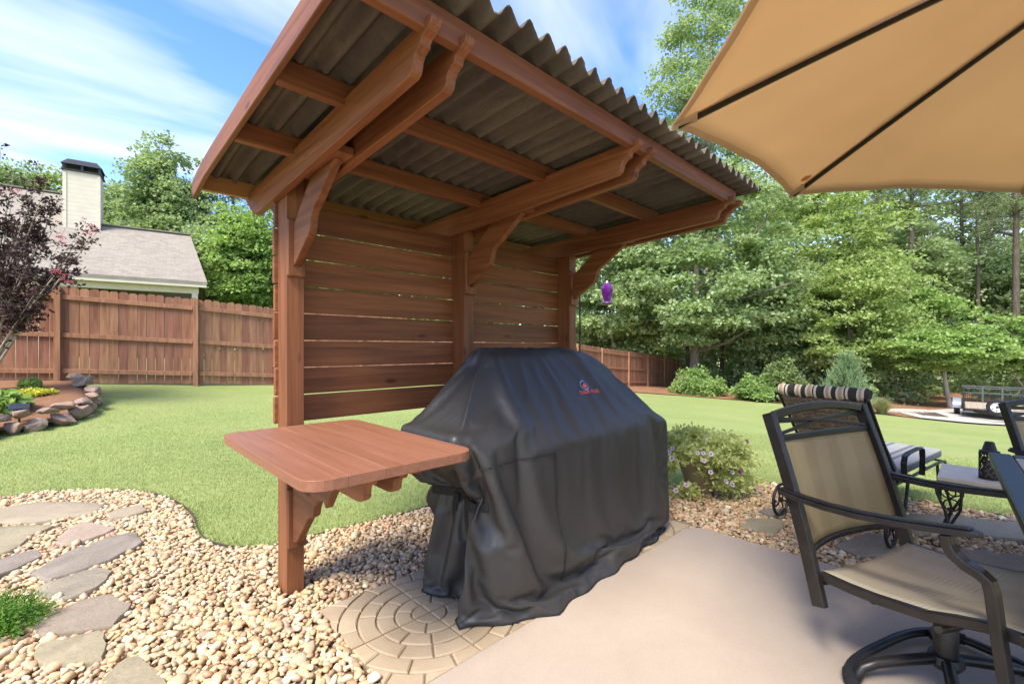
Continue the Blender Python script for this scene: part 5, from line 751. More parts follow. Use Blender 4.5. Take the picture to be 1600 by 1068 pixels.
12,-14,5,25,-11,-4,13,-6,8,-2,4,-40,30,5,-4,-4,-1,7,-5,0,5,-4,-3,-1,6,1,-3,0,0,-1,-1,3,3,-3,-3,7,-8,8,-9,1,9,-2,1,5,-1,-1,-3,2,-14,8,-3,-4,-1,-1,-1,-2,-1,-2,-1,-1,-1,0,-3,-2,13,-1,-5,12,-1,-23,7,-5,-4,5,7,4,-5,-3,0,-6,0,6,2,-2,0,3,-1,-3,-1,1,1,0,0,0,-1,-4,-2,7,9,-8,-4,0,10,5,-8,0,-14,-2,27,-13,-23,10,8,9,-5,10,7,-7,1,0,2,-2,1,2,1,1,-2,1,
27,14,-3,-1,-3,-1,-8,2,1,3,-11,-1,8,-7,9,-13,3,1,-2,0,1,-1,-2,2,3,-1,-2,2,-2,0,1,0,3,-3,-1,1,1,-1,-6,8,2,-1,3,0,-1,-2,0,-2,-3,0,0,-4,-1,-1,-2,-1,-2,0,-2,-1,-2,2,-1,-21,4,2,3,17,4,-5,-6,-3,-2,0,4,2,-1,-1,-1,0,-2,0,2,0,2,3,-4,-3,0,2,0,0,0,0,0,-1,-6,3,8,1,-6,-3,6,6,-1,-10,1,0,8,-19,4,-12,-1,1,23,-5,20,-6,0,0,1,1,2,0,2,1,3,1,
15,7,3,1,-5,2,8,-2,-1,-8,-7,11,1,4,-9,-9,10,-1,-2,1,1,-2,-3,4,4,-5,0,2,-2,0,0,1,2,-3,0,1,2,-4,-1,6,1,-4,6,0,-2,-1,-1,-3,-1,1,0,-4,-1,-2,-1,-2,-1,-2,-1,-1,-1,0,0,-5,-15,6,1,6,16,0,-11,-1,-4,1,0,6,0,-3,0,-2,0,-1,1,1,2,2,-4,-3,2,1,1,-1,0,0,0,-1,-4,-1,6,7,-7,-5,6,7,1,-12,2,-2,2,-5,4,-1,-4,6,26,-29,-11,12,5,7,1,2,2,2,1,2,1,1,
23,-3,9,-5,10,-2,-3,-1,-3,-11,2,11,0,-7,-3,0,9,-7,0,0,0,0,-2,4,1,-3,0,1,-1,0,1,0,0,-2,1,0,1,-4,3,5,-1,1,3,-3,-2,-1,-1,-2,0,2,-1,-3,-3,-1,-2,-1,-1,-2,-2,-1,-1,2,-1,-3,-8,-9,4,2,11,12,-4,-10,-3,0,-1,8,0,-2,-1,-2,-1,0,2,0,4,-1,-5,0,2,0,1,0,0,-1,0,0,-3,-5,4,9,-1,-9,3,7,6,-9,-4,-1,1,1,19,4,-1,-1,-44,23,-2,9,-1,-1,6,2,1,2,2,2,2,2,
19,2,-5,13,-4,-1,1,4,-14,-3,9,10,-9,-2,-6,8,0,-3,-2,3,-1,0,-2,6,-3,-3,2,1,-1,0,1,0,1,-4,2,0,-1,-3,6,4,-3,2,0,-3,-1,0,-1,-1,1,0,0,-2,-4,-2,-1,-1,-2,-1,-1,-2,-1,2,-2,13,-1,-15,-12,-1,7,9,12,-13,-6,0,-5,8,6,-3,-3,-1,-1,0,0,2,7,-7,-5,5,1,0,0,0,-1,0,0,0,-1,-5,-2,7,8,-9,-3,9,5,-1,-10,-4,4,1,-9,17,-10,-4,28,-25,1,9,2,1,-3,5,2,1,2,1,2,1,
19,3,-2,-1,2,0,0,-5,-3,3,11,-1,-7,0,-1,7,-6,1,-5,9,-4,-2,1,6,-6,0,1,0,0,-2,1,3,-4,-1,1,1,-2,0,6,0,-2,5,-5,-1,0,0,-2,-2,3,-1,0,1,-7,0,-2,-1,-2,-1,-2,-1,0,2,-9,11,7,2,-17,-12,1,8,-5,22,-17,-1,0,-7,14,3,-5,-2,-2,0,0,5,3,-13,6,2,1,0,-1,0,0,0,-1,0,0,-2,-6,2,9,1,-10,6,9,0,-9,0,-5,3,-3,6,16,4,-27,1,3,7,2,2,3,-2,1,3,2,1,1,2,
20,2,-3,0,-1,1,-1,-3,-1,6,8,-6,-2,0,0,2,-2,-1,1,2,-3,1,1,1,-2,0,-1,0,0,1,0,0,-1,2,-2,-2,2,0,1,0,-1,-1,-2,0,-1,2,1,0,-3,-1,2,-8,3,-2,-1,-2,-1,-3,-1,-2,-2,-2,5,-14,-2,20,7,-13,-4,-4,4,8,1,-5,-5,-4,3,7,2,3,-4,-19,11,23,-23,5,1,0,1,1,0,-1,0,0,-1,0,0,0,-3,-6,6,8,-6,-2,7,5,-7,-9,3,3,-5,0,4,-3,-5,1,5,6,2,1,3,1,3,0,2,2,2,2,
21,1,-2,-1,-1,0,-1,-1,0,7,1,-5,1,0,1,-1,0,0,1,-1,0,0,1,-1,0,-1,1,0,0,0,0,0,-2,5,-1,-9,5,2,-4,-1,3,-2,-1,-1,-1,-2,5,2,-4,-1,-1,-3,2,-2,-2,-3,-2,-1,-3,-2,-2,-3,-1,18,-11,-14,17,-4,-10,1,9,1,13,-17,14,7,-13,-3,8,4,-41,18,31,-22,2,0,0,1,-1,1,0,0,0,-1,0,0,-1,1,0,-4,-5,9,1,-6,6,4,0,-9,-1,7,-7,-6,5,-10,2,4,7,3,2,1,3,2,1,2,2,3,1,2,
23,-1,-2,0,-2,0,-2,-2,4,7,-2,-3,-1,1,1,-1,-1,0,1,-1,1,1,-1,0,-1,-1,1,0,0,1,1,-2,0,2,3,-7,-2,6,-4,-1,0,-2,0,-1,-1,-1,-2,9,0,-3,-15,12,-1,-2,-3,-1,-3,-2,-2,-2,-1,-3,-1,2,19,-5,-14,5,6,-14,5,-11,-4,0,1,9,-12,9,1,-11,33,6,-18,1,0,1,0,-1,1,-1,1,0,-1,1,0,-3,1,-1,0,0,-3,-5,13,-6,0,7,2,-11,-3,-1,4,5,-18,1,3,8,2,2,2,2,2,3,2,2,1,2,2,2,
22,-2,1,-3,-2,0,-2,0,8,5,-7,0,1,-2,2,-1,0,0,0,1,-1,0,1,-1,0,-1,1,0,0,0,0,0,0,0,6,-6,-6,4,-1,-1,0,-1,0,-1,-2,-2,0,-3,18,-20,8,0,-3,-2,-2,-2,-1,-3,-1,-3,-2,-2,-1,-2,7,14,4,4,-13,6,-12,-1,3,-1,6,-9,10,-7,-8,-5,-11,-8,2,0,2,1,1,2,2,3,2,3,3,1,3,3,2,0,1,1,0,-1,-4,7,-1,11,-3,-13,-18,14,6,-18,1,5,7,-1,3,1,4,2,0,3,2,2,2,2,2,3,
20,0,3,-5,-1,-1,-3,5,9,-4,-2,0,-1,-1,3,-1,0,-1,1,-1,0,0,2,-1,0,-1,0,1,0,0,0,-1,0,1,3,3,-10,-2,3,-2,-1,0,-1,-1,-1,-2,-1,0,-6,9,2,-2,-1,-3,-2,-2,-3,-1,-3,-2,-2,-2,-3,0,-1,3,9,10,9,7,8,-6,-1,-1,-7,0,-5,-7,4,-20,-8,-2,0,6,-5,-3,-1,0,0,0,0,0,0,1,0,1,-1,2,1,1,1,1,0,2,2,6,20,-6,-15,-14,7,-4,0,8,0,2,10,-6,2,3,0,3,2,3,2,2,2,4,
18,2,0,-4,2,-6,3,10,0,-4,-1,1,0,-1,4,-4,0,-3,6,-3,0,0,1,-2,1,-1,1,-1,0,1,1,0,-1,0,1,6,-3,-8,1,0,-1,-1,-1,-1,0,-1,-5,-1,4,4,-1,-3,-4,-2,-3,-4,-2,-4,-3,-2,-4,-2,-4,-4,-2,0,-2,-1,5,-1,5,9,-1,2,11,-6,14,2,-7,2,-16,-7,3,-11,8,0,-3,-2,-1,0,0,0,0,-1,0,0,0,0,-1,-1,0,-1,1,-1,-1,-2,12,14,-4,-7,-9,2,13,-7,2,16,-5,-9,4,5,4,2,3,3,2,3,4,8,
14,3,-2,-6,-1,6,9,0,-4,-1,0,0,0,3,-2,0,0,3,-2,-1,1,0,6,-9,2,7,-10,5,0,-2,9,-11,4,-2,2,5,13,-4,-7,-17,-6,0,2,2,2,2,3,-3,2,1,-4,-3,-3,-4,-3,-3,-3,-3,-3,-4,-2,-4,-2,-3,-2,-2,0,0,-4,1,-3,-1,-1,1,-12,9,-10,11,10,12,8,-1,-16,10,-9,3,5,-1,0,-2,0,0,-1,1,-1,-1,0,0,0,0,-1,0,-1,1,0,-1,-3,10,15,-1,-6,-4,-10,9,12,-1,-9,3,2,1,4,2,4,2,4,4,3,-4,
23,2,-7,8,5,4,2,-2,-1,1,0,-1,0,0,-1,0,-1,0,2,-1,-1,-3,0,7,-5,0,6,-10,0,2,1,4,-1,3,-1,0,-2,9,5,7,-12,-1,-2,-1,0,1,0,0,-3,-3,-5,-6,-10,-4,-5,-3,-5,-3,-4,-4,-4,-4,-9,-5,-2,-1,-1,-1,-3,-3,-1,-1,0,-2,2,-9,19,-1,-1,-1,-2,10,9,-6,3,-2,-4,0,0,-1,-1,-1,1,0,0,1,0,-1,1,0,1,1,0,0,-1,1,0,0,5,11,3,4,-1,0,-8,-10,13,3,1,3,3,4,5,7,4,4,3,3,
33,1,3,7,0,-1,-3,0,0,-1,0,-1,0,0,-1,1,0,0,-1,-1,0,4,0,-3,2,1,-2,3,2,1,0,0,0,-3,1,-1,3,-1,0,0,10,-3,1,-1,-1,-1,0,-1,-5,-1,-8,-8,6,-7,-7,0,-12,-9,-9,0,-10,-5,-2,0,-11,-7,0,-7,2,-2,2,1,0,2,-1,12,-5,0,0,1,5,0,0,1,1,1,0,1,3,-4,1,0,-3,2,-1,-2,-1,0,-1,0,0,-1,0,0,0,-2,0,-1,-2,2,8,0,5,-3,0,15,-11,10,2,-1,18,11,7,-1,3,5,1,10,
7,-1,3,-1,1,-4,-1,0,0,-1,0,3,1,2,-1,0,1,-1,0,1,-2,-1,3,-4,-2,0,2,4,-3,-3,0,6,-1,-2,-2,4,1,-3,2,0,0,-5,-3,1,1,1,0,2,-1,0,0,0,-6,3,2,-5,3,-4,-2,-1,6,-4,4,-6,4,-3,-2,4,-4,2,2,0,-3,4,-2,1,0,-2,0,0,0,-3,-1,1,0,-1,5,-1,-3,6,-6,1,4,-4,4,3,0,0,1,0,-1,0,-2,-1,1,1,-1,-1,1,-6,5,-3,2,2,6,-11,9,-3,4,3,-11,1,1,3,3,-1,3,-1,
3,-3,5,-5,1,5,1,-1,0,-1,1,-4,-2,0,2,0,3,1,-2,-1,1,1,-5,6,1,-1,-1,-3,4,1,0,-6,0,3,3,-7,1,6,-5,0,-1,4,0,-1,-1,-3,0,1,2,-2,5,1,-4,-7,2,-1,2,6,-1,-3,-2,3,-6,-2,4,6,-9,-1,4,-5,0,0,2,-2,1,-2,1,4,1,2,2,3,1,-5,-1,-3,-3,5,-2,-1,7,-8,-2,5,-2,4,-1,0,-1,0,1,-3,-1,-2,0,1,0,-1,1,3,-4,6,-3,2,0,4,-2,-2,4,4,-5,0,-3,0,0,3,5,-5,
-1,7,-3,2,-6,-1,1,1,0,1,2,1,2,0,0,-1,-4,2,-3,-1,1,0,5,-7,1,1,-1,6,-6,6,0,1,0,0,-2,2,-4,-4,7,1,0,1,-1,1,-2,1,-1,-4,3,-3,2,0,3,1,-5,-1,-2,-1,5,-3,-5,-1,5,2,-5,1,2,-2,-2,6,-6,-1,1,2,4,-2,-5,-1,1,0,0,2,1,5,1,0,-3,-7,1,3,-1,9,-7,-4,3,-3,-1,0,0,0,0,1,2,-2,0,-1,0,1,-2,3,4,-1,0,-2,2,2,0,2,-4,4,6,-8,0,0,0,-3,1,1,
5,-2,4,-6,5,-1,0,0,0,0,1,0,-2,-3,0,5,0,-1,2,1,-1,0,-6,4,0,0,3,-5,1,-3,0,0,0,0,1,4,-1,1,-6,1,1,-1,4,-3,-3,4,-6,4,-3,1,-5,4,-2,1,-1,-1,1,1,1,-3,1,-3,0,4,2,0,0,-4,-1,2,5,-2,3,-8,-1,0,5,-4,-1,-1,1,0,0,1,-1,1,0,7,-2,-4,-2,1,8,-2,-3,-5,2,0,0,0,-1,1,6,4,-3,0,-1,-2,-2,-1,-2,3,2,4,-3,-1,4,2,0,-6,2,3,-1,0,1,2,0,1,
2,0,-8,12,-4,1,1,-2,2,-2,-2,1,1,2,1,-6,1,-1,0,1,0,-1,6,0,-2,-2,0,0,3,1,0,-1,1,0,0,-5,2,3,2,-1,0,-1,-9,-1,6,-2,4,-3,0,-2,0,-2,1,0,2,3,-1,-1,1,0,0,2,-1,-4,-2,1,1,2,-1,-3,2,5,-6,4,-2,0,-4,4,-4,0,-1,0,0,-1,2,1,3,-4,0,0,0,-2,1,1,1,2,3,0,1,-2,-3,-1,-3,3,2,0,2,5,0,1,-9,1,1,-4,0,-1,1,1,2,-1,-4,3,4,5,-1,-1,1,-3,
3,0,2,-6,6,1,-1,2,-2,2,-2,-1,1,0,0,-6,-1,-1,1,2,-1,1,0,1,3,2,-1,1,0,-5,0,1,-1,-2,-1,6,1,-6,0,0,0,0,2,5,1,-5,-1,0,-1,-1,-1,0,-1,1,0,-1,1,-1,-2,3,-1,1,-2,1,1,-3,1,4,6,-10,-2,0,0,2,0,0,2,1,5,0,0,1,-4,-1,1,0,-1,-2,2,3,1,-4,-3,1,3,4,-1,0,-2,1,1,1,-6,-6,0,1,-1,1,2,-1,3,-4,3,3,3,-3,-3,2,1,5,-2,-4,-1,-1,3,3,-2,1,
24,4,2,-1,-3,-2,0,0,0,0,4,2,-1,-3,-2,0,0,0,0,4,2,-1,-3,-2,0,0,0,0,4,2,-1,-3,-2,0,0,0,0,4,2,-1,-3,-2,0,0,0,1,3,2,-1,-3,-2,0,0,0,1,3,2,-1,-4,-1,0,0,0,1,3,2,-1,-4,-1,0,0,0,1,3,2,-1,-4,-1,0,0,0,1,4,1,-1,-4,-1,0,0,0,1,4,1,-1,-4,-1,0,0,0,1,4,1,-1,-4,-1,0,0,0,1,4,1,-2,-3,-1,0,0,0,1,4,1,-2,-3,-1,0,0,0,1,4,
19,3,-4,6,3,1,-4,-9,9,3,-2,2,-13,13,-2,3,-2,2,-13,7,-3,-11,17,1,-10,9,-8,11,-3,3,0,-3,1,0,0,1,1,-1,-4,3,-21,2,12,-12,5,12,-23,11,-10,16,-13,23,-8,4,-16,4,9,-19,23,-6,-12,17,3,-11,3,8,-10,11,-4,0,-6,8,1,-7,7,1,-6,0,4,1,-3,4,-5,0,-4,5,0,3,-11,10,-11,-13,20,-20,18,3,-9,11,-18,16,-16,21,-7,3,3,-11,12,-8,-4,11,0,0,0,-3,3,1,-10,9,-5,-15,10,-8,15,3,-20,20,-14,10,
18,-8,9,-18,1,15,-9,20,-1,-1,2,-24,24,-7,6,-12,12,-9,5,-28,22,0,-18,7,21,-13,9,4,1,-3,-2,5,0,0,0,-4,4,-4,4,-28,27,-8,-18,22,3,-39,30,-4,2,-11,13,-25,34,-40,39,1,-1,-2,-33,0,30,-18,19,6,-10,7,2,-2,4,-3,-1,-6,-11,17,-7,1,9,1,0,0,0,-2,2,-5,4,0,-2,-6,-6,0,0,12,-18,6,-14,-2,29,-9,6,-33,36,-25,20,-20,25,1,-14,15,-4,1,2,-1,2,0,-4,2,-6,-19,6,18,2,-1,-20,-8,21,-11,8,-13,
15,-1,5,8,-8,-14,21,-21,2,11,-18,25,-6,-6,-6,6,-25,-4,1,18,-8,29,-5,8,-6,5,-3,1,-1,3,1,1,0,0,0,-2,-26,13,-26,32,8,0,-8,3,-31,36,-1,-34,32,-23,19,-17,-18,41,-1,3,-4,-23,22,0,-2,-1,-9,17,-1,-16,4,-14,27,-1,-1,-3,5,-14,12,3,-1,0,1,-1,0,-3,2,-9,9,-12,11,-15,10,-10,13,4,-7,1,-3,1,-28,13,-5,26,-25,21,-11,11,-28,33,-2,-8,8,-1,3,0,0,0,-4,-10,12,3,-2,0,1,0,-1,1,-1,-6,8,-4,
26,1,-8,9,-2,-10,-6,10,2,-24,23,-13,-21,-4,-2,-2,11,13,11,7,-15,-5,17,-17,-5,11,15,-10,7,8,1,-1,-3,-5,-6,-1,14,-18,19,-11,-29,12,18,4,0,-30,15,2,-27,40,-27,30,3,-1,-43,-5,17,31,-22,19,-3,4,3,-1,1,-4,-4,9,-27,25,0,1,1,-2,-6,7,2,-1,0,-2,2,-3,2,-1,-8,8,-15,15,2,-4,4,-4,-8,7,3,-7,5,-24,14,-7,20,-20,13,6,-5,-13,21,-2,-1,-3,3,2,-3,3,-3,1,2,0,0,-1,-2,2,0,1,0,0,0,0,
28,0,-8,-5,9,-5,-3,10,-28,28,-34,-8,14,5,3,7,7,0,4,0,0,-9,1,0,11,-5,-4,6,3,-20,-11,-15,-4,-3,-1,-1,25,16,14,-17,18,-2,1,-44,37,-1,-31,40,-10,6,-9,8,4,-18,6,-11,-27,20,23,7,-10,7,2,-1,3,-4,0,-4,2,-13,19,-2,2,-1,-3,2,2,0,-1,2,-4,3,-10,9,1,0,-1,-1,1,-1,-3,-6,5,3,0,2,-4,3,-2,-8,-21,29,-13,13,-2,-3,2,7,-1,-5,3,3,0,-1,1,0,0,0,-3,2,-11,12,0,0,0,0,0,0,
28,0,-1,1,-12,4,2,-22,20,-14,16,4,2,-1,0,1,-1,-2,-4,-2,8,-4,-6,9,1,-2,1,-12,-30,-6,1,10,3,6,6,8,-16,-6,-5,40,-2,-10,-13,17,4,2,3,-18,12,-24,20,-5,6,9,1,-2,2,-2,1,0,2,-3,0,-7,9,0,-3,3,-3,4,-1,-1,1,0,-2,-1,4,0,0,0,-1,0,0,1,-1,1,0,-1,0,0,-6,5,0,0,-2,3,1,0,-1,0,1,-30,11,14,4,-6,-7,13,0,-3,0,3,0,-8,8,0,1,0,-1,1,-2,1,1,0,0,-6,-2,8,
28,0,0,-2,-3,-1,0,2,-2,-9,10,4,-1,-2,4,-1,-3,1,-1,-3,2,4,1,-2,1,0,-29,-19,11,11,9,5,6,3,2,1,1,-1,-1,-18,20,-13,4,7,-21,23,-1,1,0,0,0,-12,-3,-10,11,8,6,-2,-1,-1,4,-3,-2,3,1,0,-1,3,-1,-10,4,6,-1,1,-3,-2,4,2,-3,2,-1,1,-1,1,-1,0,1,0,-1,0,-1,0,2,-2,-1,1,2,-1,1,0,0,-3,-12,-6,21,-4,-4,2,6,-3,-1,2,0,-1,3,0,-1,1,-1,0,1,-4,4,0,0,0,-3,1,
29,-1,0,-3,-1,3,-6,6,-5,3,-4,7,-1,-1,1,-5,3,1,-1,0,-5,2,2,2,-7,-28,21,14,2,0,-1,1,0,-1,0,-3,-3,0,0,4,-17,19,1,0,0,-1,1,0,0,-2,2,-1,-15,15,1,0,0,-1,-2,-3,5,1,-9,7,-2,3,-1,1,0,0,-7,7,-1,2,-2,-1,2,1,-1,1,0,-3,3,1,-1,0,-1,0,0,1,-1,-2,2,1,-1,-2,2,1,-1,1,-1,0,1,-17,-3,19,-5,-6,12,-1,-4,3,0,0,1,1,-1,1,0,0,0,0,0,0,1,-1,-1,0,
27,1,0,-6,4,2,0,0,-1,1,0,0,-6,5,-2,3,0,0,0,0,-1,0,-3,-9,-21,25,3,-2,8,-3,2,1,0,1,-2,0,0,1,0,0,-8,-1,2,3,4,-1,1,0,1,-2,-1,3,-1,-2,2,-1,1,0,-2,-2,2,2,-1,-1,-2,2,-1,-1,4,0,-3,0,3,0,-1,-3,2,2,0,0,0,0,0,0,1,-1,0,0,0,0,0,-3,2,1,-1,-1,1,1,0,-1,1,0,-3,2,-10,6,1,-3,3,4,-3,0,1,0,1,1,0,0,-1,1,0,0,1,-1,0,0,-1,-3,
28,0,-1,-1,1,1,0,0,0,-1,2,-3,-2,3,-1,2,0,-1,0,0,-6,-7,-5,0,18,-4,-1,5,-4,4,1,0,0,-2,0,2,-1,0,-7,-3,6,3,1,1,0,-2,2,-3,3,0,0,0,0,0,0,0,-1,1,-2,-1,0,3,-1,-1,-3,1,0,4,0,0,-2,-2,4,0,0,-2,-1,3,0,-1,1,0,0,0,0,-1,1,0,0,0,0,-1,0,0,0,0,0,0,1,0,-1,1,-2,2,-4,-11,15,-7,1,6,-2,-1,1,0,0,2,0,0,0,-1,1,0,0,1,-1,1,-1,0,
28,-1,0,1,-1,1,0,0,0,0,0,-6,6,-2,2,0,-1,1,0,-5,1,0,0,3,-2,3,-5,2,2,1,0,-1,0,0,2,-2,0,-4,5,-1,1,0,1,-1,0,0,1,-1,-1,1,1,-3,2,0,-1,0,1,0,-1,-2,-2,4,1,-2,-18,10,6,4,0,0,0,-4,3,-1,2,-3,0,3,0,0,0,0,1,0,-1,0,0,0,0,0,0,0,-3,3,0,-1,-1,2,0,0,-2,2,-1,-2,2,-7,2,4,-10,11,0,-1,-1,2,-1,2,-1,1,-1,1,0,0,0,0,0,0,0,0,
28,-3,2,-3,4,0,0,0,-1,1,-2,0,1,1,1,-2,0,0,-1,-2,1,0,2,1,0,-1,1,0,0,0,0,0,-1,1,-1,0,1,1,-1,0,0,0,0,1,-1,0,-1,0,0,1,-1,1,0,0,0,0,-2,2,0,-3,0,1,1,-5,0,-15,19,2,1,-1,1,-2,-2,4,-1,-1,-3,3,1,0,0,1,-1,0,0,-1,0,1,0,0,0,-1,1,-1,1,0,-1,1,-1,0,1,0,-1,0,1,-4,-10,14,-7,1,6,-2,-2,3,-3,4,-1,1,0,-1,1,0,0,0,-1,1,0,0,
28,0,-2,1,0,1,0,-1,1,1,-3,0,1,1,-1,1,0,0,-4,2,1,1,1,-1,0,0,0,0,0,0,0,0,0,0,0,0,0,0,0,0,0,1,-1,-2,-2,-1,5,0,-1,1,0,0,-1,0,1,0,0,0,-1,-1,0,-1,3,-6,3,1,1,0,1,-1,1,0,-4,3,1,-1,-1,0,3,-1,0,0,0,0,0,-1,1,0,0,0,0,0,-1,1,0,-1,0,1,0,0,-1,1,0,-6,-1,7,-8,2,5,-11,12,-3,-1,4,-2,2,0,0,0,0,0,-7,6,1,0,0,0,0,
28,0,-2,0,2,0,0,-1,2,-2,-3,3,1,0,0,0,0,-1,-1,1,0,1,0,0,0,0,0,0,0,0,0,0,0,0,-1,1,0,0,1,0,0,-1,0,-2,0,-1,-5,8,-2,2,-1,-2,3,0,0,0,-1,1,1,-3,0,1,-18,11,8,-1,0,-1,2,0,0,0,-1,-2,3,-1,-2,1,2,-1,1,0,0,0,0,-1,1,0,0,0,0,0,0,-2,2,0,0,0,0,0,0,0,0,-1,-4,3,0,-12,13,-5,0,2,2,1,-1,2,0,0,0,-1,1,-1,-5,7,-1,0,0,-2,
28,0,-8,8,0,0,-3,3,0,-1,-2,2,1,0,0,-1,1,-3,2,0,1,1,-1,1,-1,0,0,0,0,0,0,0,0,0,0,0,1,-1,0,0,0,0,0,-1,0,-1,2,-3,3,1,-1,0,-3,3,0,0,0,-1,1,-1,-1,-4,0,4,-4,5,-1,-2,4,0,-1,1,1,-2,0,1,-2,-1,3,-2,2,0,1,-1,-1,1,0,0,0,0,0,0,0,0,0,0,0,-1,1,0,0,-1,1,-1,-1,-6,8,-8,1,4,-4,5,-12,13,0,1,0,0,-1,1,0,0,0,0,0,0,0,0,
27,-1,1,-9,10,-3,0,3,0,-3,1,1,2,-1,-1,2,-2,0,1,0,1,-1,0,0,0,0,0,0,0,0,0,0,0,0,0,1,-1,0,0,0,0,0,0,0,-1,1,0,-2,1,1,0,1,-3,1,1,0,0,-1,1,-2,0,-9,8,1,1,1,-8,8,-1,1,-1,1,0,0,0,1,-3,-1,2,1,1,0,-1,1,-2,1,0,0,0,0,0,0,0,0,0,0,-1,1,0,0,-1,1,0,0,-2,-3,3,0,-11,12,-12,9,2,0,2,-1,1,0,0,0,0,0,-1,1,0,1,-1,-1,
28,-6,4,0,-1,-7,2,3,4,-3,3,1,0,0,0,0,-1,0,0,1,0,0,1,-1,0,0,0,0,0,0,0,0,0,0,1,-1,0,1,-1,0,0,0,-1,0,0,0,-1,3,-2,0,1,0,0,-1,0,2,-1,0,0,1,-11,10,-1,-2,2,2,-4,-4,6,1,-1,1,0,1,-1,0,0,-3,2,2,-1,0,0,0,0,0,0,0,1,-1,0,0,0,-1,0,2,-1,0,0,0,0,0,0,0,-1,-3,-1,5,-8,0,5,-5,5,0,3,-1,-8,1,9,-2,0,0,1,0,-2,2,1,-1,
26,1,0,-2,-2,3,2,0,-2,0,1,1,0,0,1,-1,-1,1,0,1,-1,0,0,0,0,1,-1,0,1,-1,0,1,-1,0,0,0,0,0,0,0,1,0,-1,0,0,0,1,-2,1,-2,2,-1,0,1,0,0,0,-1,0,1,-3,-6,8,-4,-5,1,8,-4,2,3,-1,1,0,0,0,0,-1,-1,0,2,0,0,1,-2,1,0,1,-1,0,0,0,0,0,0,0,0,0,0,0,0,0,0,0,0,0,-2,-8,8,-2,-11,12,-14,15,-3,6,-3,0,2,-1,1,0,0,0,0,-1,1,0,0,
27,0,-7,7,-6,7,0,0,-2,0,1,1,0,0,0,0,0,0,1,-1,0,1,-1,1,0,-1,0,0,0,1,0,-1,0,0,0,0,1,-1,1,0,-1,0,-1,1,0,1,-1,-1,1,-1,1,0,0,0,0,0,0,0,0,0,0,-5,5,-17,13,4,0,-3,-1,4,0,-1,2,-1,0,1,0,-3,0,2,1,-1,0,0,0,0,0,0,0,0,0,0,0,0,-1,1,0,-1,1,0,0,-1,0,0,1,-1,-5,1,5,-9,-11,19,1,-4,3,-2,2,2,-1,0,0,-1,1,0,0,0,1,-1,
19,6,2,1,1,-4,3,0,-2,0,2,1,0,-1,0,-1,1,0,0,0,1,-1,0,0,0,0,1,0,-1,0,0,0,0,0,1,0,-1,1,-1,0,0,0,0,0,0,0,-1,1,-1,2,-3,2,0,-1,1,-1,1,0,-1,1,1,-1,-8,8,-1,0,1,-1,-5,5,1,-2,2,0,0,0,0,-1,-1,2,0,0,0,0,0,0,0,0,0,0,0,0,0,0,0,0,0,0,0,0,0,0,0,0,-1,0,-2,-9,12,-1,-4,3,2,0,-13,-2,10,-3,-2,-5,0,10,-1,-6,5,-2,4,2,
27,-2,1,3,-1,-2,2,-1,-2,2,1,0,0,0,1,-1,0,1,0,0,-1,0,1,-1,0,1,-1,0,0,0,0,0,1,0,-1,0,0,0,0,1,0,-1,0,0,1,-1,0,-1,-1,2,1,-1,0,0,-1,1,0,0,0,0,0,0,-1,1,-1,1,-1,1,-2,0,2,-1,1,0,1,0,-1,-1,-1,2,1,0,0,-1,0,0,0,0,0,0,0,0,0,0,0,-1,1,0,0,-1,0,1,0,0,0,0,-2,-5,3,4,-5,-3,7,0,0,0,0,0,0,0,0,0,0,0,0,0,0,0,
27,-6,7,0,-1,0,1,-1,-2,3,1,-1,0,1,-1,0,0,0,0,0,0,1,-1,1,0,-1,0,1,0,0,0,-1,0,0,0,1,0,-1,1,-1,0,0,0,0,0,1,-1,0,1,-1,0,0,0,0,0,1,-1,0,-1,1,0,0,-1,-2,3,-1,1,0,-2,-1,3,-1,0,2,-1,0,1,-2,-2,2,1,0,0,0,0,0,0,0,0,0,0,0,0,0,0,0,0,-1,1,0,0,0,0,0,-3,-3,0,0,-1,7,-2,-8,-9,17,0,0,0,0,0,0,0,0,0,0,0,0,0,0,
22,0,5,2,-1,-1,1,-1,0,1,0,1,0,-1,0,0,0,0,0,1,0,-1,1,-1,0,0,1,-1,0,0,0,1,-1,0,1,-1,0,1,-1,0,0,1,-1,0,0,0,1,0,-1,-1,1,-1,1,0,0,0,0,0,0,0,1,0,-2,-1,1,-1,2,0,0,-4,4,0,-1,1,0,0,0,0,-2,1,2,-1,0,0,0,0,0,0,0,0,0,0,0,0,-1,1,0,0,-1,1,0,-1,0,0,-1,-1,0,4,-18,14,3,0,-26,-13,30,-21,10,16,-21,23,-20,21,-26,27,-10,-19,26,-18,
-6,34,2,-2,-1,1,0,-2,1,2,0,-1,0,0,0,0,1,0,0,-1,0,1,-1,0,1,-1,0,0,0,0,1,-1,1,0,-1,0,1,-1,0,1,0,-1,0,0,1,-1,0,0,0,0,0,0,0,0,0,-1,2,-1,0,-1,1,0,-2,1,1,0,0,0,-1,0,0,1,-2,2,1,0,0,0,-2,0,2,-1,0,1,-1,0,0,0,0,0,0,0,0,0,0,0,0,0,0,0,0,0,0,-1,0,-1,0,-9,3,2,4,-14,-5,14,-41,45,-1,-6,2,0,-1,-1,0,-1,9,0,-40,39,
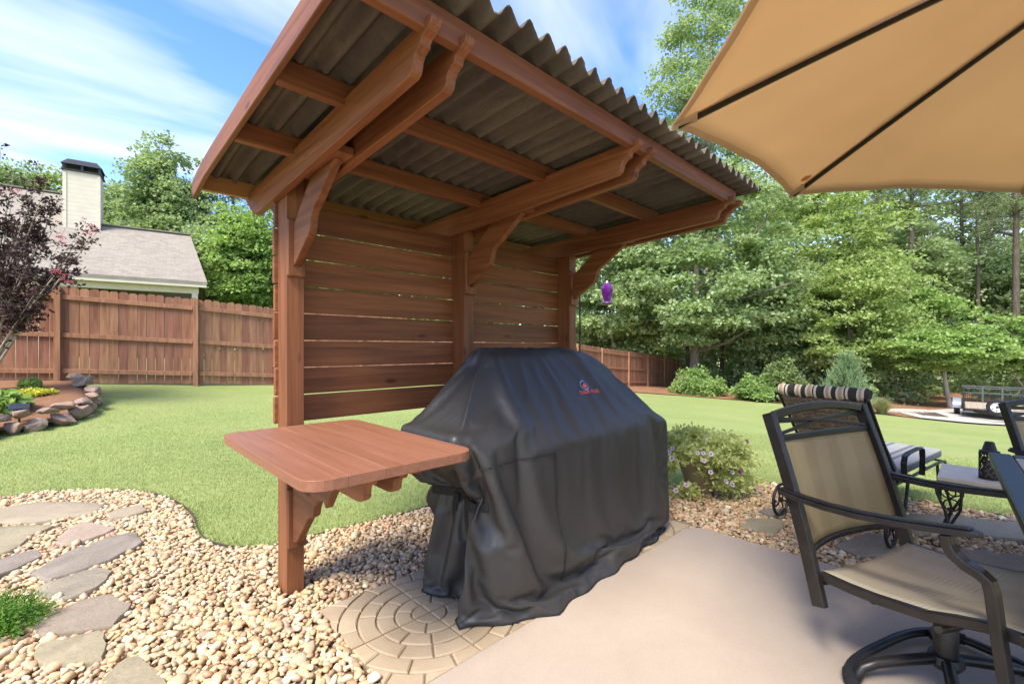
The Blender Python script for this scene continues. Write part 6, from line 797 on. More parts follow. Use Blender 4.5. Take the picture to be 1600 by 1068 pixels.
17,2,8,1,-1,0,1,-1,0,1,0,0,0,1,-1,0,0,0,0,0,1,-1,0,1,-1,1,0,0,0,0,-1,0,0,0,0,1,-1,0,1,-1,0,0,0,1,-1,1,-1,0,1,-1,0,0,0,1,-1,0,0,0,0,0,0,0,0,-1,1,0,-1,-2,3,-1,0,1,-1,1,0,0,0,0,-1,0,1,0,0,0,0,0,0,0,0,0,0,0,0,0,0,0,0,0,0,0,0,0,-1,0,0,-1,1,-4,2,-13,13,-11,1,-27,21,0,15,-8,5,-2,-1,1,-1,-4,12,-1,-7,-26,
19,0,8,1,-5,5,0,-3,3,0,0,1,-1,0,0,1,-1,0,1,0,-1,0,1,-1,1,-1,0,0,0,0,0,1,0,0,0,-1,1,0,-1,0,0,0,0,0,0,0,1,0,-1,1,-1,0,0,0,1,-1,0,0,0,0,0,0,0,0,-1,-4,3,-1,2,-2,1,3,-1,-1,1,1,0,0,-2,-1,3,0,0,-1,0,0,0,0,0,0,0,0,0,0,0,0,1,-1,0,0,-1,1,0,-1,-1,1,-4,2,3,-6,-2,-11,10,1,5,-2,-1,-9,9,-2,-1,-1,1,-10,11,3,1,-7,
21,-7,9,5,-2,2,0,-1,2,0,0,-1,1,0,0,-1,1,0,-1,0,0,1,-1,0,0,0,0,1,0,-1,1,-1,0,0,0,1,-1,0,1,0,-1,0,0,0,1,-1,0,0,1,-1,0,0,0,0,0,1,-1,1,-1,-1,2,0,-4,3,-3,3,-6,3,2,1,-4,3,1,-1,2,-1,0,0,0,-1,1,0,0,0,0,1,-1,0,0,0,0,0,0,0,0,-1,1,0,0,-1,1,-1,0,0,0,0,1,-2,1,-1,-7,2,-2,2,3,-1,-2,-5,6,-3,0,-1,2,-7,2,11,-1,-6,
22,0,-8,13,-1,2,-1,1,0,0,0,0,0,0,0,0,0,0,0,1,0,-1,1,0,0,0,0,-1,0,0,0,0,0,0,1,-1,0,1,-1,0,0,0,1,0,-1,0,0,0,0,0,0,0,1,-1,0,0,0,0,0,1,-1,0,-1,1,-6,6,-2,1,-3,3,1,0,0,-1,1,0,1,0,-1,-2,2,1,-1,0,0,0,0,0,0,0,0,0,0,0,0,0,0,-1,0,1,0,0,0,-1,-1,1,-1,2,-14,14,-20,13,-3,3,2,0,-3,-1,5,-6,0,1,2,-8,0,11,1,-4,
25,-9,9,0,1,3,-2,0,1,0,1,0,-1,0,0,1,0,0,0,-1,0,1,-1,0,0,0,0,0,1,0,-1,1,0,0,-1,0,1,-1,0,0,1,0,-1,0,0,0,1,0,0,0,-2,1,0,0,0,0,0,0,1,-2,1,-1,0,1,-2,0,1,0,-1,1,0,0,1,-1,0,2,-1,1,-1,-1,1,0,0,0,0,0,0,0,0,0,-1,1,0,0,0,0,0,0,0,0,0,0,-1,-1,1,0,1,0,-5,-21,23,-10,4,4,1,0,-5,1,4,-8,3,-1,3,-6,-4,8,6,0,
13,9,-1,4,1,2,0,0,1,0,-1,0,1,0,-1,0,0,0,0,0,1,-1,0,0,1,0,-1,1,-1,0,1,-1,0,0,0,1,-1,0,1,-1,0,0,0,0,0,0,0,-1,1,0,-1,1,0,1,-1,0,0,0,0,0,1,0,-1,-3,2,-1,2,0,-1,0,1,0,0,0,-1,1,1,-1,1,-2,1,1,-1,0,0,-1,1,0,0,0,0,0,0,0,0,0,0,0,0,0,0,0,-1,0,0,0,0,0,0,-9,-17,22,1,-1,0,0,-5,3,0,-7,4,0,3,-1,-18,13,10,0,
21,1,0,3,2,2,-1,1,0,0,0,0,0,-2,3,-1,-1,1,0,0,0,0,1,0,-1,1,0,-1,0,0,0,0,-1,2,-1,0,1,-1,0,0,0,1,-1,1,0,0,-1,-1,6,-2,0,0,-1,0,0,0,-1,0,0,1,-3,4,-2,-3,-6,0,8,-2,3,-2,-8,3,6,-1,0,1,-1,1,0,0,0,-1,0,-1,1,0,-1,0,0,0,1,0,-1,0,1,-1,1,0,0,0,0,-1,0,-1,0,1,0,0,0,0,1,-5,1,-1,-13,13,-7,6,-2,-10,9,-2,7,-3,2,-27,29,2,
25,0,0,3,5,-1,1,2,-1,0,1,-1,0,-2,0,-4,5,-1,-4,6,-1,-1,-6,7,-3,3,-5,6,-7,6,-1,-2,3,-2,-2,5,-5,5,-3,-3,3,2,2,0,0,-5,0,-8,-3,11,-1,-3,-2,-2,-4,0,0,-1,0,0,12,-20,16,-15,12,-6,10,3,-3,-2,3,-2,3,1,-1,0,1,0,0,0,-1,-1,0,1,-1,0,0,1,-1,1,-1,0,1,0,-1,1,-1,1,-1,0,0,0,-1,-1,2,0,1,0,-1,-5,4,-9,11,1,-10,-6,7,3,-9,2,3,-15,20,-1,-3,6,-32,39,
26,1,-9,7,8,-7,-5,12,2,1,-2,1,-1,-1,-1,-4,1,1,-2,0,0,0,0,1,1,-1,-2,0,2,-7,7,4,-3,0,0,0,-1,0,0,2,2,-5,7,-1,-4,0,-15,1,-4,8,-11,3,3,4,2,1,1,2,0,1,-2,1,-2,5,-7,4,-12,16,-1,1,0,-2,0,2,-1,1,0,0,0,1,-1,-1,-1,0,0,0,1,-1,1,-1,0,0,0,0,1,0,0,-1,0,0,1,-1,-1,0,1,1,-1,-1,-8,9,-7,8,-1,-1,2,-34,0,5,4,15,7,-1,-12,13,0,-6,6,-21,
45,0,5,-16,-9,0,11,-10,1,-2,8,-2,1,1,-4,-1,3,-3,1,0,0,-4,5,0,2,-8,4,-1,1,1,1,-3,2,-5,9,-5,1,-1,-2,7,-5,-2,-1,-2,-8,-4,7,6,-2,0,0,6,-4,-3,4,-1,1,0,0,1,-1,1,2,2,0,-4,-5,-6,15,-1,0,-2,-1,2,0,-1,1,0,1,-2,0,2,0,-1,1,0,0,0,-1,1,0,1,0,0,-1,0,0,1,1,0,-1,1,2,0,-2,0,1,-4,2,-8,8,1,0,7,0,7,-9,2,4,0,0,-3,2,1,-1,0,3,1,
55,4,-21,-16,7,2,-12,9,-8,4,-11,22,-7,-4,4,1,1,-4,3,0,-3,2,3,-1,-3,-1,3,-1,0,1,1,-2,-1,1,2,-5,5,-6,6,0,-8,2,0,-8,2,2,3,-3,10,-6,0,4,0,-1,-1,1,-1,0,1,-1,-1,1,3,-1,0,0,1,-8,1,5,1,-1,-1,2,0,0,1,0,-1,0,0,1,0,0,-1,1,-1,1,0,0,1,-1,0,0,0,0,0,1,0,0,0,0,2,1,-1,0,-1,-13,6,8,-15,8,4,2,2,19,-4,0,-7,0,-1,2,-1,0,1,1,-2,2,
27,-12,-13,-2,5,3,17,-5,0,-6,16,-2,-4,5,-9,11,-2,-1,1,0,-1,1,1,0,-3,1,1,-1,1,0,0,-1,-3,4,0,0,-1,0,3,-3,-4,1,-3,-2,2,2,1,3,1,-3,1,3,3,-2,0,-1,1,-1,0,0,-1,2,-3,-8,6,2,1,1,-8,7,1,0,-2,1,0,-1,0,1,0,0,0,-1,0,0,0,0,1,-1,0,0,0,0,1,0,0,0,-1,2,0,0,0,0,1,2,-2,0,0,1,-2,-8,5,-10,-4,-2,31,0,14,-9,-2,-4,-1,0,0,1,-1,0,0,-1,
-5,-12,17,9,19,-1,-14,7,0,8,8,-10,-2,-3,8,5,-7,1,1,0,-1,2,2,-3,-3,3,1,-2,2,0,-1,0,-1,1,0,-1,-1,3,1,-6,0,2,-6,1,2,2,1,2,-1,-2,1,2,3,0,-1,1,-1,0,-1,0,-1,2,-2,1,-10,7,1,4,-5,-2,5,0,-2,1,0,-1,1,-1,2,-1,-1,0,-1,1,0,0,0,0,1,0,0,0,0,0,1,-1,0,-1,2,0,0,0,1,1,1,-2,0,3,-1,-5,3,0,-1,2,-15,-11,-7,1,2,14,-2,-3,-3,-3,-2,-2,-1,0,
6,25,-4,5,-23,2,9,1,3,12,-3,-9,1,5,2,-1,-5,4,1,-1,0,0,1,-3,0,2,0,-1,1,0,-1,0,-1,2,0,0,-1,2,-1,-6,1,1,-6,5,3,0,1,1,0,-4,0,2,3,1,0,-1,0,0,0,-1,-1,2,-3,1,0,-8,6,2,3,-8,5,0,0,0,-1,1,-1,1,0,0,0,-1,0,0,0,0,0,0,0,0,1,0,0,0,0,0,0,0,0,2,0,-1,1,2,1,-3,1,1,1,1,-5,-2,1,0,-6,12,-16,10,2,-21,16,-2,-2,-2,-2,-2,-3,-4,
31,1,1,-12,5,2,-2,-6,15,2,-7,-8,7,0,4,-5,0,2,1,-2,0,1,1,-4,2,2,-2,0,0,1,-1,0,0,2,-1,-1,1,2,-4,-4,3,-4,1,3,1,1,0,1,0,-4,1,0,5,0,0,0,0,-1,0,-1,-1,2,-4,-3,1,8,-6,-1,5,0,-9,8,-2,0,-1,2,-1,1,0,0,-1,0,0,0,0,1,-2,2,0,0,0,0,0,0,0,1,-1,-1,1,1,0,1,-1,1,3,-2,-1,4,-2,1,-1,0,-3,-3,3,-23,18,7,-4,1,-16,17,-3,-1,0,0,-1,-1,
32,0,0,0,-1,-1,1,3,3,-3,-9,1,4,0,1,-5,3,0,3,-5,3,0,0,-4,3,1,-1,1,0,0,0,-3,3,1,-1,0,0,0,-4,-1,3,-5,6,1,-1,0,1,1,-2,-2,0,-2,6,2,0,0,-1,0,0,0,-5,7,-11,5,-3,-3,10,-5,1,3,-1,-4,3,0,0,-3,2,1,0,1,-1,-1,0,0,0,-1,2,-1,0,1,-1,1,0,0,0,0,1,0,-2,1,2,-1,0,2,1,1,-3,0,3,1,0,-3,1,-1,-4,-5,3,2,3,-1,-4,-8,14,-3,-1,0,0,2,
31,0,2,-1,0,0,0,2,1,-4,-7,4,1,1,-1,-1,2,0,-1,-1,1,0,0,-2,3,-1,1,-1,0,0,0,0,1,-2,1,2,-1,0,-1,0,0,1,1,1,1,-2,0,0,0,2,3,3,-6,1,0,-1,-1,0,-2,0,-1,1,8,-4,1,4,-6,3,-2,-2,1,1,0,-5,1,-1,2,0,0,1,-3,-5,3,0,1,0,0,1,0,0,0,0,0,1,0,0,0,0,0,-1,1,2,-1,0,2,2,-4,4,-1,2,-1,1,0,-2,-12,3,4,0,0,2,-3,-3,0,6,-3,0,1,0,
32,-1,1,0,1,0,0,2,-1,-7,0,3,0,-1,0,0,0,0,0,0,1,-1,0,0,0,1,-1,0,0,0,0,0,1,-3,1,5,-3,-1,3,1,-2,1,2,-1,1,2,-5,0,-1,-4,17,-1,-8,-4,0,0,1,0,0,1,1,0,4,8,3,-5,4,2,-8,0,-4,1,-2,-4,-4,-5,5,6,2,2,-23,14,-2,1,1,0,0,0,1,-1,1,0,0,0,0,0,1,0,0,-1,0,1,1,0,1,2,-1,1,1,2,-2,1,1,-11,-6,7,3,0,-3,2,0,-3,-2,2,2,0,0,1,
33,-2,0,1,1,0,1,1,-4,-5,1,3,-1,1,-2,1,0,1,-1,0,0,0,-1,2,-1,1,-1,1,0,-1,0,0,0,-1,-1,4,1,-3,2,2,-1,2,-1,2,0,1,2,-7,0,7,9,-12,-4,2,0,-1,0,0,1,-1,0,1,1,6,-1,3,0,-2,-5,7,3,-9,-14,0,4,3,14,4,-6,-37,28,-4,1,0,-1,1,1,-1,0,1,0,0,0,1,0,0,-1,1,0,1,-1,0,2,-1,0,3,0,-1,2,0,0,1,-10,-1,-2,8,0,-1,-3,3,0,-2,-2,1,2,0,0,3,
35,-3,0,1,1,0,2,0,-7,-4,5,-1,0,0,0,0,1,-1,0,0,0,0,0,0,0,1,-1,-1,1,0,-1,1,0,0,-3,2,5,-3,0,3,0,0,1,0,1,1,0,2,-7,11,-4,-5,0,0,0,0,0,0,0,-1,0,-2,4,1,6,-8,-12,-2,13,-10,10,-3,0,-2,-5,6,7,-1,8,1,-47,-1,7,4,4,3,3,3,2,3,2,1,1,1,1,1,1,-1,1,0,1,0,-1,2,1,2,-1,-6,-3,8,-12,4,0,-9,19,-3,-1,-1,-3,2,3,-2,-2,-1,1,2,1,3,
35,-3,-2,3,2,0,2,-5,-6,1,2,0,0,1,-2,1,-1,1,0,-1,1,0,-1,1,0,0,0,0,-1,0,1,0,0,0,-2,-2,5,2,-1,2,0,1,0,1,0,1,2,-1,3,-3,-8,-2,-1,1,-1,0,-1,-1,0,0,0,1,-3,7,5,3,2,-5,-13,-6,-17,4,3,1,3,-11,-37,26,-13,29,15,-2,1,8,-3,-2,-1,1,0,-1,0,2,1,0,0,1,0,2,1,1,0,1,1,1,1,3,6,-3,-6,-11,19,-21,1,19,-2,-1,0,-3,1,-4,4,0,-2,0,1,0,2,1,
33,0,-1,4,-2,3,-2,-8,-1,3,0,0,1,1,-5,3,0,2,-5,3,0,0,-1,1,0,0,0,0,0,0,-1,1,1,-1,-1,-2,1,4,0,0,2,0,1,0,1,0,2,3,-3,-8,-6,-1,0,-1,0,1,0,1,-1,1,-1,0,0,-1,0,0,2,3,1,1,5,0,6,5,0,-9,-9,-54,0,11,37,5,1,-8,14,0,-2,-2,0,1,0,-1,0,0,1,0,0,0,0,-1,1,-1,1,0,0,0,10,9,-2,-3,-11,10,7,-5,-2,4,-3,-11,0,-2,0,2,0,-1,1,2,1,0,
34,0,1,6,0,-4,-9,-1,3,2,-1,0,-1,-2,2,0,0,-2,1,1,-1,0,-4,8,-4,-2,7,-5,1,1,-5,9,-4,2,-2,-2,-8,2,5,14,10,-1,-2,-1,-1,-1,0,1,-1,-6,0,-1,2,1,0,-1,0,0,1,0,2,0,0,0,0,-1,-4,-4,1,0,-4,-2,-2,-5,-1,0,1,11,10,-2,-14,-1,-7,9,-14,12,3,0,0,-1,2,0,0,0,0,0,2,0,-1,1,-1,0,0,0,1,0,-3,9,14,-1,-2,0,-5,3,2,-2,-12,-6,2,3,-2,1,-1,-1,2,3,2,-4,
57,-14,8,-12,-6,-6,-2,2,0,-1,0,1,1,-2,1,1,1,-1,-1,1,1,2,0,-9,9,-2,-7,11,-1,-1,-1,-3,4,-5,1,0,4,-5,-5,-9,8,3,3,2,0,-3,-2,4,-1,1,5,6,-13,10,1,1,2,0,-2,0,-4,8,-11,3,1,-4,-5,-5,-11,-10,4,-4,1,-2,8,6,16,2,-2,-7,-6,8,6,-9,0,-11,-8,9,2,-3,-3,0,2,4,1,1,-1,2,2,1,2,3,0,1,0,1,2,0,5,18,11,4,-2,2,-11,-12,12,1,2,2,6,2,1,-4,1,-1,-2,-7,
33,8,-18,-11,1,11,1,-1,0,0,1,-1,-2,0,1,-3,-5,3,1,3,2,-14,-2,16,-3,0,3,-4,-12,0,1,2,-1,14,1,0,-2,-14,0,2,-10,11,1,1,2,10,-1,-3,-15,1,2,5,13,-19,-12,-2,6,5,9,-3,-5,-16,5,1,5,6,-4,-16,5,24,-5,2,-1,5,-11,11,-5,0,-1,-2,2,-6,-4,0,3,0,-6,-8,1,19,0,-8,-6,-3,18,-1,1,0,-1,-1,0,-2,1,-1,1,0,0,0,-1,2,-9,17,18,0,1,-9,-12,9,-4,1,6,7,12,1,-12,7,1,-6,
-10,-1,10,0,-3,-6,0,0,1,0,-1,6,2,1,-1,2,2,-3,4,-3,-3,10,-7,-10,0,0,1,6,12,0,0,-9,-2,-8,0,8,-1,10,-7,-1,-2,-5,-1,1,0,1,1,1,7,0,-6,-4,2,3,12,-5,-3,-8,-2,4,7,0,8,-9,-2,-5,9,7,-10,-9,-2,1,3,-3,1,-4,1,5,-1,1,4,-2,2,0,0,1,11,-4,-5,-8,6,8,3,-7,-13,2,0,0,0,0,1,0,-1,0,-1,1,0,0,-1,6,13,-14,-6,-3,9,11,-6,2,-2,-2,-4,-7,-5,9,8,-6,-2,4,
0,-8,6,9,-1,-4,-1,0,-1,0,0,-7,-1,0,0,1,7,-1,-3,-2,0,6,8,-7,-1,0,-1,-7,8,0,0,7,1,-1,-8,-7,1,6,8,1,1,-5,-9,-1,-1,-2,0,1,4,-1,1,-3,2,3,-2,10,-6,-2,-5,2,3,4,-7,1,-6,3,6,1,8,-12,1,2,-4,6,0,0,-2,-6,0,0,0,2,0,-2,1,1,6,6,0,-14,0,4,7,5,-14,-2,0,-1,0,1,0,1,1,2,1,-2,0,1,0,-5,8,9,-10,-2,-2,7,8,-8,0,-1,-4,0,-2,-4,1,1,9,3,
10,-10,-8,12,2,1,1,-1,1,0,-1,0,-5,-1,-3,-2,-4,1,0,1,-1,-1,8,8,0,0,0,-7,-10,7,2,0,0,-1,8,-5,-7,-2,7,0,-1,0,1,-2,1,3,-5,-2,4,3,-2,-3,-5,7,4,-3,6,1,-6,-8,-1,6,3,1,-3,-3,-6,1,6,10,-3,-4,2,4,2,0,-7,-1,0,-1,-1,-3,-2,1,-1,0,-1,8,3,4,-12,-2,1,6,8,-9,1,0,0,0,-1,0,3,-1,-1,2,-1,-2,1,-4,-3,10,0,-3,-6,-5,2,6,11,-4,-4,2,-4,0,1,-2,-3,10,
1,8,-9,-9,9,0,1,1,-2,-1,2,1,5,0,-1,-4,-2,0,0,0,1,-2,-7,8,-1,0,2,6,-8,-6,0,-1,0,0,0,12,2,-8,-6,0,0,1,10,4,2,-11,6,2,-3,-2,-1,2,0,-4,-2,2,1,4,4,-2,-4,-4,2,6,6,0,-14,0,-1,3,7,1,-2,-4,0,0,6,-6,-1,1,-1,0,-1,1,0,-1,-1,-7,0,3,6,-2,-5,-1,1,8,-2,1,0,0,1,0,7,-1,0,0,0,0,-4,-1,-2,-1,10,-2,-3,-3,0,0,1,7,-1,-3,0,1,-2,-1,-2,1,
-3,-1,9,-8,-5,1,0,0,-1,1,-1,0,1,1,5,7,1,-1,1,0,0,-1,0,-10,-3,0,-1,-1,12,-2,-1,0,3,0,-3,-9,2,10,-2,-2,2,1,4,-1,1,1,-4,4,1,-3,0,0,1,-2,0,-3,-3,3,3,5,-2,0,-1,-2,-2,-1,6,-1,-1,-9,8,2,-4,-9,-1,1,10,4,-4,-3,1,0,0,0,1,2,2,-5,-1,-1,2,0,0,-3,5,1,3,-1,1,-1,-3,0,-9,10,1,-1,2,0,2,-2,-6,-10,7,6,-2,0,0,-2,2,0,4,3,-2,-4,1,-2,-2,-2,
2,0,-2,6,-3,-2,-1,1,1,-2,1,0,-1,1,1,4,0,1,-1,0,1,0,-1,0,0,-5,-1,0,-1,10,-1,0,0,0,1,-6,-3,7,0,1,-2,0,1,-3,-3,6,-6,-1,7,4,-5,0,-2,2,-1,-1,-2,-3,1,3,4,1,-1,0,-1,-3,1,4,-1,-1,-10,5,5,-8,1,-1,-2,9,3,-1,0,-2,1,1,1,0,-1,1,-1,0,-1,1,-1,1,1,0,-2,1,0,0,1,0,-1,-7,0,0,-1,1,2,3,3,-5,-5,4,6,-1,-5,1,-2,0,0,-1,1,3,1,-2,-2,-1,]
def unpack_cover():
    a = np.array(COVER_DATA).reshape(3, COVER_NL, COVER_NA).transpose(1, 2, 0)
    return np.cumsum(np.cumsum(a, 1), 0) * .001
CV = unpack_cover()
from mathutils.bvhtree import BVHTree
GO = Vector((2.15, 1.85, .02))
gr = thing('covered_grill', 'barbecue grill hidden under a wrinkled black fabric cover with red and blue emblem', 'grill', GO)
NL_, NA_ = CV.shape[:2]; i = np.arange(NL_ * NA_).reshape(NL_, NA_); j = np.roll(i, -1, 1)
Fq = list(map(tuple, q4(i[:-1], j[:-1], j[1:], i[1:])))
top = (NL_ - 1) * NA_
Fq += [(top + k, top + k + 1, top + 111 - k, top + 112 - k) for k in range(48)]
Fq += [tuple(top + k for k in range(48, 65)), tuple(top + k % NA_ for k in range(112, 129))]
P = CV.reshape(-1, 3); me = bpy.data.meshes.new('cover'); me.from_pydata((P - np.array(GO)).tolist(), [], Fq); me.polygons.foreach_set('use_smooth', [True] * len(me.polygons)); me.update()
t = NT('black_cover_cloth'); v = t.coord('Object', (1, 1, 1)); n = t.noise(v, 420, 2, .6); n2 = t.noise(v, 3, 4, .6, .4); n3 = t.noise(t.coord('Object', (1, 1, .55)), 5.5, 3, .5, 1.4); n4 = t.noise(t.coord('Object', (1, 1, .6)), 14, 3, .5, .8)
rid = t.math('ADD', t.math('ABSOLUTE', t.math('SUBTRACT', n3, .5)), t.math('MULTIPLY', t.math('ABSOLUTE', t.math('SUBTRACT', n4, .5)), .35))
c = t.mix(n2, (.026, .024, .022), (.040, .037, .034))
M['cover'] = t.done(t.pbr(c, t.math('ADD', t.math('MULTIPLY', n2, .14), .40), t.bump(n, .10, .001, t.bump(rid, .17, .04)), spec=.45))
cov = link('cover', me, M['cover'], gr)
s_ = cov.modifiers.new('cloth', 'SOLIDIFY'); s_.thickness = .003; s_.offset = 0
s_ = cov.modifiers.new('smooth', 'SUBSURF'); s_.levels = 2; s_.render_levels = 2
bvh = BVHTree.FromPolygons([tuple(p) for p in P], Fq)
# hem and seams follow the cloth
def path_on(idx, lift=.0015):
    ctr = np.array([2.15, 1.85]); out = []
    for k in idx:
        p = P[k]; l, nn, _, _ = bvh.find_nearest(Vector(p)); d = Vector((p[0] - 2.15, p[1] - 1.85, .05)); nn = nn if nn.dot(d) > 0 else -nn; out.append(Vector(p) + nn * lift)
    return out
m = MB(GO); m.tube(path_on([k for k in range(NA_)], .001), .0035, 6, True); m.build('hem', M['strap'], cov, smooth=True)
ks = int(48 * (1.86 - 1.18) / (3.09 - 1.18))
m = MB(GO); m.tube(path_on([L * NA_ + ks for L in range(0, 31)], .005), .0028, 6); m.build('seam', M['strap'], cov, smooth=True)
m = MB(GO); m.tube(path_on([30 * NA_ + k for k in range(2, ks + 1)], .006), .0024, 6); m.build('seam', M['strap'], cov, smooth=True)
def on_cover(px, py):
    d = at(px, 1.0, EYE - (py - HOR) / F) - Vector((0, 0, EYE)); h = bvh.ray_cast(Vector((0, 0, EYE)), d.normalized()); nn = h[1]
    return h[0], (nn if nn.dot(d) < 0 else -nn)
def decal(name, shape_fn, pos, nrm, mat, right=Vector((1, 0, 0)), parent=None, lift=.006, rot=0):
    r_ = (right - nrm * right.dot(nrm)).normalized(); u_ = nrm.cross(r_)
    r2_ = r_ * math.cos(rot) + u_ * math.sin(rot); u2_ = nrm.cross(r2_)
    vs, fs = shape_fn(); out = []
    for x, y in vs:
        q = pos + r2_ * x + u2_ * y; h = bvh.ray_cast(q + nrm * .08, -nrm, .2); out.append((h[0] if h[0] else q) + nrm * lift - GO)
    me = bpy.data.meshes.new(name); me.from_pydata([tuple(p) for p in out], [], fs); return link(name, me, mat, parent)
def annulus(r0, r1, n=36): return lambda: ([(r * math.cos(2 * math.pi * k / n), r * math.sin(2 * math.pi * k / n)) for r in (r1, r0) for k in range(n)], [(k, (k + 1) % n, (k + 1) % n + n, k + n) for k in range(n)])
def fan(P): return lambda: ([(0, 0)] + P, [(0, k + 1, (k + 1) % len(P) + 1) for k in range(len(P))])
def text_shape(txt, size):
    def f():
        cu = bpy.data.curves.new('lettering', 'FONT'); cu.body = txt; cu.size = size; cu.align_x = 'CENTER'; cu.align_y = 'CENTER'; cu.resolution_u = 3; cu.offset = size * .03
        ob = bpy.data.objects.new('lettering_source', cu); col.objects.link(ob); dg = bpy.context.evaluated_depsgraph_get(); me = bpy.data.meshes.new_from_object(ob.evaluated_get(dg))
        r = ([(v.co.x, v.co.y) for v in me.vertices], [tuple(p.vertices) for p in me.polygons]); bpy.data.objects.remove(ob); bpy.data.curves.remove(cu); bpy.data.meshes.remove(me); return r
    return f
M['ink_blue'] = flat('blue_print', (.16, .28, .62), .5); M['ink_red'] = flat('red_print', (.62, .10, .07), .5)
pos, nrm = on_cover(912, 602)
l, nn, _, _ = bvh.find_nearest(pos); nrm = sum((bvh.ray_cast(pos + Vector((dx, 0, dz)) + nrm * .1, -nrm, .3)[1] or nrm for dx in (-.03, 0, .03) for dz in (-.02, 0, .02)), Vector()).normalized()
if nrm.y > 0: nrm = -nrm
decal('emblem', annulus(.026, .033), pos, nrm, M['ink_blue'], parent=gr)
flame = [(.0, -.021), (.012, -.016), (.018, -.004), (.015, .008), (.008, .002), (.008, .012), (.001, .021), (-.002, .010), (-.010, .004), (-.016, -.006), (-.012, -.016)]
decal('emblem_flame', fan(flame), pos, nrm, M['ink_red'], parent=gr)
pos2, _ = on_cover(922, 611)
decal('lettering', text_shape('CHAR-BROIL', .034), pos2, nrm, M['ink_red'], parent=gr)
# strap and buckle that gather the left end
def at_uvz(v, z):
    h = bvh.ray_cast(Vector((.9, v, z)), Vector((1, 0, 0))); return (h[0] + Vector((-.004, 0, 0))) if h[0] else Vector((1.4, v, z))
m = MB(GO); pts = [at_uvz(v, .565) for v in np.linspace(1.60, 2.08, 9)]
m.sweep(pts, .005, .045); sp_ = m.build('strap', M['strap'], gr)
for v, L_, tl in ((1.78, .20, .04), (1.88, .17, 0)):
    p = at_uvz(v, .565) + Vector((-.012, 0, 0)); m = MB(GO); m.sweep([p, p + Vector((-.012, -tl * .4, -L_ * .5)), p + Vector((-.004, -tl, -L_))], .004, .042, (0, 1, 0)); m.build('strap_end', M['strap'], sp_)
m = MB(GO); p = at_uvz(1.66, .565) + Vector((-.012, 0, 0)); m.sweep([p + Vector((0, -.03, .0)), p + Vector((0, .03, .005))], .012, .05); m.build('buckle', M['rubber'], sp_)
# ------------------------------------------------------------------ umbrella
apex = Vector((2.38, -.58, 2.72)); RZ = 2.2
cor = [Vector((1.731, .872, RZ)), Vector((3.017, .789, RZ)), Vector((3.95, -.156, RZ))]
for k in range(3, 8):
    a = R(64 - 45 * (k - 1)); cor.append(Vector((2.30 + 1.72 * math.cos(a), -.73 + 1.72 * math.sin(a), RZ)))
um = thing('patio_umbrella', 'open tan fabric umbrella with dark ribs over the patio table', 'umbrella', (apex.x, apex.y, .022))
UO = Vector((apex.x, apex.y, .022))
t = NT('tan_canvas')
v = t.coord('Object', (1, 1, 1)); n = t.noise(t.coord('Object', (1, 1, 1)), 1.2, 3, .5); n2 = t.noise(v, 300, 2, .6)
vo = t.n('ShaderNodeTexVoronoi'); t.L(v, vo.inputs['Vector']); vo.inputs['Scale'].default_value = 1.9
ns = t.noise(v, 40, 3, .6)
dist = t.math('ADD', vo.outputs['Distance'], t.math('MULTIPLY', ns, .05))
st = t.ramp(dist, [(.065, (1, 1, 1)), (.085, (0, 0, 0))])
c = t.ramp(n, [(.3, (.59, .455, .29)), (.7, (.66, .52, .34))])
c = t.mix(t.math('MULTIPLY', n2, .2), c, (.45, .30, .14))
c = t.mix(t.math('MULTIPLY', st, .75), c, (.30, .12, .03))
p = t.pbr(c, .8, t.bump(n2, .1, .002), spec=.15)
tr = t.n('ShaderNodeBsdfTranslucent'); t.L(t.mix(1.0, c, (1.06, 1.0, .92), 'MULTIPLY'), tr.inputs[0])
mx = t.n('ShaderNodeMixShader'); mx.inputs[0].default_value = .56; t.L(p, mx.inputs[1]); t.L(tr.outputs[0], mx.inputs[2])
M['canvas'] = t.done(mx.outputs[0])
NS, NTt = 16, 14; cv = []; cf = []
cg = np.random.default_rng(4)
for k in range(8):
    a, b = cor[k], cor[(k + 1) % 8]; base0 = len(cv)
    ph = cg.uniform(0, 6, 3)
    for i in range(NS + 1):
        s = .03 + .97 * i / NS
        for j in range(NTt + 1):
            x = j / NTt; e = a.lerp(b, x); w = 4 * x * (1 - x)
            ein = e.lerp(apex, .026 * w)
            q = apex.lerp(ein, s); q = q + Vector((0, 0, -.035 * w * s * (1.1 - s) * 4 * .35 + .012 * w * s * s))
            q.z += .05 * (s * (1 - s)) + .004 * math.sin(9 * x + ph[0] + 3 * s) * w * s + .006 * math.sin(3 * s + ph[1]) * math.exp(-(x * 9) ** 2 + x * 3) + .0025 * math.sin(23 * x + ph[2] + 2 * s) * s * s
            cv.append(q - UO)
    for i in range(NS):
        for j in range(NTt):
            o_ = base0 + i * (NTt + 1) + j; cf.append((o_, o_ + 1, o_ + NTt + 2, o_ + NTt + 1))
me = npmesh('canopy', np.array(cv), np.array(cf), True)
can = link('canopy', me, M['canvas'], um)
w = can.modifiers.new('weld', 'WELD'); w.merge_threshold = .002
s_ = can.modifiers.new('cloth', 'SOLIDIFY'); s_.thickness = .003; s_.offset = 1
